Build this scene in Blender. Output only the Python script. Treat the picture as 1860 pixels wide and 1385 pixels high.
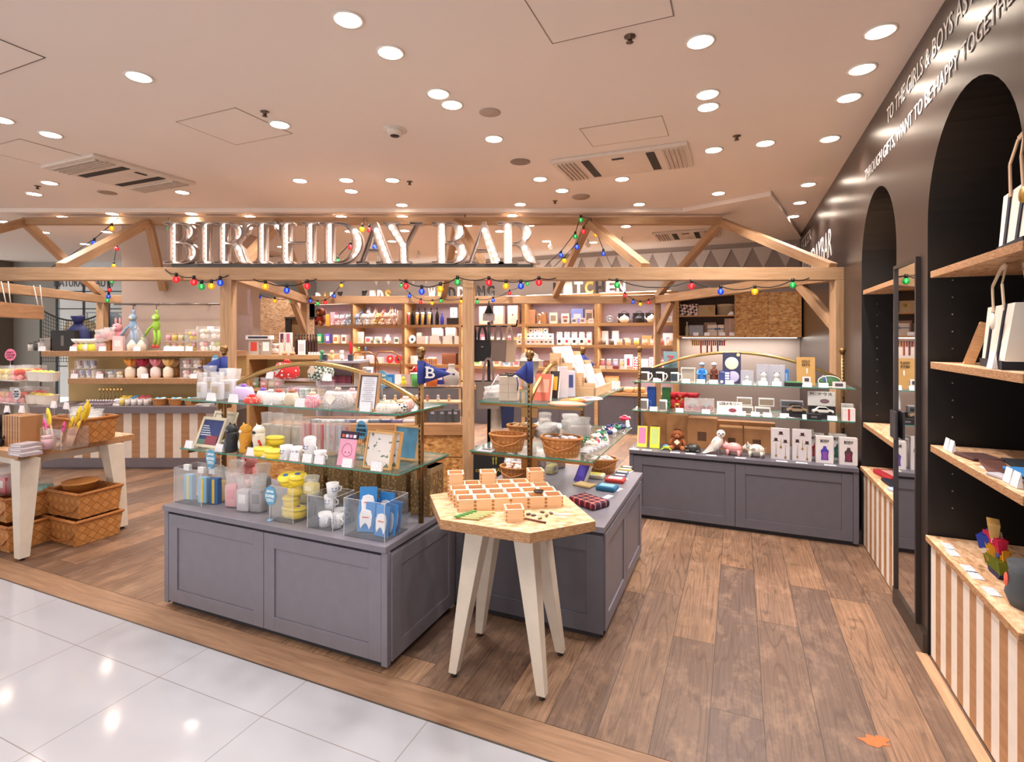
import bpy, bmesh, math, random
from mathutils import Vector, Matrix
from math import sin, cos, pi, radians as R, atan2, sqrt
for o in list(bpy.data.objects): bpy.data.objects.remove(o)
SC = bpy.context.scene; COL = SC.collection
random.seed(7)
# ---------------------------------------------------------------- camera
F = 960.0; CX = 930.0; HY = 612.0; H = 1.6; CEIL = 3.15       # focal length / horizon in photo pixels, eye height
cam = bpy.data.cameras.new('camera'); co = bpy.data.objects.new('camera', cam); COL.objects.link(co)
co.location = (0, 0, H); co.rotation_euler = (pi/2, 0, 0)
cam.sensor_fit = 'HORIZONTAL'; cam.sensor_width = 36; cam.lens = 36*F/1860
cam.shift_y = -(1385/2-HY)/1860; cam.clip_start = .05; cam.clip_end = 60
SC.camera = co
# ---------------------------------------------------------------- light and exposure
vs = SC.view_settings; vs.view_transform = 'Standard'; vs.look = 'None'; vs.gamma = 1; vs.use_curve_mapping = False; vs.exposure = 0.32
w = bpy.data.worlds.new('mall_ambient'); SC.world = w; w.use_nodes = True
w.node_tree.nodes['Background'].inputs[0].default_value = (1, .96, .95, 1); w.node_tree.nodes['Background'].inputs[1].default_value = 1.5
SPOT_W = 20.5; FILL_W = 34.0; SPOT_COL = (1, .91, .86)
# ---------------------------------------------------------------- frames: U runs into the shop along the right wall, V to the left
A = math.atan(.427); U = Vector((sin(A), cos(A), 0)); V = Vector((-cos(A), sin(A), 0)); RZ = -A
def P(px, py, z):                        # the point at height z that is seen at photo pixel px, py
    Y = F*(H-z)/(py-HY); return Vector(((px-CX)/F*Y, Y, z))
def D(px, py, Y): return Vector(((px-CX)/F*Y, Y, H-(py-HY)*Y/F))
def hit(px, o, u=0.0):                   # point on the V-line through corner o (offset u inwards) in the direction of px
    b = Vector((o[0], o[1], 0))+U*u; r = (px-CX)/F
    v = (b.x-r*b.y)/(cos(A)+r*sin(A)); return b+V*v
# ---------------------------------------------------------------- materials
def lin(h):
    h = h.lstrip('#'); c = [int(h[i:i+2], 16)/255 for i in (0, 2, 4)]
    return tuple(x/12.92 if x <= .04045 else ((x+.055)/1.055)**2.4 for x in c)
MC = {}
def newmat(n):
    m = bpy.data.materials.new(n); m.use_nodes = True; t = m.node_tree; b = t.nodes['Principled BSDF']; return m, t, b
def nd(t, k, **kw):
    n = t.nodes.new(k)
    for a, v in kw.items():
        if a.startswith('i_'):
            s = n.inputs[int(a[2:])] if a[2:].isdigit() else n.inputs[a[2:].replace('_', ' ')]
            s.default_value = v
        else: setattr(n, a, v)
    return n
def ramp(t, fac, stops, interp='LINEAR'):
    r = t.nodes.new('ShaderNodeValToRGB'); t.links.new(fac, r.inputs[0]); e = r.color_ramp; e.interpolation = interp
    while len(e.elements) < len(stops): e.elements.new(.5)
    for i, (p, c) in enumerate(stops):
        e.elements[i].position = p; e.elements[i].color = (*(lin(c) if isinstance(c, str) else c), 1)
    return r.outputs[0]
def mathn(t, op, a, b=None, c=None):
    n = t.nodes.new('ShaderNodeMath'); n.operation = op
    for i, x in enumerate((a, b, c)):
        if x is None: continue
        if isinstance(x, (int, float)): n.inputs[i].default_value = x
        else: t.links.new(x, n.inputs[i])
    return n.outputs[0]
def mix(t, fac, a, b, mode='MIX'):
    n = t.nodes.new('ShaderNodeMix'); n.data_type = 'RGBA'; n.blend_type = mode
    for s, x in ((n.inputs[0], fac), (n.inputs[6], a), (n.inputs[7], b)):
        if isinstance(x, (int, float)): s.default_value = x
        elif isinstance(x, str): s.default_value = (*lin(x), 1)
        elif isinstance(x, tuple): s.default_value = (*x[:3], 1)
        else: t.links.new(x, s)
    return n.outputs[2]
def coord(t, scale=(1, 1, 1), loc=(0, 0, 0), rot=(0, 0, 0), kind='Object'):
    tc = t.nodes.new('ShaderNodeTexCoord'); mp = t.nodes.new('ShaderNodeMapping')
    mp.inputs[1].default_value = loc; mp.inputs[2].default_value = rot; mp.inputs[3].default_value = scale
    t.links.new(tc.outputs[kind], mp.inputs[0]); return mp.outputs[0]
def noise(t, vec, scale, detail=3, rough=.5, dist=0):
    n = nd(t, 'ShaderNodeTexNoise'); n.inputs['Scale'].default_value = scale; n.inputs['Detail'].default_value = detail
    n.inputs['Roughness'].default_value = rough; n.inputs['Distortion'].default_value = dist
    if vec is not None: t.links.new(vec, n.inputs['Vector'])
    return n.outputs[0]
def bump(t, b, h, s=.2, d=.01):
    n = nd(t, 'ShaderNodeBump'); n.inputs['Strength'].default_value = s; n.inputs['Distance'].default_value = d
    t.links.new(h, n.inputs['Height']); t.links.new(n.outputs[0], b.inputs['Normal'])
def K(h, rough=.55, metal=0.0, em=0.0):   # plain surface with a faint mottling
    k = ('K', h, rough, metal, em)
    if k in MC: return MC[k]
    m, t, b = newmat('surface'+h)
    c = lin(h); v = coord(t); n = noise(t, v, 14, 2)
    t.links.new(mix(t, n, tuple(x*.9 for x in c), tuple(min(1, x*1.08) for x in c)), b.inputs['Base Color'])
    b.inputs['Roughness'].default_value = rough; b.inputs['Metallic'].default_value = metal
    if em: b.inputs['Emission Color'].default_value = (*c, 1); b.inputs['Emission Strength'].default_value = em
    MC[k] = m; return m
def once(f):
    def g(*a):
        k = (f.__name__,)+a
        if k not in MC: MC[k] = f(*a)
        return MC[k]
    return g
@once
def wood(light='#c29d78', dark='#a57e58', sc=1.0):          # boards with grain along local X
    m, t, b = newmat('wood_grain'); v = coord(t, (1.2*sc, 14*sc, 14*sc))
    n = noise(t, v, 2.2, 6, .6, .6); n2 = noise(t, coord(t, (2, 60, 60)), 3, 3)
    base = ramp(t, n, [(.3, dark), (.62, light)])
    base = mix(t, mathn(t, 'MULTIPLY', n2, .45), base, mix(t, .5, dark, '#5a3a22'))
    kn = nd(t, 'ShaderNodeTexVoronoi'); kn.inputs['Scale'].default_value = 2.2; t.links.new(coord(t, (.8, 3, 3)), kn.inputs['Vector'])
    kf = ramp(t, kn.outputs['Distance'], [(0, (1, 1, 1)), (.09, (0, 0, 0))])
    t.links.new(mix(t, mathn(t, 'MULTIPLY', kf, .6), base, '#6d4424'), b.inputs['Base Color'])
    b.inputs['Roughness'].default_value = .55; bump(t, b, n2, .08); return m
@once
def pine(c1='#e3c09a', c2='#cfa880'):                        # pale joinery
    m, t, b = newmat('pale_wood'); n = noise(t, coord(t, (2, 2, 30)), 4, 4, .6, .4)
    t.links.new(ramp(t, n, [(.3, c2), (.7, c1)]), b.inputs['Base Color']); b.inputs['Roughness'].default_value = .5; return m
@once
def osb(k=0):                                                # oriented strand board
    m, t, b = newmat('strand_board'); out = None
    tc = coord(t)
    cols = []
    for i, (rot, sc) in enumerate((((.3, .5, .4), (26, 60, 40)), ((-.6, .2, 1.5), (24, 66, 46)), ((.9, -.4, 2.6), (30, 50, 60)))):
        vo = nd(t, 'ShaderNodeTexVoronoi'); vo.inputs['Scale'].default_value = 1.0
        dn = nd(t, 'ShaderNodeTexNoise'); dn.inputs['Scale'].default_value = 30; 
        t.links.new(coord(t, sc, rot=rot), vo.inputs['Vector']); s = nd(t, 'ShaderNodeSeparateColor'); t.links.new(vo.outputs['Color'], s.inputs[0])
        cols.append(s.outputs[i])
    f = mathn(t, 'MULTIPLY', mathn(t, 'ADD', mathn(t, 'ADD', cols[0], cols[1]), cols[2]), .333)
    n = noise(t, tc, 60, 3)
    f = mathn(t, 'ADD', mathn(t, 'MULTIPLY', f, .8), mathn(t, 'MULTIPLY', n, .2))
    pal = [('#9a7250', '#c4976e', '#d2a881', '#e2c4a2'), ('#7a5128', '#a9743c', '#b98448', '#cfa268')][k]
    t.links.new(ramp(t, f, [(.18, pal[0]), (.36, pal[1]), (.52, pal[2]), (.72, pal[3])]), b.inputs['Base Color'])
    b.inputs['Roughness'].default_value = .5; bump(t, b, f, .1); return m
@once
def osb_edge():
    m, t, b = newmat('strand_board_edge'); n = noise(t, coord(t, (18, 18, 130)), 3, 4, .65)
    t.links.new(ramp(t, n, [(.3, '#7a5535'), (.5, '#a97b52'), (.68, '#cba078')]), b.inputs['Base Color'])
    b.inputs['Roughness'].default_value = .65; return m
@once
def planks():
    m, t, b = newmat('reclaimed_planks'); tc = nd(t, 'ShaderNodeTexCoord'); sp = nd(t, 'ShaderNodeSeparateXYZ'); t.links.new(tc.outputs['Object'], sp.inputs[0]); X, Y = sp.outputs[0], sp.outputs[1]
    def wn(a, b_=None):
        w_ = nd(t, 'ShaderNodeTexWhiteNoise'); w_.noise_dimensions = '2D'; c_ = nd(t, 'ShaderNodeCombineXYZ'); t.links.new(a, c_.inputs[0])
        if b_ is not None: t.links.new(b_, c_.inputs[1])
        t.links.new(c_.outputs[0], w_.inputs['Vector']); return w_.outputs[0]
    W_, L_ = .208, 1.55
    xr = mathn(t, 'MULTIPLY', mathn(t, 'ADD', X, 30.06), 1/W_); row = mathn(t, 'FLOOR', xr)
    yr = mathn(t, 'ADD', mathn(t, 'MULTIPLY', Y, 1/L_), mathn(t, 'MULTIPLY', wn(row), 7.0)); k = mathn(t, 'FLOOR', yr); rv = wn(row, k)
    ex = mathn(t, 'ABSOLUTE', mathn(t, 'SUBTRACT', mathn(t, 'FRACT', xr), .5)); ey = mathn(t, 'ABSOLUTE', mathn(t, 'SUBTRACT', mathn(t, 'FRACT', yr), .5))
    seam = mathn(t, 'MAXIMUM', mathn(t, 'GREATER_THAN', ex, .4915), mathn(t, 'GREATER_THAN', ey, .4988))
    g = nd(t, 'ShaderNodeCombineXYZ'); t.links.new(X, g.inputs[0]); t.links.new(Y, g.inputs[1]); t.links.new(mathn(t, 'MULTIPLY', rv, 37.0), g.inputs[2])
    def gn(sc, d_, r_, dist=0, s=1.0):
        mp = nd(t, 'ShaderNodeMapping'); mp.inputs[3].default_value = sc; t.links.new(g.outputs[0], mp.inputs[0]); return noise(t, mp.outputs[0], s, d_, r_, dist)
    field = gn((5.5, .30, 1), 2, .45, .25); rings = mathn(t, 'ABSOLUTE', mathn(t, 'SINE', mathn(t, 'MULTIPLY', field, 80.0)))
    fine = gn((70, 1.6, 1), 5, .65, 0, 2.0); blot = gn((3.2, 1.5, 1), 4, .6, .6, 1.3); wear = gn((9, 5, 1), 4, .7)
    base = ramp(t, rv, [(0, '#5c4940'), (.18, '#715745'), (.36, '#8f6d52'), (.52, '#5f4b41'), (.68, '#9c7658'), (.84, '#755a47'), (1, '#a58162')])
    c = mix(t, mathn(t, 'MULTIPLY', ramp(t, blot, [(.46, (0, 0, 0)), (.72, (1, 1, 1))]), .45), base, '#5b4636')
    c = mix(t, mathn(t, 'MULTIPLY', ramp(t, rings, [(0, (1, 1, 1)), (.45, (0, 0, 0))]), .55), c, '#3d2a1f')
    c = mix(t, mathn(t, 'MULTIPLY', ramp(t, fine, [(.38, (1, 1, 1)), (.58, (0, 0, 0))]), .5), c, '#4a3528')
    c = mix(t, mathn(t, 'MULTIPLY', ramp(t, wear, [(.5, (0, 0, 0)), (.75, (1, 1, 1))]), .22), c, '#cfa888')
    vo = nd(t, 'ShaderNodeTexVoronoi'); vo.inputs['Scale'].default_value = 1.7; mp4 = nd(t, 'ShaderNodeMapping'); mp4.inputs[3].default_value = (1.3, 2.2, 1); t.links.new(g.outputs[0], mp4.inputs[0]); t.links.new(mp4.outputs[0], vo.inputs['Vector'])
    kn = ramp(t, vo.outputs['Distance'], [(0, (1, 1, 1)), (.045, (.5, .5, .5)), (.11, (0, 0, 0))])
    c = mix(t, mathn(t, 'MULTIPLY', kn, .6), c, '#33241a'); c = mix(t, mathn(t, 'MULTIPLY', seam, .8), c, '#2c2019')
    t.links.new(c, b.inputs['Base Color']); b.inputs['Roughness'].default_value = .45
    bump(t, b, mathn(t, 'SUBTRACT', fine, mathn(t, 'MULTIPLY', seam, 2)), .12); return m
@once
def tiles():
    m, t, b = newmat('polished_tiles'); v = coord(t, loc=(1.843+65.7, -1.632+49.4, 0))
    br = nd(t, 'ShaderNodeTexBrick'); br.offset = 0; br.squash = 1; t.links.new(v, br.inputs['Vector'])
    br.inputs['Scale'].default_value = 1; br.inputs['Brick Width'].default_value = .657; br.inputs['Row Height'].default_value = .494
    br.inputs['Mortar Size'].default_value = .0018; br.inputs['Mortar Smooth'].default_value = .2
    br.inputs['Color1'].default_value = (*lin('#a4a5ab'), 1); br.inputs['Color2'].default_value = (*lin('#a6a7ad'), 1); br.inputs['Mortar'].default_value = (*lin('#7d746e'), 1)
    n = noise(t, coord(t, (1, 1, 1)), 3, 5, .6, 1)
    t.links.new(mix(t, mathn(t, 'MULTIPLY', ramp(t, n, [(.45, (0, 0, 0)), (.7, (1, 1, 1))]), .15), br.outputs[0], '#9c9ca2'), b.inputs['Base Color'])
    b.inputs['Roughness'].default_value = .09; b.inputs['Specular IOR Level'].default_value = .6; return m
@once
def plaster(h, sc=2.0, rough=.8, amt=.12):
    m, t, b = newmat('plaster'); c = lin(h); n = noise(t, coord(t), sc, 5, .6, .8)
    t.links.new(mix(t, n, tuple(x*(1-amt) for x in c), tuple(min(1, x*(1+amt)) for x in c)), b.inputs['Base Color'])
    b.inputs['Roughness'].default_value = rough; bump(t, b, noise(t, coord(t), 40, 3), .03); return m
@once
def weave(c1='#b9793d', c2='#8f5426', sc=28.0):
    m, t, b = newmat('splint_weave'); tc = nd(t, 'ShaderNodeTexCoord'); s = nd(t, 'ShaderNodeSeparateXYZ'); t.links.new(tc.outputs['Object'], s.inputs[0])
    xy = mathn(t, 'ADD', s.outputs[0], s.outputs[1]); cb = nd(t, 'ShaderNodeCombineXYZ')
    t.links.new(mathn(t, 'ADD', xy, s.outputs[2]), cb.inputs[0]); t.links.new(mathn(t, 'SUBTRACT', xy, s.outputs[2]), cb.inputs[1])
    ck = nd(t, 'ShaderNodeTexChecker'); ck.inputs['Scale'].default_value = sc; t.links.new(cb.outputs[0], ck.inputs['Vector'])
    n = noise(t, cb.outputs[0], 9, 4)
    c = mix(t, ck.outputs[1], c1, c2); c = mix(t, mathn(t, 'MULTIPLY', n, .6), c, '#d09050')
    # dark seams between splints
    def seam(o):
        f = mathn(t, 'FRACT', mathn(t, 'MULTIPLY', o, sc)); return mathn(t, 'LESS_THAN', f, .07)
    sx = nd(t, 'ShaderNodeSeparateXYZ'); t.links.new(cb.outputs[0], sx.inputs[0])
    sm = mathn(t, 'MAXIMUM', seam(sx.outputs[0]), seam(sx.outputs[1]))
    t.links.new(mix(t, mathn(t, 'MULTIPLY', sm, .75), c, '#4a2a12'), b.inputs['Base Color']); b.inputs['Roughness'].default_value = .5
    bump(t, b, mathn(t, 'SUBTRACT', ck.outputs[1], sm), .3, .004); return m
@once
def clear(h='#ffffff', body=.06, wr=0.0):                    # acrylic, glass and film: see-through with a real sheen
    m = bpy.data.materials.new('clear_sheet'); m.use_nodes = True; t = m.node_tree; t.nodes.remove(t.nodes['Principled BSDF'])
    out = t.nodes['Material Output']; tr = nd(t, 'ShaderNodeBsdfTransparent'); tr.inputs[0].default_value = (*[min(1, .9+.1*x) for x in lin(h)], 1)
    gl = nd(t, 'ShaderNodeBsdfGlossy'); gl.inputs['Roughness'].default_value = .08
    df = nd(t, 'ShaderNodeBsdfDiffuse'); df.inputs[0].default_value = (*lin(h), 1)
    lw = nd(t, 'ShaderNodeLayerWeight'); lw.inputs[0].default_value = .25
    m1 = nd(t, 'ShaderNodeMixShader'); m1.inputs[0].default_value = body; t.links.new(tr.outputs[0], m1.inputs[1]); t.links.new(df.outputs[0], m1.inputs[2])
    m2 = nd(t, 'ShaderNodeMixShader'); t.links.new(mathn(t, 'MULTIPLY_ADD', lw.outputs[0], .28, .03), m2.inputs[0]); t.links.new(m1.outputs[0], m2.inputs[1]); t.links.new(gl.outputs[0], m2.inputs[2])
    t.links.new(m2.outputs[0], out.inputs[0])
    if wr:
        bp = nd(t, 'ShaderNodeBump'); bp.inputs['Strength'].default_value = wr; bp.inputs['Distance'].default_value = .02
        t.links.new(noise(t, coord(t), 35, 3, .6, 1.5), bp.inputs['Height'])
        for g in (gl, lw): t.links.new(bp.outputs[0], g.inputs['Normal'])
    return m
@once
def dots(bg, fg, sc=40.0, size=.3, kind='dot'):              # printed repeat patterns
    m, t, b = newmat('print_'+kind); v = coord(t)
    if kind == 'dot':
        vo = nd(t, 'ShaderNodeTexVoronoi'); vo.inputs['Scale'].default_value = sc; vo.inputs['Randomness'].default_value = .35; t.links.new(v, vo.inputs['Vector'])
        f = mathn(t, 'LESS_THAN', vo.outputs['Distance'], size)
    elif kind == 'check':
        ck = nd(t, 'ShaderNodeTexChecker'); ck.inputs['Scale'].default_value = sc; t.links.new(coord(t, rot=(.3, .8, .78)), ck.inputs['Vector']); f = ck.outputs[1]
    elif kind == 'stripe':
        w_ = nd(t, 'ShaderNodeTexWave'); w_.inputs['Scale'].default_value = sc; w_.bands_direction = 'Z'; t.links.new(v, w_.inputs['Vector']); f = mathn(t, 'GREATER_THAN', w_.outputs[0], 1-size)
    else:
        f = mathn(t, 'GREATER_THAN', noise(t, v, sc, 2), 1-size)
    t.links.new(mix(t, f, bg, fg), b.inputs['Base Color']); b.inputs['Roughness'].default_value = .6; return m
@once
def tartan():
    m, t, b = newmat('tartan'); s = nd(t, 'ShaderNodeSeparateXYZ'); t.links.new(coord(t), s.inputs[0])
    def band(o, sc, w, ph=0.0): return mathn(t, 'LESS_THAN', mathn(t, 'FRACT', mathn(t, 'MULTIPLY_ADD', o, sc, ph)), w)
    c = mix(t, mathn(t, 'MULTIPLY', band(s.outputs[0], 22, .42), .75), '#a8182a', '#12203a')
    c = mix(t, mathn(t, 'MULTIPLY', band(s.outputs[1], 22, .42), .65), c, '#102035')
    c = mix(t, mathn(t, 'MAXIMUM', band(s.outputs[0], 22, .05, .3), band(s.outputs[1], 22, .05, .3)), c, '#e8d9c0')
    t.links.new(c, b.inputs['Base Color']); b.inputs['Roughness'].default_value = .8; return m
@once
def card():                                                   # white price ticket with fine printed lines
    m, t, b = newmat('ticket'); s = nd(t, 'ShaderNodeSeparateXYZ'); t.links.new(coord(t), s.inputs[0])
    f = mathn(t, 'LESS_THAN', mathn(t, 'FRACT', mathn(t, 'MULTIPLY', s.outputs[2], 190)), .25)
    n = noise(t, coord(t, (240, 1, 60)), 1, 1); f = mathn(t, 'MULTIPLY', f, mathn(t, 'GREATER_THAN', n, .45))
    t.links.new(mix(t, mathn(t, 'MULTIPLY', f, .55), '#f6f2f6', '#555560'), b.inputs['Base Color']); b.inputs['Roughness'].default_value = .5; return m
BRASS = lambda: K('#a8854e', .3, .9)
# ---------------------------------------------------------------- mesh builder
class MB:
    def __init__(s, m=None): s.v = []; s.f = []; s.m = []; s.sm = []; s.mat = m or K('#ffffff'); s.mods = []
    def add(s, vs, fs, m=None, smooth=False):
        b = len(s.v); s.v += [tuple(p) for p in vs]
        for f in fs: s.f.append(tuple(i+b for i in f)); s.m.append(m or s.mat); s.sm.append(smooth)
        return s
    def box(s, x0, x1, y0, y1, z0, z1, m=None, top=None, front=None):
        vs = [(x, y, z) for z in (z0, z1) for y in (y0, y1) for x in (x0, x1)]
        b = len(s.f); s.add(vs, [(0, 2, 3, 1), (4, 5, 7, 6), (0, 1, 5, 4), (2, 6, 7, 3), (0, 4, 6, 2), (1, 3, 7, 5)], m)
        if top: s.m[b+1] = top
        if front: s.m[b+2] = front
        return s
    def bc(s, c, d, m=None, **k): return s.box(c[0]-d[0]/2, c[0]+d[0]/2, c[1]-d[1]/2, c[1]+d[1]/2, c[2]-d[2]/2, c[2]+d[2]/2, m, **k)
    def hexa(s, lo, hi, m=None):                               # two quads, lower then upper
        return s.add(list(lo)+list(hi), [(3, 2, 1, 0), (4, 5, 6, 7)]+[(i, (i+1) % 4, 4+(i+1) % 4, 4+i) for i in range(4)], m)
    def prism(s, pts, z0, z1, m=None, side=None):
        n = len(pts); vs = [(x, y, z0) for x, y in pts]+[(x, y, z1) for x, y in pts]
        s.add(vs, [tuple(reversed(range(n))), tuple(range(n, 2*n))], m)
        b = len(s.v)-2*n
        for i in range(n): s.f.append((b+i, b+(i+1) % n, b+n+(i+1) % n, b+n+i)); s.m.append(side or m or s.mat); s.sm.append(False)
        return s
    def xz(s, pts, y0, y1, m=None, side=None):                 # outline in the XZ plane given thickness in Y
        n = len(pts); vs = [(x, y0, z) for x, z in pts]+[(x, y1, z) for x, z in pts]
        s.add(vs, [tuple(range(n)), tuple(reversed(range(n, 2*n)))], m); b = len(s.v)-2*n
        for i in range(n): s.f.append((b+i, b+n+i, b+n+(i+1) % n, b+(i+1) % n)); s.m.append(side or m or s.mat); s.sm.append(False)
        return s
    def lathe(s, prof, c=(0, 0, 0), n=14, m=None, sx=1, sy=1, smooth=True, wob=0, k=6):
        vs = []
        for r, z in prof:
            for i in range(n):
                a = 2*pi*i/n; q = r*(1+wob*cos(k*a)); vs.append((c[0]+q*cos(a)*sx, c[1]+q*sin(a)*sy, c[2]+z))
        fs = [(j*n+i, j*n+(i+1) % n, (j+1)*n+(i+1) % n, (j+1)*n+i) for j in range(len(prof)-1) for i in range(n)]
        s.add(vs, fs, m, smooth); b = len(s.v)-len(vs)
        s.f.append(tuple(b+i for i in reversed(range(n)))); s.m.append(m or s.mat); s.sm.append(False)
        s.f.append(tuple(b+(len(prof)-1)*n+i for i in range(n))); s.m.append(m or s.mat); s.sm.append(False); return s
    def ball(s, c, r, n=12, m=None, q=(1, 1, 1), rot=None):
        j = max(5, n//2+1); vs = []
        for a in range(j+1):
            t = pi*a/j
            for i in range(n):
                p = Vector((r*q[0]*sin(t)*cos(2*pi*i/n), r*q[1]*sin(t)*sin(2*pi*i/n), -r*q[2]*cos(t)))
                if rot: p = rot @ p
                vs.append((c[0]+p.x, c[1]+p.y, c[2]+p.z))
        return s.add(vs, [(a*n+i, a*n+(i+1) % n, (a+1)*n+(i+1) % n, (a+1)*n+i) for a in range(j) for i in range(n)], m, True)
    def tube(s, pts, r, n=8, m=None, r2=None):
        pts = [Vector(p) for p in pts]; L = len(pts); vs = []; up = None
        for i, p in enumerate(pts):
            d = (pts[min(i+1, L-1)]-pts[max(i-1, 0)]).normalized()
            if up is None: up = Vector((0, 0, 1)) if abs(d.z) < .9 else Vector((1, 0, 0))
            a = d.cross(up).normalized(); b = a.cross(d).normalized(); up = b
            rr = r+(r2-r)*i/(L-1) if r2 is not None else r
            for k in range(n): vs.append(p+a*rr*cos(2*pi*k/n)+b*rr*sin(2*pi*k/n))
        b0 = len(s.v); s.add(vs, [(i*n+k, i*n+(k+1) % n, (i+1)*n+(k+1) % n, (i+1)*n+k) for i in range(L-1) for k in range(n)], m, True)
        for q in (tuple(b0+k for k in reversed(range(n))), tuple(b0+(L-1)*n+k for k in range(n))): s.f.append(q); s.m.append(m or s.mat); s.sm.append(False)
        return s
    def xf(s, M, i0=0):
        for i in range(i0, len(s.v)): s.v[i] = tuple(M @ Vector(s.v[i]))
        return s
    def mesh(s, name):
        me = bpy.data.meshes.new(name); me.from_pydata(s.v, [], s.f); ms = []
        for m in s.m:
            if m not in ms: ms.append(m)
        for m in ms: me.materials.append(m)
        me.polygons.foreach_set('material_index', [ms.index(m) for m in s.m]); me.polygons.foreach_set('use_smooth', s.sm); me.update(); return me
def part(name, mb, parent=None, bevel=0, solid=0, label=None):
    o = bpy.data.objects.new(name, mb.mesh(name) if isinstance(mb, MB) else mb); COL.objects.link(o); o.parent = parent
    if bevel: b = o.modifiers.new('bevel', 'BEVEL'); b.width = bevel; b.segments = 2; b.limit_method = 'ANGLE'
    if solid: b = o.modifiers.new('solid', 'SOLIDIFY'); b.thickness = solid
    if label: o['label'] = label
    return o
def empty(name): o = bpy.data.objects.new(name, None); o.empty_display_size = .05; COL.objects.link(o); return o
def tag(o, label, cat, group=None):
    o['label'] = label; o['category'] = cat
    if group: o['group'] = group
    return o
def struct(o): o['kind'] = 'structure'; return o
def put(o, p, label=None, cat=None, rz=None, z=None, group=None, tilt=0, roll=0, s=1):
    o.location = (p[0], p[1], p[2] if z is None else z); o.rotation_euler = (tilt, roll, RZ if rz is None else rz)
    if s != 1: o.scale = (s, s, s)
    if label: tag(o, label, cat, group)
    return o
def copy_tree(o, parent=None):
    c = o.copy(); COL.objects.link(c); c.parent = parent
    for ch in list(o.children): copy_tree(ch, c)
    return c
PROTO = {}
def proto(f):
    def g(*a, **k):
        key = (f.__name__, a, tuple(sorted(k.items())))
        if key in PROTO:
            c = copy_tree(PROTO[key]); c.scale = (1, 1, 1)
            if 'group' in c: del c['group']
            return c
        PROTO[key] = f(*a, **k); return PROTO[key]
    return g
TXC = {}
def text_mesh(s, m, height=None, width=None, ext=.001, bold=0.0, align='CENTER'):
    k = (s, m.name, height, width, ext, bold, align)
    if k in TXC: return TXC[k]
    c = bpy.data.curves.new('lettering', 'FONT'); c.body = s; c.align_x = align; c.extrude = ext; c.offset = bold; c.resolution_u = 3
    o = bpy.data.objects.new('lettering', c); COL.objects.link(o); dg = bpy.context.evaluated_depsgraph_get()
    me = bpy.data.meshes.new_from_object(o.evaluated_get(dg)); bpy.data.objects.remove(o)
    xs = [v.co.x for v in me.vertices]; ys = [v.co.y for v in me.vertices]
    w0 = max(xs)-min(xs); h0 = max(ys)-min(ys); sy = height/h0 if height else None; sx = width/w0 if width else sy
    if sy is None: sy = sx
    y0 = min(ys); x0 = (max(xs)+min(xs))/2 if align == 'CENTER' else min(xs)
    for v in me.vertices: v.co = ((v.co.x-x0)*sx, -v.co.z, (v.co.y-y0)*sy)     # stands in XZ, faces -Y
    me.materials.clear(); me.materials.append(m); TXC[k] = me; return me
def ordn(i): return ['first', 'second', 'third', 'fourth', 'fifth', 'sixth', 'seventh', 'eighth', 'ninth', 'tenth', 'eleventh', 'twelfth', 'thirteenth', 'fourteenth', 'fifteenth', 'sixteenth', 'seventeenth', 'eighteenth', 'nineteenth', 'twentieth'][i]
def arc(cx, cy, rx, ry, a0, a1, n=10): return [(cx+rx*cos(R(a0+(a1-a0)*i/n)), cy+ry*sin(R(a0+(a1-a0)*i/n))) for i in range(n+1)]
def rod(p, q, w, h, m, name='beam', parent=None, up=Vector((0, 0, 1)), bevel=.004):   # squared timber from p to q, section w x h, local X along it
    p, q = Vector(p), Vector(q); d = q-p; L = d.length; d.normalize(); a = up.cross(d).normalized(); b = d.cross(a)
    mb = MB(m); mb.bc((0, 0, 0), (L, w, h)); o = part(name, mb, None, bevel)
    M = Matrix((d, a, b)).transposed().to_4x4(); M.translation = (p+q)/2
    if parent: o.parent = parent; o.matrix_local = parent.matrix_local.inverted() @ M if parent.matrix_local != Matrix() else M
    else: o.matrix_world = M
    return o
# ================================================================ ROOM
WL = Vector((.955, 0, 0))                                    # right wall line: WL + s*U
def room(name, mb, loc=(0, 0, 0), rz=RZ): o = part(name, mb); o.location = loc; o.rotation_euler.z = rz; return struct(o)
mb = MB(planks()); mb.box(-13, 6, 2.066, 20, -.05, 0); room('floor', mb)
mb = MB(wood('#a07d60', '#7d5e46')); mb.box(-13, 6, 1.889, 2.062, -.05, .001); room('trim_1', mb)
mb = MB(tiles()); mb.box(-13, 6, -6, 1.884, -.05, 0); room('floor_tiles', mb)
mb = MB(K('#6b625a', .4, .8)); mb.box(-13, 6, 1.883, 1.889, -.04, .003); room('trim_2', mb)
CM = plaster('#ecdfd4', .8, .85, .02)
mb = MB(CM); mb.box(-13, 8, -6, 20, CEIL, CEIL+.1); room('ceiling', mb)
# lowered band of ceiling at the back
pts = [P(-500, 0, 0)]; cy = lambda px, py: P(px, py, CEIL)
q = [cy(-900, 378), cy(1240, 378), cy(1400, 347)]; q += [Vector((5.2, 9.2, 0)), Vector((5.2, 15, 0)), Vector((-14, 15, 0))]
mb = MB(CM); mb.prism([(p.x, p.y) for p in q], CEIL-.05, CEIL-.001); o = part('ceiling_band', mb); struct(o); o.name = 'trim_3'
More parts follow.
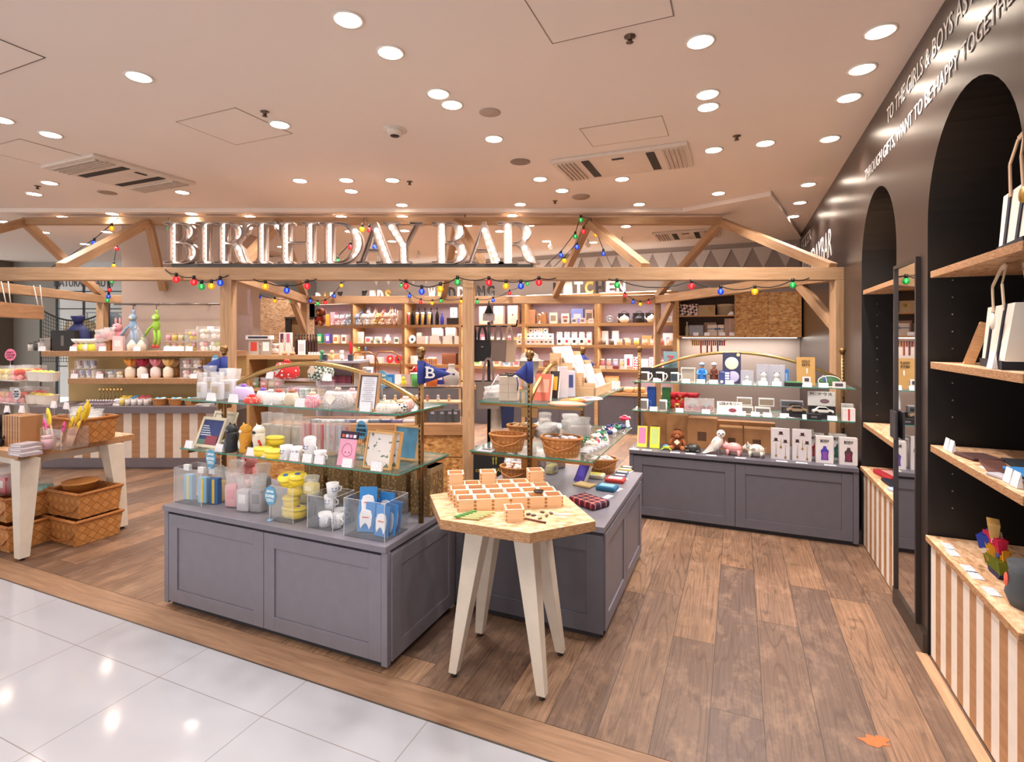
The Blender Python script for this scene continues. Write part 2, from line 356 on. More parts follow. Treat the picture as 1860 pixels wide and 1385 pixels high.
# right wall with two arched alcoves (built in a frame whose X runs along the wall, Y into the room)
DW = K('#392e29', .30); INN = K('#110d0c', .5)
def wall_pt(s, t, z): return WL+U*s+V*t+Vector((0, 0, z))
def arch(s0, s1, zt):
    r = (s1-s0)/2; c = (s0+s1)/2; return [(s0, 0)]+[(s0, zt-r)]+[(c-r*cos(pi*i/24), zt-r+r*sin(pi*i/24)) for i in range(1, 24)]+[(s1, zt-r), (s1, 0)]
AL = [(1.912, 2.888, 2.65), (3.457, 4.425, 2.62)]
mb = MB(DW); TW = .42
segs = [(-.6, AL[0][0]), (AL[0][1], AL[1][0]), (AL[1][1], 9.35)]
for a, b_ in segs: mb.add([(a, 0, 0), (b_, 0, 0), (b_, 0, CEIL), (a, 0, CEIL)], [(0, 1, 2, 3)])
for s0, s1, zt in AL:
    pts = arch(s0, s1, zt)[1:-1]
    for (x0, z0), (x1, z1) in zip(pts, pts[1:]): mb.add([(x0, 0, z0), (x1, 0, z1), (x1, 0, CEIL), (x0, 0, CEIL)], [(0, 1, 2, 3)])
    pts = arch(s0, s1, zt)
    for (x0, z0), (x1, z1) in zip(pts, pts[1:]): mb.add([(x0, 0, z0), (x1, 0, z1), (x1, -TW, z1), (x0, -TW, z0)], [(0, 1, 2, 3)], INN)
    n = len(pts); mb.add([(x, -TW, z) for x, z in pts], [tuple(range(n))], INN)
o = part('wall_right', mb); o.location = WL; o.rotation_euler.z = pi/2-A; struct(o)
def on_wall(o, s, t, z): o.location = wall_pt(s, t, z); o.rotation_euler.z = pi/2-A; return o
# shelf pin holes on the far jambs
for k, (s1, lo, hi) in enumerate(((AL[0][1], 1.2, 1.88), (AL[0][1], .75, 1.04), (AL[1][1], 1.0, 1.85))):
    mb = MB(K('#8a8078', .4, .6)); z = lo
    while z < hi: mb.ball((0, 0, z), .004, 6); z += .085
    o = part('shelf_pins', mb); on_wall(o, s1-.001, -.10, 0); struct(o)
# vinyl lettering on the wall
WT = K('#d8d2cf', .35)
def wall_text(s, sa, z, h, length, lab, wmat=WT):
    me = text_mesh(s, wmat, height=h, width=length, ext=.001)
    o = part('wall_lettering', me); o.location = wall_pt(sa-length/2, .003, z); o.rotation_euler.z = -pi/2-A+pi; 
    o.rotation_euler.z = -(pi/2+A)                      # reads from the far end towards the camera, faces the room
    tag(o, lab, 'lettering'); return o
wall_text('TO THE GIRLS & BOYS AS AN', 3.37/.92, 2.955, .095, 1.47, 'pale lettering beginning TO THE GIRLS, upper line on the dark wall')
wall_text('THROUGH GIFTS, WANT TO BE HAPPY TOGETHER', 3.95/.92, 2.75, .09, 2.37, 'pale lettering beginning THROUGH GIFTS, lower line on the dark wall')
wall_text('BIRTHDAYBAR', 7.75/.92, 2.43, .29, 2.6, 'large pale BIRTHDAYBAR lettering at far end of dark wall', K('#e6ddd8', .4))
wall_text('LETTER', 8.1/.92, 2.87, .15, 1.35, 'small pale lettering above large BIRTHDAYBAR on dark wall', K('#cfc6c2', .4))
# back wall, parallel to V, and what stands behind the left side
mb = MB(plaster('#a0938c', 1.5, .8, .03)); mb.box(-9.6, .02, 0, .1, 0, CEIL); o = part('wall_back', mb); o.location = (4.43, 8.13, 0); o.rotation_euler.z = RZ; struct(o)
mb = MB(plaster('#b0a8a0', 1, .8, .03)); mb.box(-16, -4.2, 14, 14.1, 0, CEIL); o = part('wall_far', mb); struct(o)
mb = MB(plaster('#b8a496', 1.2, .75, .09)); mb.box(-5.17, -3.83, 7.0, 8.05, 0, CEIL); o = part('wall_column', mb); struct(o)
# far left: neighbouring shopfront
mb = MB(plaster('#8f8c84', 1, .7, .03)); mb.box(-12.4, -9.15, 10.6, 10.7, 0, CEIL); struct(part('wall_left', mb))
mb = MB(K('#6f675d', .6)); mb.box(-11.6, -10.0, 10.3, 10.59, 0, CEIL); struct(part('trim_4', mb))
mb = MB(K('#c9cdcb', .5)); mb.box(-9.14, -7.6, 12.4, 12.5, 0, CEIL); mb.box(-9.14, -7.7, 10.62, 10.68, 2.95, CEIL); struct(part('wall_shopfront', mb))
mb = MB(K('#3a3a3a', .4, .7))
for x in (-9.14, -8.6, -8.1, -7.7): mb.box(x-.015, x+.015, 10.6, 10.64, 0, 2.95)
for z in (1.0, 2.15, 2.5): mb.box(-9.14, -7.7, 10.6, 10.63, z, z+.02)
wf = struct(part('window_1', mb)); mb = MB(clear('#d8ecf4', .12)); mb.box(-9.13, -7.7, 10.61, 10.617, 0, 2.94); part('pane', mb, wf)
me = text_mesh('NATURAL BEAUTY', K('#3b3d42'), height=.16, width=1.2, ext=.004)
o = part('shop_lettering', me); q_ = D(153, 521, 10.598); o.location = q_; tag(o, 'dark NATURAL BEAUTY lettering on the neighbouring shopfront', 'lettering')
# shopfront clothing and figure
def coat_figure():
    r = empty('mannequin'); tag(r, 'mannequin in pale trench coat behind the netting far left', 'mannequin')
    mb = MB(K('#cfc3a6', .8)); mb.lathe([(.20, 0), (.24, .25), (.17, .55), (.22, .85), (.19, 1.0), (.07, 1.06)], n=16, sy=.6)
    for sg in (-1, 1): mb.tube([(sg*.2, 0, .98), (sg*.31, 0, .75), (sg*.33, -.03, .45)], .055, r2=.045)
    part('coat', mb, r); mb = MB(K('#ded4bd', .8)); mb.xz([(-.02, .7), (-.12, .98), (-.03, 1.05), (0, .95), (.03, 1.05), (.12, .98), (.02, .7)], -.145, -.125); part('lapel', mb, r)
    mb = MB(K('#e9e2da', .4)); mb.tube([(0, 0, 1.02), (0, 0, 1.12)], .045); part('neck', mb, r); mb = MB(K('#e9e2da', .4)); mb.lathe([(.10, 0), (.02, .03), (.02, .9)], c=(0, 0, -.9)); part('stand_pole', mb, r)
    return r
put(coat_figure(), D(146, 640, 10.2), rz=0, z=.9)
for i, (px, c) in enumerate(((188, '#2b3350'), (202, '#3c6f8a'), (210, '#7a8a90'))):
    mb = MB(K(c, .8)); mb.lathe([(.10, 0), (.12, .3), (.14, .62), (.04, .7)], n=10, sy=.4); o = part('hanging_garment', mb); put(o, D(px, 620, 11.2), f"{['navy','blue','grey'][i]} garment hanging inside the neighbouring shopfront", 'garment', rz=0, z=1.4, group='garments in the neighbouring shop')
mb = MB(K('#555555', .4, .8)); mb.tube([(-9.1, 11.2, 2.11), (-7.6, 11.2, 2.11)], .012); mb.tube([(-9.0, 11.2, 0), (-9.0, 11.2, 2.11)], .012); mb.tube([(-7.65, 11.2, 0), (-7.65, 11.2, 2.11)], .012); o = part('clothes_rail', mb); tag(o, 'steel clothes rail inside the neighbouring shopfront', 'rail')
# netting
mb = MB(K('#1d2a22', .7)); n0 = D(74, 562, 8.9); n1 = D(180, 572, 8.9); Z = lambda t: n0.z+(n1.z-n0.z)*t-.26*4*t*(1-t)*.55
for i in range(24):
    t = i/23; x = n0.x+(n1.x-n0.x)*t; mb.tube([(x, 8.9, Z(t)), (x, 8.9, 1.18)], .004 if i else .012, 4)
for j in range(14):
    mb.tube([(n0.x+(n1.x-n0.x)*i/12, 8.9, 1.18+(Z(i/12)-1.18)*(j/13)) for i in range(13)], .014 if j == 13 else .004, 4)
mb.tube([(n0.x, 8.9, 0), (n0.x, 8.9, Z(0))], .015, 6); mb.tube([(n1.x, 8.9, 0), (n1.x, 8.9, Z(1))], .015, 6); o = part('netting', mb); tag(o, 'dark mesh netting sagging between posts beyond the left counter', 'net')
# ---------------------------------------------------------------- ceiling fittings
LM = K('#fff4e8', .5, 0, 14.0); RIM = K('#e8ddd2', .4)
@proto
def downlight():
    r = empty('downlight'); mb = MB(RIM); mb.lathe([(.078, 0), (.078, -.006), (.062, -.006), (.060, -.001)], n=20); part('rim', mb, r)
    mb = MB(LM); mb.lathe([(.060, -.0075), (.001, -.0075)], n=20); part('diffuser', mb, r); return r
LIGHTS = [(632, 35), (709, 95), (252, 139), (796, 170), (821, 190), (508, 226), (897, 252), (92, 244), (2, 217), (1272, 75), (1599, 57), (1566, 125), (1542, 177), (1285, 171), (1286, 194), (1507, 252), (1390, 260), (1296, 272), (545, 328), (629, 327), (713, 327), (638, 347), (981, 325), (1021, 346), (1130, 325), (1305, 351), (1468, 335), (1453, 368), (1441, 393), (1431, 415), (1161, 371), (945, 371), (730, 372), (62, 352), (331, 349), (90, 332), (115, 394), (204, 388), (348, 388), (454, 393), (620, 393), (731, 393), (931, 391), (1137, 411), (849, 409), (962, 409), (735, 419), (908, 420), (712, 438), (992, 438), (829, 457), (635, 420), (511, 448), (416, 428), (1078, 440), (80, 422), (154, 443), (194, 421), (10, 403)]
def dl_label(i, px, py):
    lr = 'left' if px < 420 else 'centre-left' if px < 760 else 'centre-right' if px < 1150 else 'right'
    near = 'nearest' if py < 150 else 'forward' if py < 260 else 'middle' if py < 360 else 'far'
    return lr, near
cnt = {}
for i, (px, py) in enumerate(LIGHTS):
    p = P(px, py, CEIL); zc = CEIL-.051 if py > 378 else CEIL
    if py > 378: p = P(px, py, zc)
    k = dl_label(i, px, py); cnt.setdefault(k, []).append(px)
for i, (px, py) in enumerate(LIGHTS):
    zc = CEIL-.051 if py > 378 and px < 1300 else CEIL
    p = P(px, py, zc); k = dl_label(i, px, py); s_ = sorted(set(cnt[k])); j = s_.index(px)
    o = downlight(); put(o, p, f'recessed downlight, {ordn(j)} from left in {k[0]} of {k[1]} ceiling rows', 'downlight', rz=0, group='recessed ceiling downlights')
    l = bpy.data.lights.new('downlight_lamp', 'SPOT'); l.energy = SPOT_W*(.5 if 380 < py < 396 else 1.9 if py > 385 else 1.15 if py > 300 else .7 if px > 1500 else 1.3); l.color = SPOT_COL; l.spot_size = R(125); l.spot_blend = .7; l.shadow_soft_size = .05
    lo = bpy.data.objects.new('lamp', l); COL.objects.link(lo); lo.parent = o; lo.location = (0, 0, -.03)
# unseen fill spots in downlight fittings, added to brighten the front tiles and ceiling
for i, (x, y) in enumerate([(-3.4, 1.0), (-2.2, .3), (-.9, .9), (.2, .1), (-1.6, -.9), (-3.0, -1.2), (-4.9, 2.3), (0.6, 1.2)]):
    o = downlight(); put(o, (x, y, CEIL), 'added fill downlight out of view behind the camera', 'downlight', rz=0, group='added fill downlights')
    l = bpy.data.lights.new('fill_lamp', 'SPOT'); l.energy = FILL_W; l.color = (1, .94, .93); l.spot_size = R(140); l.spot_blend = .8; l.shadow_soft_size = .12
    lo = bpy.data.objects.new('lamp', l); COL.objects.link(lo); lo.parent = o; lo.location = (0, 0, -.03)
# air conditioning cassettes
def cassette(c, L, W, lab, rz):
    r = empty('air_conditioner'); WHT = K('#dccdbf', .5); BLK = K('#1c1612', .6)
    mb = MB(WHT); mb.box(-L/2, L/2, -W/2, W/2, -.03, 0); part('panel', mb, r, .006)
    mb = MB(BLK)
    for x in (-L/2+.30, L/2-.30): mb.box(x-.035, x+.035, -W/2+.06, W/2-.06, -.034, -.0305)
    part('air_slot', mb, r)
    for sg in (-1, 1):
        mb = MB(K('#c9b8a8', .5))
        for k in range(5): mb.box(sg*(L/2-.05-k*.036)-.008, sg*(L/2-.05-k*.036)+.008, -W/2+.05, W/2-.05, -.045, -.0305)
        part('louvre', mb, r)
    mb = MB(K('#b5a392', .5)); mb.box(-.05, .05, -W/2+.10, -W/2+.13, -.036, -.0305, BLK); part('centre_grille', mb, r)
    put(r, c, lab, 'air conditioner', rz=rz); return r
cassette(P(1130, 294, CEIL), 1.15, .6, 'ceiling air conditioner with open black louvre slots, right of centre', RZ)
cassette(P(222, 316, CEIL), .92, .78, 'ceiling air conditioner with long striped grille at left', RZ+pi/2)
cassette(P(1247, 425, CEIL-.051), .9, .6, 'distant ceiling air conditioner above the right of the timber frame', RZ)
cassette(P(470, 462, CEIL-.051), .9, .5, 'distant ceiling air conditioner seen through the lit sign letters', RZ)
# hatches
def hatch(c, L, W, lab, rz=RZ, col='#8d7c6e'):
    mb = MB(K(col, .6)); t = .006
    for a in ((-L/2, L/2, -W/2, -W/2+t), (-L/2, L/2, W/2-t, W/2), (-L/2, -L/2+t, -W/2, W/2), (L/2-t, L/2, -W/2, W/2)): mb.box(*a, -.004, 0)
    r = part('access_hatch', mb); mb = MB(CM); mb.box(-L/2+t, L/2-t, -W/2+t, W/2-t, -.003, 0); part('hatch_panel', mb, r); put(r, c, lab, 'hatch', rz=rz)
def corner(px, py, dx, dy): p = P(px, py, CEIL); return p-V*dx+U*dy
hatch(corner(1003, 79, .31, -.3), .62, .6, 'square ceiling access hatch at top centre of the view')
hatch(corner(87, 103, -.33, -.31), .62, .62, 'ceiling access hatch with dark frame at upper left', col='#7a6a60')
hatch(corner(428, 232, 0, 0), .6, .5, 'faint ceiling hatch outline left of the smoke detector', col='#b09c8a')
hatch(corner(60, 278, 0, 0), .6, .45, 'faint ceiling hatch outline beyond the left cassette', col='#b09c8a')
hatch(corner(1135, 240, 0, 0), .6, .4, 'faint ceiling hatch in front of the right cassette', col='#b09c8a')
def disc(px, py, r_, h_, c, lab, nm='ceiling_speaker', cat='speaker'):
    mb = MB(K(c, .6)); mb.lathe([(r_, 0), (r_, -h_*.4), (r_*.8, -h_), (.001, -h_)], n=20); o = part(nm, mb); put(o, P(px, py, CEIL), lab, cat, rz=0); return o
disc(890, 204, .075, .01, '#b59f90', 'round flush ceiling speaker beside the paired centre downlights')
disc(945, 294, .09, .008, '#8d7a6d', 'dark round ceiling speaker left of the right cassette')
disc(195, 350, .09, .008, '#9a8577', 'dark round ceiling speaker below the left cassette')
disc(1055, 357, .10, .02, '#a9937f', 'round ceiling vent below the right cassette', 'ceiling_vent', 'vent')
d_ = disc(717, 236, .06, .045, '#e0d2c4', 'white smoke detector in the middle of the ceiling', 'smoke_detector', 'detector')
mb = MB(K('#1a1410')); mb.lathe([(.035, -.046), (.03, -.05), (.001, -.05)], n=12); part('sensor', mb, d_)
mb = MB(K('#e6d8cb')); mb.lathe([(.09, 0), (.09, -.006), (.001, -.006)], n=20); part('mounting_ring', mb, d_)
for i, (px, py) in enumerate(((1144, 66), (481, 203), (1338, 247), (744, 330), (68, 338), (1008, 365))):
    mb = MB(K('#6e5a4a', .3, .8)); mb.lathe([(.03, 0), (.03, -.004), (.012, -.006), (.012, -.03), (.02, -.032), (.001, -.034)], n=12); o = part('sprinkler', mb)
    put(o, P(px, py, CEIL), 'small ceiling sprinkler head ' + ['beside the square top hatch', 'near the faint left hatch', 'between the two right downlight rows', 'right of the three distant centre downlights', 'near the far left downlights', 'beside the round ceiling vent'][i], 'sprinkler', rz=0, group='ceiling sprinklers')
for i, (px, py) in enumerate(((1130, 434), (1068, 438), (1000, 442), (760, 459))):
    r = empty('spotlight'); mb = MB(K('#e8ded6', .4)); mb.tube([(0, 0, 0), (0, 0, -.06)], .012); part('stem', mb, r)
    mb = MB(K('#f0e6dd', .4)); mb.tube([(0, -.05, -.10), (0, .06, -.06)], .035, 10); part('head', mb, r); put(r, P(px, py-3, CEIL-.051), f'small white spotlight on the far ceiling, {ordn(i)} from right', 'spotlight', rz=0, group='far track spotlights')
# ================================================================ TIMBER FRAME
WB = wood(); YF, YB, YR = 4.8, 8.15, 6.5; ZB = 2.11; ZT = 2.225; zr = 3.02
perg = empty('timber_pavilion'); tag(perg, 'open timber pavilion frame of posts, beams and rafters carrying the sign', 'pavilion')
fx = {'r': (1522-CX)/F*YF, 'm': (851-CX)/F*YF, 'l': (415-CX)/F*YF, 'fl': -5.72}
bk = {'r': 2.24, 'm': -3.19, 'l': (186-CX)/F*8.0}
def beam(p, q, w=.1, h=.115, nm='beam', m=WB): return rod(p, q, w, h, m, nm, perg)
zc = (ZB+ZT)/2
beam((-6.2, YF, zc), (fx['l']-.053, YF, zc)); beam((fx['l']-.053, YF, zc), (fx['r']+.06, YF, zc))
beam((bk['m'], YB, zc), (bk['r'], YB, zc)); beam((bk['l'], 8.0, zc), (-5.18, 8.0, zc))
beam((fx['r'], YF+.05, zc), (bk['r'], YB-.05, zc)); beam((fx['l'], YF+.05, zc), (bk['m'], YB-.05, zc)); beam((fx['fl'], YF+.05, zc), (bk['l'], 7.95, zc))
def post(x, y, z1=ZB, w=.1): o = rod((x, y, 0), (x, y, z1), w, w, WB, 'post', perg, up=Vector((0, 1, 0))); return o
post(fx['m'], YF); post(fx['l'], YF); post(fx['r'], YF); post(bk['r'], YB, ZB, .09); post(bk['m'], YB, ZB, .1); post(bk['l'], 8.0, ZB, .11)
rL, rR = (45-CX)/F*YR, (1310-CX)/F*YR
beam((rL, YR, zr), (rR, YR, zr), .09, .085, 'ridge_beam')
rx = lambda px: (px-CX)/F*YR
def raf(px, bx, by): beam((rx(px), YR, zr-.01), (bx, by, ZT), .085, .09, 'rafter')
raf(1310, fx['r']-.05, YF); raf(1310, bk['r'], YB); raf(1070, (1172-CX)/F*YF, YF); raf(1070, (1008-CX)/F*YB, YB)
raf(830, (838-CX)/F*YF+.2, YF); raf(830, (806-CX)/F*YB, YB); raf(507, fx['l']+.1, YF); raf(507, bk['m'], YB)
raf(270, (112-CX)/F*YF, YF); raf(270, -4.6, 6.98); raf(45, -6.0, YF); raf(45, bk['l'], 8.0)
# braces
db = (Vector((bk['r'], YB, 0))-Vector((fx['r'], YF, 0))).normalized()
for b0, sg in ((Vector((fx['r'], YF, 0)), 1), (Vector((bk['r'], YB, 0)), -1)):
    beam(b0+db*sg*.46+Vector((0, 0, ZB)), b0+Vector((0, 0, 1.66)), .07, .08, 'brace')
beam((bk['m']+.0, YB-.45, ZB), (bk['m'], YB, 1.66), .07, .08, 'brace')
mb = MB(K('#2a2420')); mb.tube([(rx(845), YR, zr+.03), (rx(845), YR, CEIL-.05)], .006); part('hanger_rod', mb, perg)
# hanging board on the left side beam
r = empty('hanging_board'); tag(r, 'plain wooden board hung on white cords at far left', 'board')
p0, p1 = D(-30, 560, 5.6), D(76, 560, 6.6); zz = 1.90
o = rod((p0.x, p0.y, zz), (p1.x, p1.y, zz), .05, .17, wood('#b98c64', '#9c6f48')); o.name = 'board'; o.parent = r
mb = MB(K('#f1e6dc'))
for t in (.35, .93):
    x, y = p0.x+(p1.x-p0.x)*t, p0.y+(p1.y-p0.y)*t
    mb.tube([(x, y, zz+.07), (x-.06, y, ZT+.01), (x+.02, y, ZT+.012), (x+.05, y, zz+.07)], .006, 5)
part('cord', mb, r)
# ---------------------------------------------------------------- illuminated sign
def fill_mesh(conts, depth, mode, m):
    c = bpy.data.curves.new('outline', 'CURVE'); c.dimensions = '2D'; c.fill_mode = mode; c.extrude = depth
    for pts in conts:
        s = c.splines.new('POLY'); s.points.add(len(pts)-1); s.use_cyclic_u = True
        for i, (x, y) in enumerate(pts): s.points[i].co = (x, y, 0, 1)
    o = bpy.data.objects.new('outline', c); COL.objects.link(o); dg = bpy.context.evaluated_depsgraph_get(); me = bpy.data.meshes.new_from_object(o.evaluated_get(dg)); bpy.data.objects.remove(o)
    for v in me.vertices: v.co = (v.co.x, -v.co.z, v.co.y)
    me.materials.clear(); me.materials.append(m); return me
S = .055
def slab(x0, x1, a, b): return [(x0, 0), (x1, 0), (x1, S), (b, S+.01), (b, 1-S-.01), (x1, 1-S), (x1, 1), (x0, 1), (x0, 1-S), (a, 1-S-.01), (a, S+.01), (x0, S)]
def stem(x, n=8): return [(x, .08+.84*i/(n-1)) for i in range(n)]
LET = {}
LET['I'] = (.40, [slab(0, .40, .12, .28)], stem(.2))
LET['B'] = (.80, [[(0, 0)]+arc(.42, .265, .36, .265, -90, 80, 12)+[(.50, .53)]+arc(.40, .765, .31, .235, -65, 90, 12)+[(0, 1), (0, 1-S), (.12, .93), (.12, .07), (0, S)],
            [(.30, S)]+arc(.40, .27, .16, .215, -90, 90, 8)+[(.30, .485)], [(.30, .54)]+arc(.38, .745, .13, .20, -90, 90, 8)+[(.30, .945)]], stem(.21)+[(.62, .88), (.63, .76), (.58, .65), (.66, .42), (.68, .28), (.62, .14)])
LET['R'] = (.86, [[(0, 0), (.40, 0), (.40, S), (.30, .07), (.30, .46), (.38, .46)]+[(.47, .38), (.52, .20), (.60, .06), (.74, 0), (.88, 0), (.88, .03), (.80, .07), (.75, .20), (.70, .38), (.58, .50)]+arc(.40, .755, .31, .245, -50, 90, 12)+[(0, 1), (0, 1-S), (.12, .93), (.12, .07), (0, S)],
            [(.30, .52)]+arc(.38, .735, .13, .21, -90, 90, 8)+[(.30, .945)]], stem(.21)+[(.62, .88), (.63, .76), (.58, .64), (.56, .40), (.62, .26), (.68, .12)])
LET['T'] = (.92, [[(.26, 0), (.66, 0), (.66, S), (.54, .07), (.54, .94)]+arc(.62, .68, .26, .26, 90, 15, 6)+[(.92, .68), (.92, 1), (0, 1), (0, .68), (.04, .72)]+arc(.30, .68, .24, .26, 165, 90, 6)+[(.38, .94), (.38, .07), (.26, S)]], stem(.46)+[(.12, .90), (.80, .90)])
LET['H'] = (1.02, [[(0, 0), (.40, 0), (.40, S), (.29, .07), (.29, .49), (.71, .49), (.71, .07), (.60, S), (.60, 0), (1.0, 0), (1.0, S), (.88, .07), (.88, .93), (1.0, 1-S), (1.0, 1), (.60, 1), (.60, 1-S), (.71, .93), (.71, .53), (.29, .53), (.29, .93), (.40, 1-S), (.40, 1), (0, 1), (0, 1-S), (.12, .93), (.12, .07), (0, S)]], stem(.205)+stem(.795))
LET['D'] = (1.0, [[(0, 0)]+arc(.44, .5, .54, .5, -90, 90, 18)+[(0, 1), (0, 1-S), (.12, .93), (.12, .07), (0, S)], [(.29, S)]+arc(.40, .5, .36, .445, -90, 90, 14)+[(.29, 1-S)]], stem(.205)+[(.78, .80), (.85, .65), (.87, .5), (.85, .35), (.78, .20)])
LET['A'] = (.90, [[(0, 0), (.28, 0), (.28, S), (.17, .06), (.26, .30), (.54, .30), (.60, .06), (.48, S), (.48, 0), (.92, 0), (.92, S), (.84, .07), (.50, 1), (.42, 1), (.10, .07), (0, S)], [(.28, .35), (.52, .35), (.40, .78)]], [(.455+.26*(1-z), z) for z in (.80, .66, .52, .38, .24, .10)])
LET['A'] = (.90, LET['A'][1], [(.46+.30*t, .82-.73*t) for t in (0, .2, .4, .6, .8, 1)])
LET['Y'] = (.92, [[(.27, 0), (.66, 0), (.66, S), (.55, .07), (.55, .44), (.80, .93), (.92, 1-S), (.92, 1), (.62, 1), (.62, 1-S), (.73, .93), (.52, .50), (.30, .93), (.40, 1-S), (.40, 1), (0, 1), (0, 1-S), (.07, .93), (.38, .42), (.38, .07), (.27, S)]], [(.17, .90), (.26, .76), (.35, .62), (.44, .48), (.465, .34), (.465, .21), (.465, .08)])
sign = empty('marquee_sign'); tag(sign, 'large BIRTHDAY BAR marquee letters lit with round bulbs on the front beam', 'sign')
LBACK = K('#e8d8ce', .4); LRIM = K('#b9a498', .35, .25); BUL = K('#fff0e4', .3, 0, 1.5)
bulb_me = MB(BUL).ball((0, 0, 0), .024, 12).mesh('bulb')
CUPM = MB(K('#f4e3da', .3)).lathe([(.030, 0), (.024, .012), (.012, .014)], n=12).mesh('reflector')
zs = H+(612-481)*YF/F*1.0; hl = 75*YF/F
for ch, x0, x1 in (('B', 305, 366), ('I', 363, 393), ('R', 395, 457), ('T', 447, 513), ('H', 508, 583), ('D', 585, 663), ('A', 650, 718), ('Y', 698, 770), ('B', 786, 851), ('A', 845, 914), ('R', 904, 979)):
    wd, conts, bl = LET[ch]; W_ = (x1-x0)*YF/F; k = W_/wd
    cc = [[(x*k, z*hl) for x, z in c] for c in conts]; L = empty('letter_'+ch.lower()); L.parent = sign; L.location = ((x0-CX)/F*YF, YF-.02, zs)
    a = fill_mesh(cc, .003, 'BOTH', LBACK); o = part('letter_back', a, L); o.location.y = .030
    a = fill_mesh(cc, .05, 'NONE', LRIM); o = part('letter_rim', a, L, solid=.004)
    for bx_, bz in bl:
        q = part('bulb', bulb_me, L); q.location = (bx_*k, .005, bz*hl)
mb = MB(K('#55504c', .4, .8)); mb.box((318-CX)/F*YF, (968-CX)/F*YF, YF-.05, YF+.05, ZT-.001, zs-.002); part('sign_rail', mb, sign)
# ---------------------------------------------------------------- festoon lights
BC = {'r': '#d81f2c', 'g': '#1f9c4a', 'b': '#1f45c8', 'y': '#f0ae18'}; BN = {'r': 'red', 'g': 'green', 'b': 'blue', 'y': 'amber'}
@once
def bulbglass(h):
    m, t, b = newmat('coloured_glass'); c = lin(h); b.inputs['Base Color'].default_value = (*c, 1); b.inputs['Roughness'].default_value = .08
    b.inputs['Transmission Weight'].default_value = .35; b.inputs['Emission Color'].default_value = (*c, 1); b.inputs['Emission Strength'].default_value = .35; return m
BME = {}
for k, h in BC.items():
    a = MB(bulbglass(h)); a.ball((0, 0, -.048), .029, 12); fl = MB(K('#fff3d0', .4, 0, 4.0)); fl.ball((0, 0, -.045), .009, 6, q=(.7, .7, 1.6))
    BME[k] = a.mesh('bulb'), fl.mesh('filament')
SOCK = MB(K('#15120f', .5)); SOCK.tube([(0, 0, .012), (0, 0, -.022)], .014, 8); SOCK = SOCK.mesh('socket')
def festoon(bulbs, Y, lab, ends=(), sag=True, r=1.0):
    t = empty('festoon_lights'); tag(t, lab, 'string lights'); pts = []
    for b in bulbs:
        px, py, c = b[:3]; y = b[3] if len(b) > 3 else Y; p = D(px, py, y)+Vector((0, 0, .047)); pts.append(p)
        a = part('bulb', BME[c][0], t, label=BN[c]+' glass bulb'); a.location = p; part('filament', BME[c][1], a); s = part('socket', SOCK, a)
    al = [D(*e) for e in ends[:1]]+pts+[D(*e) for e in ends[1:]]; path = []
    for p, q in zip(al, al[1:]):
        n = 5; dd = (p-q).length
        for i in range(n): u = i/n; path.append(p.lerp(q, u)-Vector((0, 0, .10*dd*4*u*(1-u) if sag else 0)))
    path.append(al[-1]); mb = MB(K('#15120f', .5)); mb.tube(path, .005, 5); part('cord', mb, t)
yf = YF-.03
festoon([(320, 508, 'r'), (352, 513, 'r'), (366, 521, 'g'), (384, 520, 'y'), (400, 514, 'b')], YF-.09, 'short string of festoon bulbs under the front beam left of post', [(300, 490, YF-.06), (415, 500, YF-.06)])
festoon([(482, 521, 'y'), (521, 528, 'b'), (558, 520, 'r')], YF-.09, 'string of three festoon bulbs under front beam below letters RT', [(460, 507, YF-.06), (575, 507, YF-.06)])
festoon([(737, 520, 'r'), (766, 530, 'b'), (800, 525, 'y'), (831, 513, 'g'), (888, 514, 'r'), (919, 520, 'y'), (946, 520, 'b'), (979, 514, 'r')], YF-.09, 'string of eight festoon bulbs crossing the centre post', [(725, 508, YF-.06), (1010, 505, YF-.06)])
festoon([(1121, 518, 'g'), (1256, 520, 'r'), (1309, 530, 'b'), (1371, 530, 'y'), (1440, 518, 'g')], YF-.09, 'string of festoon bulbs under the front beam at right', [(1105, 507, YF-.06), (1470, 505, YF-.06)])
yb = YB-.12
festoon([(439, 527, 'r'), (471, 540, 'b'), (499, 547, 'y'), (529, 547, 'g'), (564, 547, 'b'), (577, 552, 'g'), (591, 550, 'r'), (607, 538, 'b'), (620, 519, 'y')], yb, 'far string of festoon bulbs between left post and BABY letters', [(428, 512, yb), (630, 508, yb)])
festoon([(729, 519, 'g'), (744, 538, 'b'), (764, 549, 'r'), (785, 551, 'y'), (801, 547, 'g'), (838, 548, 'y'), (867, 549, 'g'), (896, 546, 'b'), (926, 533, 'r'), (958, 516, 'g')], yb, 'far string of festoon bulbs sagging across the WEDDING letters', [(722, 506, yb), (970, 506, yb)])
festoon([(1135, 537, 'r'), (1150, 549, 'b'), (1163, 553, 'y'), (1178, 550, 'r')], yb, 'short far string of four bulbs beside the right rear post', [(1120, 520, yb), (1190, 540, yb)])
festoon([(1060, 421, 'r'), (1048, 449, 'b'), (1025, 474, 'y')], 6.0, 'three bulbs hanging down the roof rafter near the ridge, nearer strand', [(1070, 396, 6.3), (1003, 488, 5.6)], False)
festoon([(1055, 400, 'g'), (1045, 430, 'g'), (1019, 464, 'b')], 6.2, 'outer strand of green and blue bulbs by the right rafter pair', [(1066, 396, 6.4), (985, 488, 5.8)], False)
festoon([(1082, 426, 'y'), (1096, 461, 'b')], 6.2, 'two bulbs amber and blue hanging between the right rafters', [(1072, 396, 6.4), (1112, 488, 5.8)], False)
festoon([(203, 415, 'y'), (171, 442, 'b')], 6.0, 'two bulbs on the strand crossing the left roof rafters', [(214, 396, 6.4), (92, 487, 5.0)], False)
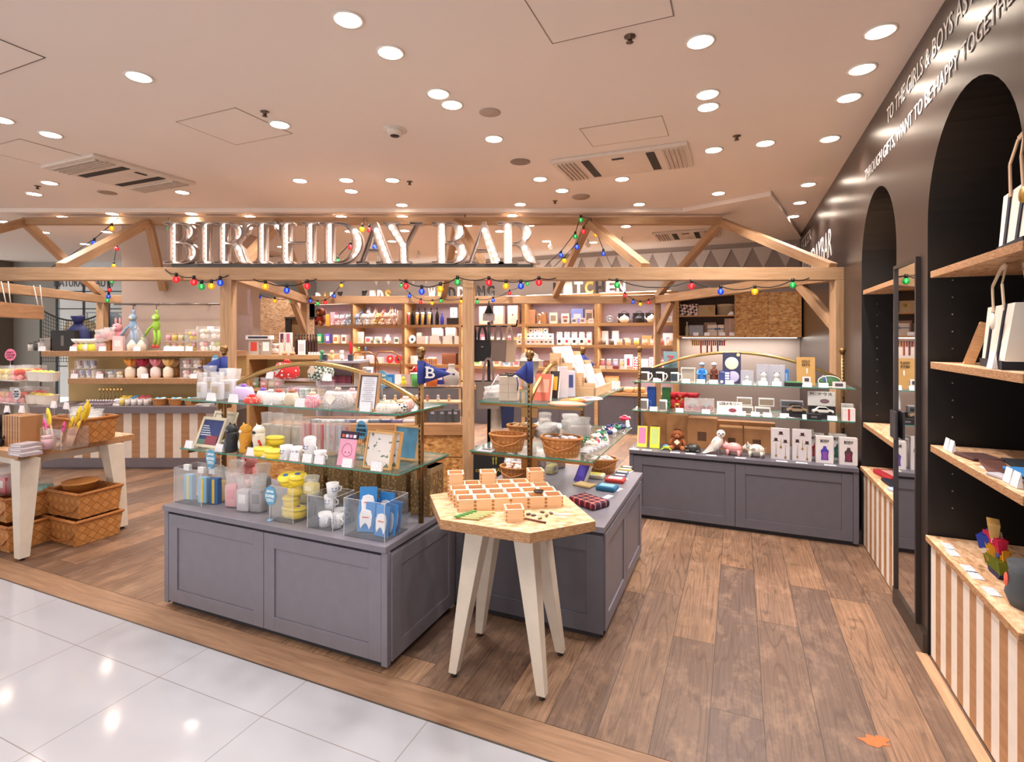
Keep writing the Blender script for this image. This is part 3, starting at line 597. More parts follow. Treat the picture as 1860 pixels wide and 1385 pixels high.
festoon([(216, 415, 'b'), (212, 452, 'r'), (207, 483, 'y'), (203, 512, 'g'), (199, 527, 'r'), (197, 539, 'b'), (195, 546, 'g')], 7.6, 'vertical string of bulbs dropping beside the left rear post', [(214, 396, 7.2)], False)
festoon([(658, 417, 'y'), (637, 449, 'r'), (613, 475, 'g')], 5.6, 'three bulbs strung behind the letter D', [(662, 396, 6.2), (603, 488, 5.2)], False)
festoon([(671, 418, 'r'), (681, 449, 'b')], 5.6, 'red and blue bulbs hanging behind the first letter A', [(664, 396, 6.2), (690, 488, 5.2)], False)
festoon([(308, 415, 'g'), (310, 442, 'r'), (347, 450, 'b')], 5.4, 'three bulbs hanging behind the first letter B', [(306, 396, 6.0), (360, 488, 5.2)], False)
# ================================================================ CABINETS
GR = K('#77737c', .42); GRD = K('#5d5a62', .42); GAP = K('#2b282d', .7)
def cabinet(O, L, DP, lab, front='u0', doors=2, hh=.6, grey=GR):
    """grey base cabinet; local X along V reversed (right), Y inwards; origin at the right front corner"""
    r = empty('base_cabinet'); g = grey
    mb = MB(g); mb.box(-L+.03, -.03, .03, DP-.03, 0, .03, GAP); mb.box(-L+.01, -.01, .022, DP-.01, .03, hh-.045); mb.box(-L+.012, -.012, .015, DP-.012, hh-.046, hh-.03, GAP); part('body', mb, r)
    mb = MB(g); mb.box(-L, 0, -.012, DP, hh-.032, hh); part('countertop', mb, r, .003)
    def door(x0, x1, y, nm, axis='x'):
        m2 = MB(g); t = .02; e = .075
        def bb(a0, a1, z0, z1, d0, d1):
            if axis == 'x': m2.box(a0, a1, y-d1, y-d0, z0, z1)
            else: m2.box(y+d0, y+d1, a0, a1, z0, z1)
        z0, z1 = .035, hh-.05
        bb(x0+e, x1-e, z0+e, z1-e, 0, .012)
        bb(x0, x0+e, z0, z1, 0, t); bb(x1-e, x1, z0, z1, 0, t); bb(x0+e, x1-e, z0, z0+e, 0, t); bb(x0+e, x1-e, z1-e, z1, 0, t)
        return part(nm, m2, r, .0015)
    n = doors; st = .035
    for i in range(n): door(-L+st+(L-2*st)*i/n+.002, -L+st+(L-2*st)*(i+1)/n-.002, .022, 'door')
    for a_ in (-L, -st): mb = MB(g); mb.box(a_, a_+st, 0, .03, .02, hh-.033); part('corner_post', mb, r, .002)
    door(.03, DP-.03, -.012, 'side_panel', 'y')
    put(r, (O[0], O[1], 0), lab, 'cabinet'); return r
OL, OI, OR = (-.595, 2.518), (.477, 2.777), (2.632, 4.01)
cabinet(OL, 1.606, .68, 'grey panelled display cabinet at front left with wide doors')
cabinet(OR, 1.73, .68, 'grey panelled display cabinet beside the dark wall, owl and pigs on top', grey=GRD)
# island: doors on the long right side
r = empty('base_cabinet'); LI, WI = 1.2, .92; hh = .6
mb = MB(GRD); mb.box(-WI+.02, -.02, .02, LI-.02, 0, .03, GAP); mb.box(-WI, -.012, .012, LI, .03, hh-.045); mb.box(-WI+.01, -.014, .014, LI-.01, hh-.046, hh-.03, GAP); part('body', mb, r)
mb = MB(GR); mb.box(-WI-.005, .01, -.01, LI+.01, hh-.032, hh); part('countertop', mb, r, .003)
for i in range(2):
    y0, y1 = .03+i*(LI-.06)/2+.003, .03+(i+1)*(LI-.06)/2-.003; mb = MB(GR); e = .07; z0, z1 = .035, hh-.05
    mb.box(-.012, 0, y0+e, y1-e, z0+e, z1-e); mb.box(-.012, .008, y0, y0+e, z0, z1); mb.box(-.012, .008, y1-e, y1, z0, z1); mb.box(-.012, .008, y0+e, y1-e, z0, z0+e); mb.box(-.012, .008, y0+e, y1-e, z1-e, z1); part('door', mb, r, .0015)
mb = MB(GRD); e = .09; mb.box(-WI, -WI+e, 0, .012, .03, hh-.05); mb.box(-e, 0, 0, .012, .03, hh-.05); mb.box(-WI+e, -e, 0, .012, .03, .03+e); mb.box(-WI+e, -e, 0, .012, hh-.05-e, hh-.05); part('end_panel', mb, r, .0015)
put(r, (OI[0], OI[1], 0), 'grey island cabinet behind the hexagonal table, doors on its right side', 'cabinet')
# brass shelf racks with glass shelves, standing on each cabinet
GLS = clear('#cfeee2', .05); GE = K('#2f8f7c', .15)
def rack(O, posts, span_axis, z1, shelves, lab, gx, gcolor='#2f8f7c', apex=1.44, ballz=1.52, flip=False):
    """posts: local (x,y) pair; shelves: (z, half_depth, x0, x1)"""
    r = empty('brass_shelf_rack'); BR = K('#8d6a42', .32, .85); SL = K('#1a120c', .6)
    (xa, ya), (xb, yb2) = posts
    for x, y in posts:
        mb = MB(BR)
        mb.tube([(x, y, .6), (x, y, z1)], .015, 12); mb.lathe([(.02, z1), (.014, z1+.006), (.02, z1+.012), (.01, z1+.02)], c=(x, y, 0), n=12); mb.ball((x, y, ballz), .026, 14)
        fl_ = -1 if span_axis == 'x' else -1
        z = .64
        while z < z1-.03: mb.box(x-.004, x+.004, y-.0165, y-.0145, z, z+.014, SL); z += .028
        part('post', mb, r)
    for z, hd, e0, e1 in shelves:
        for x, y in posts:
            mb = MB(BR)
            if span_axis == 'x': mb.box(x-.006, x+.006, y-hd, y+hd, z-.026, z-.006); mb.xz([(0, 0)]*0 or [(x-.006, z-.08), (x+.006, z-.08), (x+.006, z-.02), (x-.006, z-.02)], y-.05, y+.05)
            else: mb.box(x-hd, x+hd, y-.006, y+.006, z-.026, z-.006); mb.box(x-.05, x+.05, y-.006, y+.006, z-.08, z-.02)
            part('bracket', mb, r)
        mb = MB(GLS)
        if span_axis == 'x': mb.box(xa+e0, xb+e1, ya-hd, ya+hd, z-.006, z, GLS); b = (xa+e0, xb+e1, ya-hd, ya+hd)
        else: mb.box(xa-hd, xa+hd, ya+e0, yb2+e1, z-.006, z, GLS); b = (xa-hd, xa+hd, ya+e0, yb2+e1)
        for i in (2, 3, 4, 5): mb.m[i] = GE
        part('glass_shelf', mb, r)
    mb = MB(K('#b3925c', .25, .9)); pts = []
    for i in range(25):
        t = i/24; k = sin(pi*t)**.8; z = 1.235+(apex-1.235)*k
        pts.append((xa+(xb-xa)*t, ya+(yb2-ya)*t, z))
    mb.tube(pts, .014, 10); part('arched_rail', mb, r)
    put(r, (O[0], O[1], 0), lab, 'shelf rack'); return r
rack(OL, [(-1.53, .34), (-.03, .34)], 'x', 1.49, [(.92, .25, -.07, .03), (1.214, .23, -.09, .03)], 'brass post rack with two glass shelves on the front left cabinet', 0)
rack(OR, [(-1.70, .34), (-.054, .34)], 'x', 1.46, [(.936, .24, -.03, .05), (1.195, .24, -.03, .05)], 'brass post rack with two glass shelves beside the dark wall', 0, ballz=1.485, apex=1.46)
rack(OI, [(-.43, .05), (-.43, 1.15)], 'y', 1.47, [(.93, .37, -.03, .03), (1.224, .31, -.03, .05)], 'brass post rack with two glass shelves on the island cabinet', 0, ballz=1.50)
# pennants on the posts
def pennant(p, L, hgt, lab, dirx=1, txt=None, rz=0):
    r = empty('pennant'); N = K('#2c3a86', .8); mb = MB(N); n = 10
    mb.tube([(0, 0, -hgt/2), (0, 0, hgt/2)], .019, 10); vs = []
    for i in range(n+1):
        t = i/n; y = -.016*sin(t*5.5); vs += [(dirx*(.015+L*t), y-.003, -hgt/2*(1-t)-.006*t), (dirx*(.015+L*t), y-.003, hgt/2*(1-t)*.95-.02*t)]
    mb.add(vs, [(2*i, 2*i+2, 2*i+3, 2*i+1) for i in range(n)], smooth=True); part('cloth', mb, r, solid=.002)
    if txt:
        o = part('letter', text_mesh('B', K('#f4f1ea'), height=hgt*.48, width=hgt*.40, ext=.0015, bold=.01), r); o.location = (.055, -.028, -hgt*.26)
        mb = MB(K('#f4f1ea'))
        for z in (-hgt*.255, hgt*.205): mb.box(.026, .05, -.030, -.027, z, z+.007)
        part('serif', mb, r)
    put(r, p, lab, 'pennant', rz=rz); return r
pz = lambda O, x, y, z: Vector((O[0], O[1], 0))+V*(-x)+U*y+Vector((0, 0, z))
pennant(pz(OL, -.03, .34, 1.41), .165, .12, 'navy pennant with white letter B on the front left rack', 1, 'B')
pennant(pz(OL, -1.53, .34, 1.41), .16, .12, 'navy pennant half hidden behind the clear film bags', -1)
pennant(pz(OI, -.43, .05, 1.40), .08, .12, 'navy pennant on the near brass post of the island', -1)
pennant(pz(OI, -.43, 1.15, 1.40), .09, .12, 'navy pennant on the far brass post of the island', 1)
# ================================================================ TABLES
def leg(top, bot, wt, wb, zt, nm, r, m, dirs):
    a, b = dirs; T = Vector(top); B = Vector(bot)
    q = lambda c, w_, z: [tuple(c+a*(-w_/2)+b*(-w_/2)+Vector((0, 0, z))), tuple(c+a*(w_/2)+b*(-w_/2)+Vector((0, 0, z))), tuple(c+a*(w_/2)+b*(w_/2)+Vector((0, 0, z))), tuple(c+a*(-w_/2)+b*(w_/2)+Vector((0, 0, z)))]
    mb = MB(m); mb.hexa(q(B, wb, .02), q(T, wt, zt)); o = part(nm, mb, r, .003)
    mb = MB(K('#332c28', .4, .5)); mb.lathe([(.014, 0), (.014, .012), (.005, .012), (.005, .021)], c=tuple(B), n=10); part('foot', mb, o); return o
CRM = K('#d0c4b4', .45)
r = empty('hexagonal_table'); zt = .78; hexp = [(-.426, 2.743), (-.322, 2.372), (.074, 2.205), (.372, 2.35), (.276, 2.733), (-.124, 2.896)]
c0 = Vector((-.027, 2.55, 0)); hp = [(x-c0.x, y-c0.y) for x, y in hexp]
mb = MB(osb()); mb.prism(hp, zt-.045, zt, side=osb_edge()); part('tabletop', mb, r, .002)
for bx_, by in ((.1337, 2.334), (-.2727, 2.4935), (-.171, 2.83), (.2436, 2.657)):
    b = Vector((bx_, by, 0))-c0; t = Vector((-.017, 2.579, 0))-c0; T = t+(b-t)*.52
    leg(T, b, .10, .042, zt-.046, 'leg', r, CRM, (-V, U))
mb = MB(CRM); a0 = Vector((-.01, .03, 0)); mb.box(-.16, .14, -.10, .14, zt-.10, zt-.046); part('apron', mb, r)
put(r, c0, 'hexagonal strand board table on four tapering cream legs', 'table', rz=0)
# left table
r = empty('display_table'); zt = .765; o0 = P(33, 823, zt)
mb = MB(osb()); mb.box(-1.5, 0, 0, .80, zt-.05, zt); 
for i in (2, 3, 4, 5): mb.m[i] = osb_edge()
part('tabletop', mb, r, .002)
rt = lambda p: Vector(((p[0]-o0.x)*cos(A)-(p[1]-o0.y)*sin(A), (p[0]-o0.x)*sin(A)+(p[1]-o0.y)*cos(A), 0))
X1, Y1 = Vector((1, 0, 0)), Vector((0, 1, 0))
f1, f2 = rt((-3.507, 3.783)), rt((-3.255, 4.414))
leg((f1.x-.04, f1.y+.04, 0), f1, .125, .065, zt-.051, 'leg', r, CRM, (X1, Y1)); leg((f2.x-.04, f2.y-.06, 0), f2, .125, .06, zt-.051, 'leg', r, CRM, (X1, Y1))
leg((-1.36, .1, 0), (-1.40, .06, 0), .125, .06, zt-.051, 'leg', r, CRM, (X1, Y1)); leg((-1.36, .70, 0), (-1.40, .74, 0), .125, .06, zt-.051, 'leg', r, CRM, (X1, Y1))
mb = MB(CRM); mb.box(-1.4, -.10, .05, .075, zt-.11, zt-.051); mb.box(-.10, -.075, .05, .75, zt-.11, zt-.051); mb.box(-1.4, -.10, .725, .75, zt-.11, zt-.051); part('apron', mb, r)
put(r, (o0.x, o0.y, 0), 'strand board display table on cream legs at far left', 'table')
TB = Vector((o0.x, o0.y, 0))
# ================================================================ RIGHT WALL CABINETS AND SHELVES
STW, STB = K('#e2d5c8', .5), wood('#b98a62', '#a5764f')
def striped(x0, x1, y, z0, z1, sw, mb):
    x = x0; i = 0
    while x < x1-.001: e = min(x+sw, x1); mb.box(x, e, y, y+.018, z0, z1, STW if i % 2 == 0 else STB); x = e; i += 1
SH = [('near', AL[0], [(1.925, 'upper'), (1.475, 'middle'), (1.062, 'lower')]), ('far', AL[1], [(1.955, 'upper'), (.945, 'lower')])]
for nm, (s0, s1, zt_), zs_ in SH:
    r = empty('alcove_cabinet'); L_ = s1-s0-.02
    # local frame: X from the far end towards the camera, Y into the wall
    mb = MB(K('#3a2c22')); mb.box(.01, L_-.01, .03, .40, 0, .57); part('body', mb, r)
    mb = MB(STW); striped(.01, L_-.01, .008, .012, .572, .068, mb); part('striped_front', mb, r)
    mb = MB(osb()); mb.box(0, L_-.0, -.012, .40, .578, .606)
    for i in (2, 3, 4, 5): mb.m[i] = osb_edge()
    part('top_board', mb, r, .0015)
    put(r, wall_pt(s1-.01, 0, 0), f'pink and cream striped cabinet filling the {nm} wall alcove', 'cabinet', rz=-(pi/2+A)+0)
    for z, lv in zs_:
        mb = MB(osb()); mb.box(.015, L_-.015, .004, .39, z-.033, z)
        for i in (2, 3, 4, 5): mb.m[i] = osb_edge()
        o = part('alcove_shelf', mb, None, .0015); put(o, wall_pt(s1-.01, 0, 0), f'{lv} strand board shelf in the {nm} wall alcove', 'shelf', rz=-(pi/2+A))
mb = MB(K('#7d6248', .4)); mb.box(.10, .9, .18, .20, 0, .03); o = part('hanging_rail', mb); put(o, wall_pt(AL[1][1]-.01, 0, 0), 'hanging rail below the top shelf of the far alcove', 'rail', rz=-(pi/2+A), z=1.84)
# mirror on the pier between the alcoves
s_a, s_b = 2.76/.92, 3.16/.92
r = empty('wall_mirror'); mb = MB(K('#2f2521', .35)); Lm = s_b-s_a
for a in ((-.0, .02, .06, 2.02), (Lm-.02, Lm, .06, 2.02)): mb.box(a[0], a[1], -.02, 0, a[2], a[3])
mb.box(.02, Lm-.02, -.02, 0, 2.0, 2.02); mb.box(.02, Lm-.02, -.02, 0, .06, .08); part('frame', mb, r)
mm, t, b = newmat('mirror_glass'); b.inputs['Metallic'].default_value = 1; b.inputs['Roughness'].default_value = .02; b.inputs['Base Color'].default_value = (.82, .82, .82, 1)
mb = MB(mm); mb.box(.02, Lm-.02, -.009, -.002, .08, 2.0); part('glass', mb, r)
mb = MB(K('#2a262c', .5)); mb.box(-.02, .10, -.032, -.022, 1.0, 1.16); part('hanging_tag', mb, r)
put(r, wall_pt(s_b, .001, 0), 'tall narrow mirror on the dark pier between the alcoves', 'mirror', rz=-(pi/2+A))
mb = MB(K('#33281f', .35)); 
for s0, s1 in ((AL[0][1], AL[1][0]), (AL[1][1], 9.3)): mb.box(s0, s1, 0, .02, 0, .10)
o = part('baseboard_right', mb); o.location = WL; o.rotation_euler.z = pi/2-A; struct(o)
mb = MB(wood('#c9a27c', '#a98262')); mb.box(-.5, AL[0][1], .002, .05, 0, .006); o = part('trim_5', mb); o.location = WL; o.rotation_euler.z = pi/2-A; struct(o)
# ================================================================ GOODS: one builder per kind, first use builds it, later uses copy it
WHT = '#f0eae6'
@proto
def box(w, d, h, c='#c9b08a', face=None, fw=.7, fh=.5, fz=.5, txt=None, tc='#333333'):
    if not face and not txt:
        return part('carton', MB(K(c)).box(-w/2, w/2, -d/2, d/2, 0, h))
    r = empty('carton'); part('box_body', MB(K(c)).box(-w/2, w/2, -d/2, d/2, 0, h), r)
    if face: part('printed_panel', MB(K(face) if isinstance(face, str) else face).box(-w*fw/2, w*fw/2, -d/2-.0012, -d/2, h*fz-h*fh/2, h*fz+h*fh/2), r)
    if txt: o = part('printed_word', text_mesh(txt, K(tc), width=w*.75, height=min(h*.2, w*.25)), r); o.location = (0, -d/2-.003, h*.72)
    return r
@proto
def pbox(w, d, h, m):                                         # carton in a patterned wrap
    return part('carton', MB(MC[m] if isinstance(m, tuple) else m).box(-w/2, w/2, -d/2, d/2, 0, h))
@proto
def price_card(w=.06, h=.042):
    r = empty('price_card'); mb = MB(K('#f3f1f2', .2)); mb.add([(-w/2, 0, 0), (w/2, 0, 0), (w/2, .018, 0), (-w/2, .018, 0), (-w/2, .012, h*.9), (w/2, .012, h*.9)], [(0, 1, 5, 4), (1, 2, 5), (0, 4, 3), (2, 3, 4, 5), (0, 3, 2, 1)]); part('holder', mb, r)
    mb = MB(card()); mb.add([(-w/2, -.001, .001), (w/2, -.001, .001), (w/2, .011, h), (-w/2, .011, h)], [(0, 1, 2, 3)]); part('ticket', mb, r, solid=.0008); return r
def flat_card():
    return part('price_card', MB(card2()).box(-.04, .04, -.02, .02, 0, .0015))
@once
def card2():
    m, t, b = newmat('flat_ticket'); s = nd(t, 'ShaderNodeSeparateXYZ'); t.links.new(coord(t), s.inputs[0])
    f = mathn(t, 'MULTIPLY', mathn(t, 'LESS_THAN', mathn(t, 'FRACT', mathn(t, 'MULTIPLY', s.outputs[1], 130)), .4), mathn(t, 'GREATER_THAN', noise(t, coord(t, (200, 40, 1)), 1, 1), .45))
    t.links.new(mix(t, f, '#f2eef2', '#777780'), b.inputs['Base Color']); return m
@proto
def jar(r_=.035, h=.08, c='#e8c8a0', lid='#e9e2dc', fill=.75):
    r = empty('jar'); part('contents', MB(K(c)).lathe([(r_*.86, .004), (r_*.86, h*fill), (.001, h*fill+.003)], n=12), r)
    part('glass', MB(clear('#ffffff', .07)).lathe([(r_, 0), (r_, h*.85), (r_*.8, h*.92)], n=12), r)
    part('lid', MB(K(lid)).lathe([(r_*.85, h*.9), (r_*.85, h), (.001, h)], n=12), r); return r
@proto
def mug(c='#efeae4', pr=None, hc=None, r_=.04, h=.09):
    r = empty('mug'); mb = MB(K(c, .3)); mb.lathe([(r_*.9, 0), (r_, .01), (r_, h), (r_*.92, h), (r_*.9, .015)], n=18)
    part('cup', mb, r); mb = MB(K(hc or c, .3)); mb.tube([(r_*.95, 0, h*.82), (r_*1.55, 0, h*.86), (r_*1.8, 0, h*.6), (r_*1.4, 0, h*.3), (r_*.95, 0, h*.18)], .0055, 8); part('handle', mb, r)
    if pr:
        n = 7; mb = MB(pr if not isinstance(pr, str) else K(pr)); vs = []
        for i in range(n+1):
            a = R(-150+110*i/n); vs += [(cos(a)*(r_+.0008), sin(a)*(r_+.0008), h*.15), (cos(a)*(r_+.0008), sin(a)*(r_+.0008), h*.9)]
        mb.add(vs, [(2*i, 2*i+2, 2*i+3, 2*i+1) for i in range(n)], smooth=True); part('printed_picture', mb, r)
    return r
@proto
def bottle(c='#7a2a20', r_=.03, h=.2, cap='#222222', lab=None):
    r = empty('bottle'); part('body', MB(K(c, .25)).lathe([(r_*.9, 0), (r_, .01), (r_, h*.6), (r_*.4, h*.78), (r_*.35, h*.92)], n=14), r)
    part('cap', MB(K(cap, .4)).lathe([(r_*.42, h*.9), (r_*.42, h), (.001, h)], n=12), r)
    if lab: part('label', MB(K(lab)).lathe([(r_*1.01, h*.2), (r_*1.01, h*.5)], n=14), r)
    return r
@proto
def plush(c='#c79a66', c2='#f0dcc0', h=.24, ear='round', bow=None):
    r = empty('soft_toy'); m = K(c, .95); m2 = K(c2, .95); s = h/.24
    part('body', MB(m).ball((0, 0, .065*s), .06*s, 14, q=(1, .85, 1.15)), r)
    mb = MB(m); mb.ball((0, -.01*s, .165*s), .055*s, 14, q=(1.05, .95, .95))
    if ear == 'round':
        for x in (-1, 1): mb.ball((x*.042*s, 0, .212*s), .02*s, 8, q=(1, .6, 1))
    elif ear == 'long':
        for x in (-1, 1): mb.ball((x*.025*s, 0, .245*s), .018*s, 8, q=(.8, .5, 2.4))
    else:
        for x in (-1, 1): mb.ball((x*.062*s, .0, .16*s), .024*s, 8, q=(.6, .5, 1.6))
    hd = part('head', mb, r)
    mb = MB(m2); mb.ball((0, -.058*s, .155*s), .022*s, 10, q=(1.2, .8, .9)); part('muzzle', mb, hd)
    mb = MB(K('#1b1512', .2))
    for x in (-1, 1): mb.ball((x*.022*s, -.058*s, .178*s), .0055*s, 6)
    mb.ball((0, -.076*s, .162*s), .006*s, 6); part('face', mb, hd)
    for x in (-1, 1):
        a = MB(m); a.tube([(x*.05*s, -.01*s, .11*s), (x*.08*s, -.035*s, .075*s), (x*.075*s, -.05*s, .05*s)], .019*s, 8, r2=.016*s); part('arm', a, r)
        a = MB(m); a.tube([(x*.035*s, -.02*s, .03*s), (x*.06*s, -.08*s, .026*s)], .024*s, 8); a.ball((x*.063*s, -.09*s, .03*s), .026*s, 8, m2, q=(1, .6, 1.1)); part('leg', a, r)
    if bow: part('bow', MB(K(bow)).ball((-.018*s, -.058*s, .118*s), .014*s, 8).ball((.018*s, -.058*s, .118*s), .014*s, 8), r)
    return r
@proto
def purse(w=.12, h=.09, m=None, clasp='#b08a5a', balls='#b08a5a', d=.05, tagc=None):
    r = empty('clasp_purse'); mm = m if m and not isinstance(m, str) else K(m or '#c23b3b', .8)
    mb = MB(mm); mb.lathe([(w*.30, 0), (w*.47, h*.12), (w*.5, h*.38), (w*.42, h*.7), (w*.36, h*.8)], n=22, sy=d/w*1.6, wob=.03, k=9); part('pouch', mb, r)
    mb = MB(K(clasp, .35, .8)); mb.tube([(-w*.38, 0, h*.66), (-w*.34, 0, h*.82), (w*.34, 0, h*.82), (w*.38, 0, h*.66)], .004, 8); part('clasp_frame', mb, r)
    mb = MB(K(balls, .3)); mb.ball((-.009, 0, h*.9), .011, 8); mb.ball((.009, 0, h*.9), .011, 8); part('clasp_balls', mb, r)
    if tagc: o = part('swing_tag', MB(K(tagc)).box(-.022, .022, -.001, 0, -.022, .022), r); o.location = (w*.05, -d*.85, h*.5); o.rotation_euler = (-.25, .6, 0)
    return r
@proto
def filmbag(w=.1, d=.05, h=.14, c='#e9e4ea', c2='#c9bfc8', fold=True):
    """goods sealed in crinkled clear film"""
    r = empty('film_packet'); mb = MB(K(c)); mb.box(-w*.38, w*.38, -d*.35, d*.35, .004, h*.62, K(c)); part('goods', mb, r, .006)
    part('paper_label', MB(K(c2)).box(-w*.22, w*.22, -d*.35-.003, -d*.35, h*.25, h*.5), r)
    mb = MB(clear('#ffffff', .24, .9)); mb.lathe([(w*.5, 0), (w*.52, h*.5), (w*.42, h*.7), (w*.5, h)], n=16, sy=d/w, wob=.05, k=5); part('film', mb, r); return r
@proto
def ruffbag(w=.08, h=.12, c='#f2e6d4', top='#f3b45a', fill=None):
    """gift pouch tied below a ruffled flower-like top"""
    r = empty('gift_pouch'); mb = MB(K(c)); mb.lathe([(w*.42, 0), (w*.5, h*.15), (w*.48, h*.45), (w*.22, h*.58)], n=16); part('pouch', mb, r)
    mb = MB(K(top, .7)); mb.lathe([(w*.14, h*.55), (w*.45, h*.75), (w*.55, h*.95), (w*.2, h*.85)], n=24, wob=.18, k=6); part('ruffle', mb, r)
    part('ribbon', MB(K(top)).lathe([(w*.2, h*.54), (w*.22, h*.57), (w*.2, h*.6)], n=12), r); return r
@proto
def clearbox(w, d, h, t=.003):
    """open-topped acrylic bin"""
    r = empty('acrylic_bin'); m = clear('#f4fbff', .035); e = K('#e4e0e2', .2)
    nm = [('side_wall', (-w/2, -w/2+t, -d/2, d/2)), ('side_wall', (w/2-t, w/2, -d/2, d/2)), ('front_wall', (-w/2+t, w/2-t, -d/2, -d/2+t)), ('back_wall', (-w/2+t, w/2-t, d/2-t, d/2))]
    for n_, (a, b_, c_, d_) in nm:
        mb = MB(m); mb.box(a, b_, c_, d_, t, h, top=e); 
        if n_ == 'front_wall': mb.box(-w/2, -w/2+.002, -d/2-.0005, -d/2+.0015, 0, h, e); mb.box(w/2-.002, w/2, -d/2-.0005, -d/2+.0015, 0, h, e)
        part(n_, mb, r)
    part('base', MB(m).box(-w/2, w/2, -d/2, d/2, 0, t), r); return r
@proto
def giftjar(w=.07, h=.09, c='#f0b0b8', c2='#fff0e8', n=4):
    """clear cylinder pack of soap flowers / sweets"""
    r = empty('clear_gift_pack'); mb = MB(K(c, .8)); rr = w*.24; m2 = K(c2, .8)
    for k in range(max(1, int(h/(rr*1.8)))):
        for i in range(4): mb.ball((cos(i*pi/2+k)*w*.22, sin(i*pi/2+k)*w*.22, rr+k*rr*1.7), rr, 8, m2 if (i+k) % 3 == 0 else None)
    part('flowers', mb, r); part('clear_case', MB(clear('#ffffff', .08)).box(-w/2, w/2, -w/2, w/2, 0, h), r)
    part('base_card', MB(K('#f5ece4')).box(-w/2+.001, w/2-.001, -w/2+.001, w/2-.001, -.001, .002), r); return r
@proto
def ovalbasket(w=.2, d=.14, h=.09, fill=None, handle=True):
    r = empty('splint_basket'); mb = MB(weave('#c98d4e', '#a7682f', 34.0)); n = 24; prof = [(.40, 0), (.44, h*.3), (.5, h)]
    vs = []
    for q, z in prof+[(.47, h), (.40, .006)]:
        for i in range(n): a = 2*pi*i/n; vs.append((q*w*cos(a), q*d*sin(a), z))
    mb.add(vs, [(j*n+i, j*n+(i+1) % n, (j+1)*n+(i+1) % n, (j+1)*n+i) for j in range(4) for i in range(n)]+[tuple(4*n+i for i in range(n)), tuple(reversed(range(n)))], smooth=False); part('basket_body', mb, r)
    mb = MB(K('#b5763a', .5)); ring = [(cos(2*pi*i/20)*w*.505, sin(2*pi*i/20)*d*.505, h*.93) for i in range(21)]; mb.tube(ring, .007, 6); part('rim', mb, r)
    if handle: mb = MB(K('#b0713a', .5)); mb.tube([(-w*.49, -d*.1, h*.9), (-w*.3, -d*.48, h*.55), (0, -d*.56, h*.35), (w*.3, -d*.48, h*.55), (w*.49, -d*.1, h*.9)], .006, 6); part('handle', mb, r)
    if fill:
        mb = MB(K(fill[0], .6)); rd = random.Random(len(fill)*7)
        for i in range(26): a = rd.random()*6.28; q = rd.random()**.5*.36; mb.ball((cos(a)*q*w, sin(a)*q*d, h*.75+rd.random()*.02), .013+rd.random()*.008, 6, K(rd.choice(fill), .6), q=(1.2, 1, .7))
        part('contents', mb, r)
    return r
@proto
def chipbasket(w=.36, d=.28, h=.22, handle=True):
    """large diagonal-woven wood-chip basket"""
    r = empty('woven_basket'); m = weave('#b57a42', '#a0662f', 15.0); mb = MB(m); t = .94; x0, y0 = w/2*.9, d/2*.9; x1, y1 = w/2, d/2
    o = [[(-x0, -y0, 0), (x0, -y0, 0), (x0, y0, 0), (-x0, y0, 0)], [(-x1, -y1, h), (x1, -y1, h), (x1, y1, h), (-x1, y1, h)]]
    i_ = [[(-x0*t, -y0*t, .01), (x0*t, -y0*t, .01), (x0*t, y0*t, .01), (-x0*t, y0*t, .01)], [(-x1*t, -y1*t, h), (x1*t, -y1*t, h), (x1*t, y1*t, h), (-x1*t, y1*t, h)]]
    vs = o[0]+o[1]+i_[0]+i_[1]; fs = [(3, 2, 1, 0), (8, 9, 10, 11)]
    for k in range(4): fs += [(k, (k+1) % 4, 4+(k+1) % 4, 4+k), (8+(k+1) % 4, 8+k, 12+k, 12+(k+1) % 4), (4+k, 4+(k+1) % 4, 12+(k+1) % 4, 12+k)]
    mb.add(vs, fs); part('basket_body', mb, r, .012)
    mb = MB(K('#a5662e', .5))
    for a, b_ in (((-x1, -y1), (x1, -y1)), ((x1, -y1), (x1, y1)), ((x1, y1), (-x1, y1)), ((-x1, y1), (-x1, -y1))): mb.tube([(a[0], a[1], h-.012), (b_[0], b_[1], h-.012)], .011, 6)
    part('rim', mb, r)
    if handle:
        mb = MB(K('#9a5d2a', .5)); mb.tube([(-x1, -y1*.6, h*.9), (-x1*.8, -y1*1.06, h*.35), (0, -y1*1.04, h*.14), (x1*.8, -y1*1.06, h*.35), (x1, -y1*.6, h*.9)], .007, 6); part('handle', mb, r)
    return r
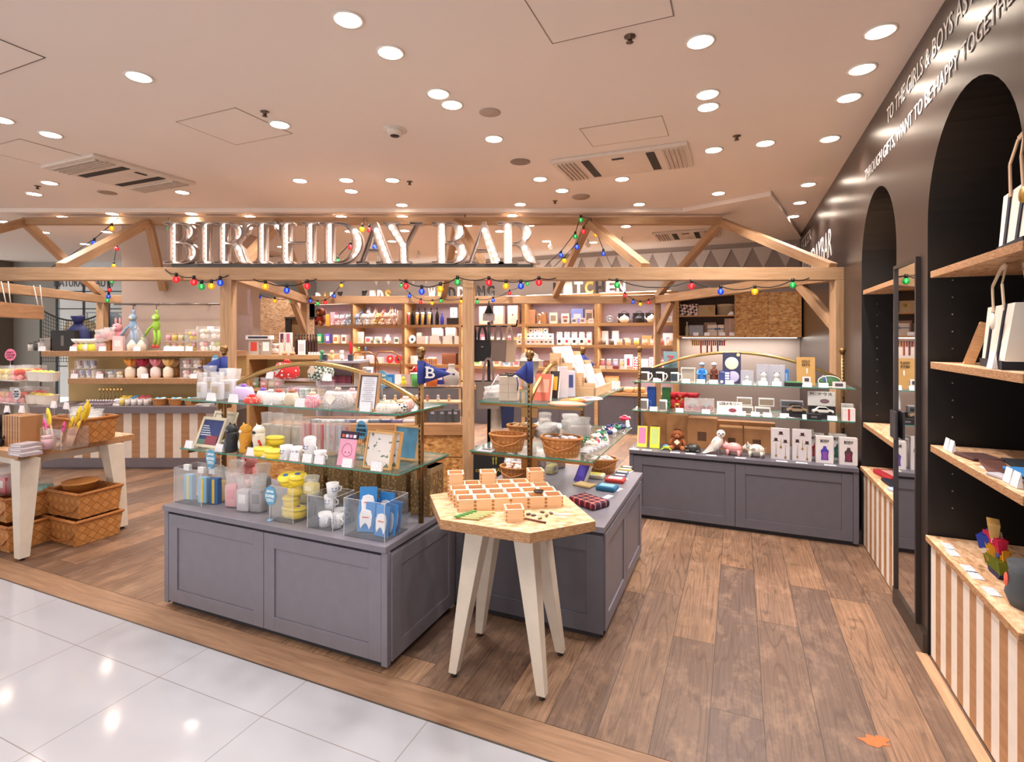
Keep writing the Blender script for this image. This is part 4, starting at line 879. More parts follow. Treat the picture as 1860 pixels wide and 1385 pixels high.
@proto
def tote(w, h, c, strap=None, d=.06, drop=.22, base=None, stripes=None):
    r = empty('tote_bag'); m = K(c, .9); mb = MB(m); n = 8
    lo = [(-w*.42, -d/2), (w*.42, -d/2), (w*.42, d/2), (-w*.42, d/2)]; hi = [(-w/2, -d*.3), (w/2, -d*.3), (w/2, d*.3), (-w/2, d*.3)]
    mb.add([(x, y, 0) for x, y in lo]+[(x, y, h) for x, y in hi]+[(x*.97, y*.9, h) for x, y in hi]+[(x*.95, y*.9, .01) for x, y in lo], [(3, 2, 1, 0)]+[(k, (k+1) % 4, 4+(k+1) % 4, 4+k) for k in range(4)]+[(4+k, 4+(k+1) % 4, 8+(k+1) % 4, 8+k) for k in range(4)]+[(8+k, 8+(k+1) % 4, 12+(k+1) % 4, 12+k) for k in range(4)]); part('bag_body', mb, r)
    if base: part('base_panel', MB(K(base, .8)).box(-w*.43, w*.43, -d/2-.004, d/2+.004, -.002, h*.13), r)
    for y in (-d*.34, d*.34):
        mb = MB(K(strap or c, .85)); x = w*.2
        pts = [(-x, y, h*.9), (-x*.9, y*1.1, h+drop*.5), (-x*.45, y*.7, h+drop*.93), (0, y*.5, h+drop), (x*.45, y*.7, h+drop*.93), (x*.9, y*1.1, h+drop*.5), (x, y, h*.9)]
        wd = .011
        for a, b_ in zip(pts, pts[1:]):
            a, b_ = Vector(a), Vector(b_); dd = (b_-a).normalized(); nn = Vector((dd.z, 0, -dd.x))*wd; e = Vector((0, .0025, 0))
            mb.hexa([a-nn-e, a+nn-e, a+nn+e, a-nn+e], [b_-nn-e, b_+nn-e, b_+nn+e, b_-nn+e])
        part('handle', mb, r)
    if stripes:
        for sx in (-1, 1):
            mb = MB(K(stripes, .8)); x = sx*w*.22
            mb.hexa([(x*.88-.014, -d/2-.004, .01), (x*.88+.014, -d/2-.004, .01), (x*.88+.014, -d/2, .01), (x*.88-.014, -d/2, .01)], [(x-.014, -d*.3-.005, h), (x+.014, -d*.3-.005, h), (x+.014, -d*.3, h), (x-.014, -d*.3, h)]); part('webbing', mb, r)
    return r
@proto
def frame(w, h, c='#b98c5e', inner='#f3f1f4', t=.02, d=.02, mount=None):
    """picture frame leaning back, hinged at its foot"""
    r = empty('picture_frame'); mb = MB(K(c, .5)); mb.box(-w/2, -w/2+t, 0, d, 0, h); mb.box(w/2-t, w/2, 0, d, 0, h); mb.box(-w/2+t, w/2-t, 0, d, 0, t); mb.box(-w/2+t, w/2-t, 0, d, h-t, h); part('frame', mb, r, .002)
    part('picture', MB(inner if not isinstance(inner, str) else K(inner)).box(-w/2+t, w/2-t, d*.4, d*.7, t, h-t), r); return r
@proto
def book(w, h, t, c, c2=None, txt=None):
    r = empty('book'); part('cover', MB(K(c, .5)).box(-w/2, w/2, 0, t, 0, h), r); part('pages', MB(K('#f3ece0')).box(-w/2+.002, w/2+.0005, .002, t-.002, .002, h+.0005), r)
    if c2: part('cover_picture', MB(K(c2)).box(-w*.36, w*.36, -.001, 0, h*.3, h*.8), r)
    if txt: o = part('title', text_mesh(txt, K('#f8f4ee'), width=w*.7, height=h*.1), r); o.location = (0, -.003, h*.84)
    return r
@proto
def vase(c='#eee6dc', h=.1, r_=.04, prof=0):
    P_ = [[(.6, 0), (1, .35), (.8, .7), (.35, .85), (.5, 1)], [(.7, 0), (1, .5), (1, .9), (.9, 1), (.85, .9)], [(.5, 0), (.5, .5), (1, 1), (.9, 1)]][prof]
    return part('vessel', MB(K(c, .3)).lathe([(a*r_, b*h) for a, b in P_], n=16))
@proto
def teapot(c='#efe8dc'):
    r = empty('teapot'); m = K(c, .35); part('body', MB(m).lathe([(.035, 0), (.062, .02), (.07, .05), (.055, .085), (.03, .095)], n=18), r)
    part('lid', MB(m).lathe([(.034, .09), (.02, .105), (.008, .108), (.010, .118), (.001, .122)], n=14), r)
    part('spout', MB(m).tube([(-.055, 0, .04), (-.085, 0, .06), (-.098, 0, .085)], .012, 8, r2=.006), r)
    part('handle', MB(K('#1c1a1a', .4)).tube([(-.05, 0, .08), (-.055, 0, .12), (-.03, 0, .155), (0, 0, .165), (.03, 0, .155), (.055, 0, .12), (.05, 0, .08)], .004, 6), r); return r
@proto
def plate(r_=.07, c='#f2ece4', c2='#2a2422'):
    r = empty('plate'); mb = MB(K(c, .3)); mb.lathe([(.001, 0), (r_*.7, .002), (r_, .012), (r_, .015), (r_*.7, .006), (.001, .005)], n=20); mb.xf(Matrix.Translation((0, .02, r_)) @ Matrix.Rotation(R(80), 4, 'X')); part('dish', mb, r)
    mb = MB(K(c2)); mb.lathe([(r_*.35, .0065), (.001, .0068)], n=12); mb.xf(Matrix.Translation((0, .02, r_)) @ Matrix.Rotation(R(80), 4, 'X')); part('motif', mb, r); return r
@proto
def glass(c='#e6b04a', h=.17, r_=.03):
    r = empty('beer_glass'); part('beer', MB(K(c, .2)).lathe([(r_*.55, .012), (r_*.6, h*.3), (r_*.9, h*.8)], n=14), r); part('foam', MB(K('#f8f0e0')).lathe([(r_*.9, h*.8), (r_*.97, h*.98), (.001, h)], n=14), r)
    part('glass', MB(clear('#ffffff', .05)).lathe([(r_*.8, 0), (r_*.62, .02), (r_*.66, h*.3), (r_, h*.8), (r_, h)], n=14), r); return r
@proto
def car(c='#d8d4ce'):
    r = empty('model_car'); mb = MB(K(c, .25)); mb.xz([(-.05, .012), (-.05, .024), (-.034, .028), (-.02, .042), (.018, .042), (.032, .028), (.052, .024), (.052, .012)], -.019, .019); part('body', mb, r, .003)
    mb = MB(K('#1a1c20', .1)); mb.xz([(-.030, .029), (-.018, .040), (.016, .040), (.027, .029)], -.0195, .0195); part('windows', mb, r)
    for x in (-.03, .033):
        mb = MB(K('#151515', .6)); 
        for y in (-.018, .018): mb.tube([(x, y-.004, .010), (x, y+.004, .010)], .010, 12)
        part('wheels', mb, r)
    return r
@proto
def windowbox(w, h, d, c='#e6e0dc', inner='#2a2a2e'):
    r = empty('window_carton'); mb = MB(K(c)); t = .008; mb.box(-w/2, w/2, 0, d/2, 0, h); mb.box(-w/2, w/2, -d/2, 0, 0, t); mb.box(-w/2, w/2, -d/2, 0, h-t, h); mb.box(-w/2, -w/2+t, -d/2, 0, t, h-t); mb.box(w/2-t, w/2, -d/2, 0, t, h-t); part('box_body', mb, r)
    part('lining', MB(K(inner)).box(-w/2+t, w/2-t, -.003, -.001, t, h-t), r); part('window', MB(clear('#ffffff', .05)).box(-w/2+t, w/2-t, -d/2, -d/2+.001, t, h-t), r); return r
@proto
def smallfig(c='#ffffff', c2='#222222', h=.09):
    r = empty('figurine'); part('body', MB(K(c, .5)).ball((0, 0, h*.32), h*.3, 10, q=(.8, .7, 1.1)), r); part('head', MB(K(c, .5)).ball((0, -.002, h*.78), h*.22, 10), r)
    mb = MB(K(c2)); 
    for x in (-1, 1): mb.ball((x*h*.17, 0, h*.95), h*.06, 6); mb.ball((x*h*.08, -h*.2, h*.8), h*.03, 6)
    part('ears_and_eyes', mb, r); return r
@proto
def cattumbler(c='#2a2a2e', c2='#4a4a52', h=.17, c3='#c8322c'):
    r = empty('animal_bottle'); m = K(c, .5); part('body', MB(m).lathe([(.030, 0), (.036, .01), (.037, h*.45), (.033, h*.62), (.034, h*.72)], n=18), r)
    mb = MB(m); mb.ball((0, 0, h*.80), .035, 14, q=(1, .95, .95))
    for x in (-1, 1): mb.add([(x*.028, .008, h*.92), (x*.010, .008, h*.97), (x*.026, .004, h*1.06), (x*.020, -.008, h*.94)], [(0, 1, 2), (1, 3, 2), (3, 0, 2)])
    hd = part('head_cap', mb, r); mb = MB(K(c2, .6)); mb.ball((0, -.033, h*.76), .012, 8, q=(1.3, .6, .8)); part('muzzle', mb, hd)
    part('belly', MB(K(c2, .6)).ball((-.01, -.02, h*.30), .026, 10, q=(.9, .75, 1.6)), r); part('tail', MB(K(c3, .6)).tube([(.03, -.02, .03), (.045, -.02, .05), (.04, -.03, .08)], .007, 8), r); return r
@proto
def facecup(h=.07, arm=False):
    r = empty('smiling_cup'); mb = MB(K('#f4f2f4', .3)); mb.lathe([(.027, 0), (.030, h*.6), (.034, h), (.031, h), (.026, .01)], n=18); part('cup', mb, r)
    if h > .09: part('top', MB(K('#f4f2f4', .3)).ball((0, 0, h), .033, 14, q=(1, 1, .5)), r)
    mb = MB(K('#3a5aa8')); z = h*.68
    for x in (-1, 1): mb.ball((x*.010, -.031, z), .0035, 6)
    mb.tube([(-.013, -.0315, z-.010), (-.006, -.0325, z-.017), (.006, -.0325, z-.017), (.013, -.0315, z-.010)], .0014, 5); part('face', mb, r)
    mb = MB(K('#f4f2f4', .3)); mb.tube([(.028, 0, h*.75), (.048, 0, h*.6), (.044, 0, h*.35), (.028, 0, h*.28)], .004, 6); part('handle', mb, r); return r
@proto
def eggsign(txtc='#f2fbff', c='#5b9fc4', stem=.14, big=1.0, tx=('JAPAN', 'SOUVENIR', 'TOKYO')):
    r = empty('round_sign'); mb = MB(K(c, .5)); n = 22; mb.xz([(.040*big*cos(2*pi*i/n), .048*big*(sin(2*pi*i/n)+(.10*sin(2*pi*i/n)**3))) for i in range(n)], -.0015, .0015); d = part('disc', mb, r); d.location = (0, 0, stem+.05*big)
    for i, s in enumerate(tx):
        o = part('lettering', text_mesh(s, K(txtc), width=(.050, .064, .050)[i]*big, height=.017*big, bold=.02), d); o.location = (0, -.003, (.013-.023*i)*big)
    mb = MB(K('#b8c4cc', .3, .8)); mb.tube([(0, 0, 0), (0, 0, stem)], .0018, 6); part('wire_stem', mb, r)
    mb = MB(K('#7fa7c8', .4)); mb.lathe([(.018, 0), (.016, .006), (.001, .008)], n=12); part('foot', mb, r); return r
@proto
def quadruped(c='#e8a3a3', c2='#c47a7a', L=.13, spots=None):
    r = empty('pig_figurine'); m = K(c, .35) if not spots else dots(c, spots, 28.0, .42, 'blot'); mb = MB(m); s = L/.13
    mb.ball((0, 0, .052*s), .034*s, 16, q=(1.45, .95, 1.0)); mb.ball((-.050*s, 0, .060*s), .024*s, 14, q=(1.15, 1, 1))
    mb.tube([(-.068*s, 0, .054*s), (-.084*s, 0, .052*s)], .0125*s, 12, r2=.0115*s)
    for x, y in ((-.035, -.017), (-.030, .017), (.034, -.017), (.038, .017)): mb.tube([(x*s, y*s, .040*s), (x*s, y*s, .018*s), ((x-.002)*s, y*s, 0)], .012*s, 10, r2=.007*s)
    part('body', mb, r)
    for y in (-1, 1):
        a = MB(m); a.add([(-.048*s, y*.012*s, .078*s), (-.060*s, y*.020*s, .076*s), (-.058*s, y*.026*s, .096*s), (-.052*s, y*.014*s, .082*s)], [(0, 1, 2), (1, 3, 2), (3, 0, 2), (0, 3, 1)]); part('ear', a, r)
    mb = MB(K('#2a1a18', .2)); 
    for y in (-1, 1): mb.ball((-.066*s, y*.014*s, .068*s), .0025*s, 6)
    part('eyes', mb, r); part('tail', MB(m).tube([(.050*s, 0, .065*s), (.058*s, .004*s, .070*s), (.056*s, -.003*s, .062*s)], .002*s, 6), r); return r
@proto
def stick(c='#f2d22e', L=.2, face=False, w=.02):
    """slim handled goods leaning in a bin; stands on its end"""
    r = empty('novelty_spatula'); part('shaft', MB(K('#d8a88c', .6)).tube([(0, 0, 0), (0, 0, L*.6)], .006, 6), r); part('head', MB(K(c, .5)).ball((0, 0, L*.78), w, 10, q=(1, .35, L*.24/w)), r)
    if face:
        mb = MB(K('#2a2018')); 
        for x in (-1, 1): mb.ball((x*w*.3, -w*.34, L*.83), .0035, 6)
        mb.tube([(-w*.4, -w*.33, L*.79), (0, -w*.37, L*.76), (w*.4, -w*.33, L*.79)], .0016, 5); part('face', mb, r)
    return r
@proto
def scarf(c='#c02a3a', c2='#e8d8c8', s=.06, sd=0):
    rd = random.Random(sd); r = empty('scrunchie'); mb = MB(dots(c, c2, 60.0, .35, 'blot')); n = 22; k = 8; ring = []
    for i in range(n):
        a = 2*pi*i/n; q = s*(.62+.08*sin(a*7+sd)); rr = s*.3*(1+.25*sin(a*9+sd*2)); ring.append([(cos(a)*(q+rr*cos(2*pi*j/k)), sin(a)*(q+rr*cos(2*pi*j/k))*.8, s*.36+rr*sin(2*pi*j/k)) for j in range(k)])
    mb.add([p for q in ring for p in q], [(i*k+j, ((i+1) % n)*k+j, ((i+1) % n)*k+(j+1) % k, i*k+(j+1) % k) for i in range(n) for j in range(k)], smooth=True); part('fabric_ring', mb, r)
    part('bow_loop', MB(K(c, .8)).ball((s*.2, -s*.3, s*.7), s*.35, 8, q=(1.2, .6, .6)), r); return r
@proto
def packet(w=.12, d=.09, t=.012, c='#c9a06a', c2=None, m=None):
    r = empty('flat_pouch'); mb = MB(m if m else K(c, .8)); mb.box(-w/2, w/2, -d/2, d/2, 0, t); part('cover', mb, r, t*.3)
    if c2: part('patch', MB(K(c2, .7)).box(-w*.36, w*.36, -d*.3, d*.3, t, t+.0012), r)
    return r
@proto
def masu(h=.055, s=.072, fill=None):
    """square joinery box with visible finger joints"""
    r = empty('wooden_masu_box'); m = pine('#ecc79c', '#dcb184'); t = .007; mb = MB(m)
    for a in ((-s/2, s/2, -s/2, -s/2+t), (-s/2, s/2, s/2-t, s/2), (-s/2, -s/2+t, -s/2+t, s/2-t), (s/2-t, s/2, -s/2+t, s/2-t)): mb.box(*a, 0, h, top=pine('#f7e2c8', '#efd6b6'))
    mb.box(-s/2+t, s/2-t, -s/2+t, s/2-t, 0, .006); part('box_walls', mb, r)
    mb = MB(K('#a8713f', .6)); k = 3
    for x in (-1, 1):
        for i in range(k):
            z = h*(.12+.30*i); mb.box(x*s/2-(.006 if x > 0 else -.0), x*s/2+(.0 if x > 0 else .006), -s/2-.0006, -s/2, z, z+h*.15)
    part('finger_joints', mb, r)
    if fill: 
        part('liner', MB(K(fill)).box(-s/2+t+.0005, s/2-t-.0005, -s/2+t+.0005, s/2-t-.0005, .0062, h*.35), r)
    return r
def pc(px, O, u, z, lab, w=.062, h=.045, rz=None):
    o = price_card(w, h); put(o, hit(px, O, u), f'white price card {lab}', 'price card', z=z, rz=rz, group='white price cards'); return o
def scale_at(px, O, u): p = hit(px, O, u); return p, p.y/F
# ================================================================ GOODS ON THE FRONT LEFT CABINET
def g(o, px, O, u, z, label, cat, group=None, rz=None, tilt=0, roll=0, s=1):
    return put(o, hit(px, O, u), label, cat, rz=rz, z=z, group=group, tilt=tilt, roll=roll, s=s)
def lean(o, a=14): o.rotation_euler.x = -R(a); return o
Z0, Z1, Z2 = .6, .92, 1.214
# counter level
g(clearbox(.24, .15, .21), 362, OL, .13, Z0, 'acrylic bin of blue and yellow packets, leftmost on front cabinet', 'bin')
for i, (px, u, c, c2) in enumerate(((345, .13, '#7db4d8', '#e8d04a'), (371, .12, '#86bfe0', '#f0d24c'), (391, .13, '#2f5f9a', '#d8b83a'))):
    g(box(.055, .035, .15, c, face=c2, fw=.3, fh=.95), px, OL, u, Z0+.003, f'{["pale blue and yellow packet at left","pale blue and yellow packet in middle","dark blue packet at right"][i]} of the leftmost acrylic bin', 'packet', rz=RZ+.25)
    g(box(.05, .02, .035, '#f4f2f0'), px-4, OL, u+.045, Z0+.16, f'white paper header of the {["left","middle","right"][i]} packet in leftmost bin', 'paper card')
for px, u, c, c2, h_, lb in ((400, .18, '#ddb35c', '#f2ead8', .20, 'yellow figure bottle wrapped in film beside leftmost acrylic bin'), (425, .14, '#eaa4ac', '#e78890', .21, 'pink figure bottle in film next to the yellow one'), (430, .30, '#e7a9a4', '#f5d5d0', .22, 'second pink wrapped bottle behind the front pink one'), (446, .11, '#c9c4ca', '#f2eef0', .20, 'white dog-shaped bottle in film left of the round blue sign'), (470, .13, '#8f8b94', '#4c4952', .21, 'grey patterned bottle in film directly left of round sign'), (478, .30, '#6e6a72', '#8f8b94', .22, 'dark grey wrapped bottle behind the round blue sign')):
    g(filmbag(.10, .08, h_, c, c2), px, OL, u, Z0, lb, 'bottle', rz=RZ+.2)
g(plush('#d98a86', '#e9aaa4', .24, 'long'), 455, OL, .52, Z0+.001, 'pink soft toy at the back under the lower glass shelf', 'soft toy')
g(eggsign(stem=.085), 491, OL, .045, Z0, 'round blue JAPAN SOUVENIR TOKYO sign standing on the cabinet top', 'sign')
g(clearbox(.17, .17, .19), 533, OL, .13, Z0, 'acrylic bin of yellow lunch boxes, second from left on front cabinet', 'bin')
for k, (dx, dz, t, a) in enumerate(((-.02, .004, 0, 0), (.03, .004, 0, .3), (-.01, .065, .15, .2), (.02, .125, -.2, .5), (-.03, .185, .5, .1), (.03, .19, .3, .8))):
    mb = MB(K('#f0cf2a', .35)); mb.lathe([(.034, 0), (.042, .01), (.040, .045)], n=16, sx=1.15); o = empty('lunch_box'); part('box_body', mb, o); mb = MB(K('#f6dc4a', .3)); mb.lathe([(.044, .045), (.044, .052), (.036, .060), (.001, .062)], n=16, sx=1.15); part('lid', mb, o)
    mb = MB(K('#3f6fb4')); mb.ball((0, 0, .062), .012, 8, q=(1.4, 1, .2)); part('sticker', mb, o)
    p = hit(533, OL, .13)+V*(-dx); put(o, p, f'yellow lidded lunch box, {ordn(k)} from the bottom of the yellow heap', 'lunch box', z=Z0+dz, rz=RZ+a, tilt=t, group='yellow lunch boxes in the acrylic bin')
g(filmbag(.12, .08, .13, '#e8c93a', '#f3e08a'), 552, OL, .36, Z0, 'crumpled yellow film packet behind the yellow lunch boxes', 'packet')
g(filmbag(.10, .07, .10, '#e6cf5a', '#f6ecc0'), 566, OL, .14, Z0+.14, 'small yellow film packet balanced between two acrylic bins', 'packet')
g(clearbox(.17, .17, .17), 602, OL, .13, Z0, 'acrylic bin of white smiling cups, third from left on front cabinet', 'bin')
for k, (px, u, dz) in enumerate(((590, .09, 0), (612, .10, 0), (600, .16, .07), (618, .17, .0), (604, .15, .14))):
    g(facecup(), px, OL, u, Z0+.004+dz, f'white smiling cup in the acrylic bin, {ordn(k)} of the stack', 'cup', group='white smiling cups in the bin', rz=RZ+.4*k-.6)
g(clearbox(.25, .20, .19), 684, OL, .13, Z0, 'large acrylic bin of blue tooth-shaped packets at the cabinet corner', 'bin')
def toothpack(): 
    r = empty('tooth_packet'); mb = MB(K('#2f86cc', .5)); mb.box(-.045, .045, -.004, .004, 0, .15); part('backing_card', mb, r, .001)
    mb = MB(K('#f1eef0', .35)); mb.xz([(-.030, .035), (-.024, .015), (-.012, .035), (0, .045), (.012, .035), (.022, .012), (.032, .035), (.034, .08), (.026, .105), (0, .112), (-.026, .105), (-.034, .08)], -.012, -.004); part('tooth_blister', mb, r, .002)
    part('red_print', MB(K('#d8705a')).box(-.018, .018, -.0135, -.012, .07, .076), r); return r
tp = proto(toothpack)
for k, (px, u, a, dz) in enumerate(((664, .10, .25, 0), (672, .15, .1, .0), (692, .08, -.1, 0), (706, .12, -.3, .0), (714, .17, -.2, .0), (668, .12, .4, .07), (700, .19, .0, .03))):
    o = tp(); g(o, px, OL, u, Z0+.006+dz, f'blue card packet with white tooth, {ordn(k)} in the corner bin', 'packet', group='blue tooth packets', rz=RZ+a, tilt=-.15)
BARK = lambda: dots('#7a5c34', '#b08f58', 70.0, .42, 'blot')
BK = BARK()
for k, (px, w_, h_) in enumerate(((585, .15, .24), (628, .16, .27), (676, .17, .27), (728, .17, .27), (776, .13, .27))):
    o = empty('patterned_gift_box'); part('box_body', MB(BK).box(-w_/2, w_/2, -.07, .07, 0, h_), o); part('lid', MB(K('#9a8058')).box(-w_/2-.002, w_/2+.002, -.072, .072, h_-.03, h_), o)
    g(o, px, OL, .50, Z0, f'brown speckled upright box under glass shelf, {ordn(k)} from left', 'box', group='brown speckled boxes at the back')
for px, u in ((345, .01), (560, .012), (640, .012)): pass
# lower glass shelf
def leanframe(fn, px, O, u, z, lb, cat, a=16, rz=None): return g(fn, px, O, u, z, lb, cat, tilt=-R(a), rz=rz)
fm = MB(K('#26306a', .5)); 
def artframe():
    r = frame(.21, .19, '#d9cdb4', '#2c3a72', .018, .015); a = MB(K('#26304f')); mb = MB(K('#8a3b4a')); mb.box(-.02, .075, .002, .005, .02, .075); part('red_patch', mb, r); mb = MB(K('#5c7a6c')); mb.box(-.085, -.02, .002, .005, .02, .05); part('green_patch', mb, r)
    mb = MB(K('#c7d0dc')); 
    for k in range(5): mb.box(-.08, -.03+.01*k, .003, .0055, .13-.014*k, .136-.014*k)
    part('pale_streaks', mb, r); return r
leanframe(artframe(), 372, OL, .16, Z1, 'framed print of dark blue and red patches, leftmost on lower glass shelf', 'picture frame', 22)
leanframe(frame(.21, .20, '#c9bda4', '#d8d0c0', .018, .015), 392, OL, .32, Z1, 'pale frame behind the blue and red print', 'picture frame', 22)
for px, a, lb in ((421, ('#26262b', '#55555e', .165, '#1b1b1f'), 'black cat-shaped bottle on lower glass shelf'), (446, ('#e0a032', '#f4ede0', .165, '#c87f22'), 'ginger animal-shaped bottle beside the black cat bottle'), (470, ('#ece4d4', '#2a2626', .16, '#c8322c'), 'cream and black animal bottle right of the ginger one')):
    g(cattumbler(*a), px, OL, .14+(px-421)*.001, Z1, lb, 'bottle', rz=RZ-.1)
for k, (px, u, dz) in enumerate(((478, .14, 0), (498, .12, 0), (490, .26, .0), (500, .26, .04))):
    o = empty('lunch_box'); mb = MB(K('#f2d533', .35)); mb.lathe([(.05, 0), (.06, .008), (.058, .035)], n=18, sy=.7); part('box_body', mb, o); mb = MB(K('#f8e25a', .3)); mb.lathe([(.062, .035), (.062, .042), (.052, .048), (.001, .050)], n=18, sy=.7); part('lid', mb, o)
    g(o, px, OL, u, Z1+dz, f'yellow oval lunch box on lower glass shelf, {ordn(k)} of four', 'lunch box', group='yellow oval boxes on the glass shelf')
g(facecup(.075), 520, OL, .13, Z1, 'white smiling cup right of the yellow oval boxes', 'cup')
g(facecup(.065), 538, OL, .16, Z1, 'second white smiling cup on the lower glass shelf', 'cup', rz=RZ+.5)
g(facecup(.115), 563, OL, .17, Z1, 'tall white smiling figure with a raised arm', 'figure')
g(facecup(.06), 582, OL, .15, Z1, 'small white cup right of the tall smiling figure', 'cup')
for k in range(8):
    c = ['#e8a8b4', '#c94a5a', '#e4b7bd', '#cc4453', '#d8d0d8', '#c8a9b4', '#b8c8dc', '#c95560'][k]
    px = 552+k*11; o = empty('boxed_toothbrush'); part('brush', MB(K(c, .4)).box(-.010, .010, -.004, .004, .012, .16), o, .002); part('case', MB(clear('#f2f0f4', .14)).box(-.017, .017, -.017, .017, 0, .19), o)
    g(o, px, OL, .36, Z1, f'tall clear case with {["pink","red","pink","red","grey","mauve","blue","red"][k]} content, {ordn(k)} of the row', 'case', group='tall clear cases on the lower glass shelf')
for k, (px, c) in enumerate(((485, '#e8dcd0'), (505, '#e9e2dc'), (525, '#e3d4c4'), (540, '#dcd4cc'))):
    g(filmbag(.08, .06, .19, c, '#f0e2c8'), px, OL, .44, Z1, f'tall pale film packet at shelf back, {ordn(k)} from left', 'packet', group='tall pale film packets')
def pinkcard():
    r = empty('carded_packet'); part('card', MB(K('#f0a9c4', .6)).box(-.055, .055, 0, .006, 0, .14), r); part('header', MB(K('#2c1c34')).box(-.056, .056, -.002, .008, .14, .18), r)
    mb = MB(K('#f4f0f2'))
    for i, c in enumerate(('#d8604a', '#e8e4f0', '#e890c0', '#f4f0f4')): mb.box(-.045+.025*i, -.027+.025*i, -.004, -.002, .147, .163, K(c))
    part('coloured_squares', mb, r)
    mb = MB(K('#b06a8a')); pts = [(.032*cos(R(a_)), -.0015, .075+.038*sin(R(a_))*(1.1 if a_ < 180 else .7)) for a_ in range(0, 361, 20)]; mb.tube(pts, .0012, 4)
    for x in (-.010, .014): mb.ball((x, -.001, .07), .003, 6, K('#3a1a28'))
    part('outline_drawing', mb, r); return r
leanframe(pinkcard(), 626, OL, .13, Z1, 'pink carded face packet with dark header on lower glass shelf', 'packet', 14)
MAPW = dots('#e3dcd8', '#6f7f6a', 38.0, .40, 'blot'); 
leanframe(frame(.17, .19, '#d6a86c', MAPW, .010, .02), 682, OL, .14, Z1, 'wooden frame with speckled green and white board, nearest at shelf end', 'picture frame', 14)
leanframe(frame(.17, .19, '#cf9f60', MAPW, .010, .02), 696, OL, .18, Z1, 'wooden framed board just behind the speckled green one', 'picture frame', 14)
leanframe(frame(.17, .19, '#d6a86c', '#5f9cc0', .012, .02), 732, OL, .36, Z1, 'wooden frame with blue picture behind the speckled boards', 'picture frame', 14)
g(eggsign('#20303a', stem=.11), 657, OL, .30, Z1, 'round blue sign with dark lettering behind the pink packet', 'sign')
g(eggsign(stem=.01), 383, OL, .08, Z1-.095, 'round blue JAPAN SOUVENIR TOKYO sign clipped below lower glass shelf', 'sign')
for k, px in enumerate((341, 396, 454, 481, 512, 533, 556, 578, 629, 682)): pc(px, OL, .105, Z1, f'on lower glass shelf edge of front left rack, {ordn(k)} from left')
# upper glass shelf
for k, (px, u) in enumerate(((367, .20), (382, .30), (395, .18), (413, .24), (425, .34), (402, .42))):
    g(filmbag(.10, .05, [.16, .20, .17, .19, .18, .22][k], '#ddd8dc', '#c8a878'), px, OL, u, Z2, f'clear film packet with tan label at left end of upper glass shelf, {ordn(k)}', 'packet', rz=RZ+[-.3, .2, .1, .5, .3, 0][k], group='clear film packets on the upper glass shelf')
g(purse(.16, .10, dots('#d9c2ea', '#efe2f4', 30.0, .3, 'blot'), '#b8a8c8', '#9a6ad0'), 443, OL, .24, Z2, 'lavender clasp pouch with purple clasp balls', 'purse')
g(purse(.10, .05, dots('#e0483c', '#f8e8e0', 90.0, .3), '#c8605a', '#d8322c'), 458, OL, .13, Z2, 'small red clasp purse on its side below the lavender pouch', 'purse')
for k, (px, u) in enumerate(((478, .2), (492, .15), (507, .17))): g(purse(.075, .085, dots('#f1ece8', '#4a4a4e', 60.0, .18), '#8f8a88', ['#7a58c0', '#d8d0d4', '#c84a44'][k]), px, OL, u, Z2, f'small white clasp purse with {["purple","white","red"][k]} clasp balls, middle of upper shelf', 'purse')
g(purse(.08, .085, dots('#d8c6ae', '#efe6da', 60.0, .3), '#b08a5a', '#a86a4a'), 530, OL, .18, Z2, 'small tan clasp purse left of the pink checked one', 'purse')
g(purse(.085, .085, dots('#e8909c', '#f6dcdc', 110.0, .4), '#b8a090', '#f0d8b8'), 568, OL, .14, Z2, 'small pink checked clasp purse on upper glass shelf', 'purse')
g(purse(.18, .115, dots('#d8d2cf', '#c2bab8', 80.0, .35, 'check'), '#a8a09c', '#c8b8b0', .08, '#f0e8dc'), 614, OL, .17, Z2, 'large pale grey clasp pouch with a square tag', 'purse')
g(purse(.12, .09, dots('#ecd9d6', '#e0a8a8', 70.0, .3), '#b8a090', '#e8b8c0'), 640, OL, .36, Z2, 'pale pink clasp pouch behind the certificate frame', 'purse')
mb = MB(clear('#ffe8f0', .12)); mb.box(-.21, .21, -.07, .07, .115, .12); mb.box(-.21, -.205, -.07, .07, 0, .115); mb.box(.205, .21, -.07, .07, 0, .115); o = part('acrylic_riser', mb); g(o, 545, OL, .44, Z2, 'clear acrylic riser at the back of upper glass shelf', 'riser')
ZR = Z2+.121
g(purse(.15, .125, dots('#d02a2c', '#f8e4dc', 42.0, .30), '#a83028', '#d8322c', .10, '#f3e9dd'), 521, OL, .44, ZR, 'red dotted clasp pouch with white tag on the acrylic riser', 'purse')
g(purse(.15, .125, dots('#46554c', '#d8dcd0', 60.0, .45, 'check'), '#4a4a44', '#4a4a44', .10, '#eed9c4'), 583, OL, .44, ZR, 'dark green woven-check clasp pouch on the acrylic riser', 'purse')
for px in (489, 592): pc(px, OL, .385, ZR, 'on the acrylic riser ' + ('left of the red dotted pouch' if px < 500 else 'before the green pouch'))
for k in range(6):
    c = ['#f2c0cc', '#f0b4c4', '#cfe6e2', '#dff0e0', '#f4d8a8', '#efe0b0'][k]
    g(giftjar(.05, .075, c, '#ffffff'), 528+k*11, OL, .46, Z2, f'{["pink","rose","mint","pale green","peach","cream"][k]} clear-boxed beads under the acrylic riser', 'gift box')
o = leanframe(frame(.14, .20, '#b98e66', '#efeef4', .014, .014), 664, OL, .14, Z2, 'small upright wooden frame with a printed certificate', 'picture frame', 10)
mb = MB(K('#4a3a30')); mb.box(-.056, -.05, .002, .0055, .014, .186); mb.box(.05, .056, .002, .0055, .014, .186); mb.box(-.056, .056, .002, .0055, .180, .186); part('inner_edge', mb, o)
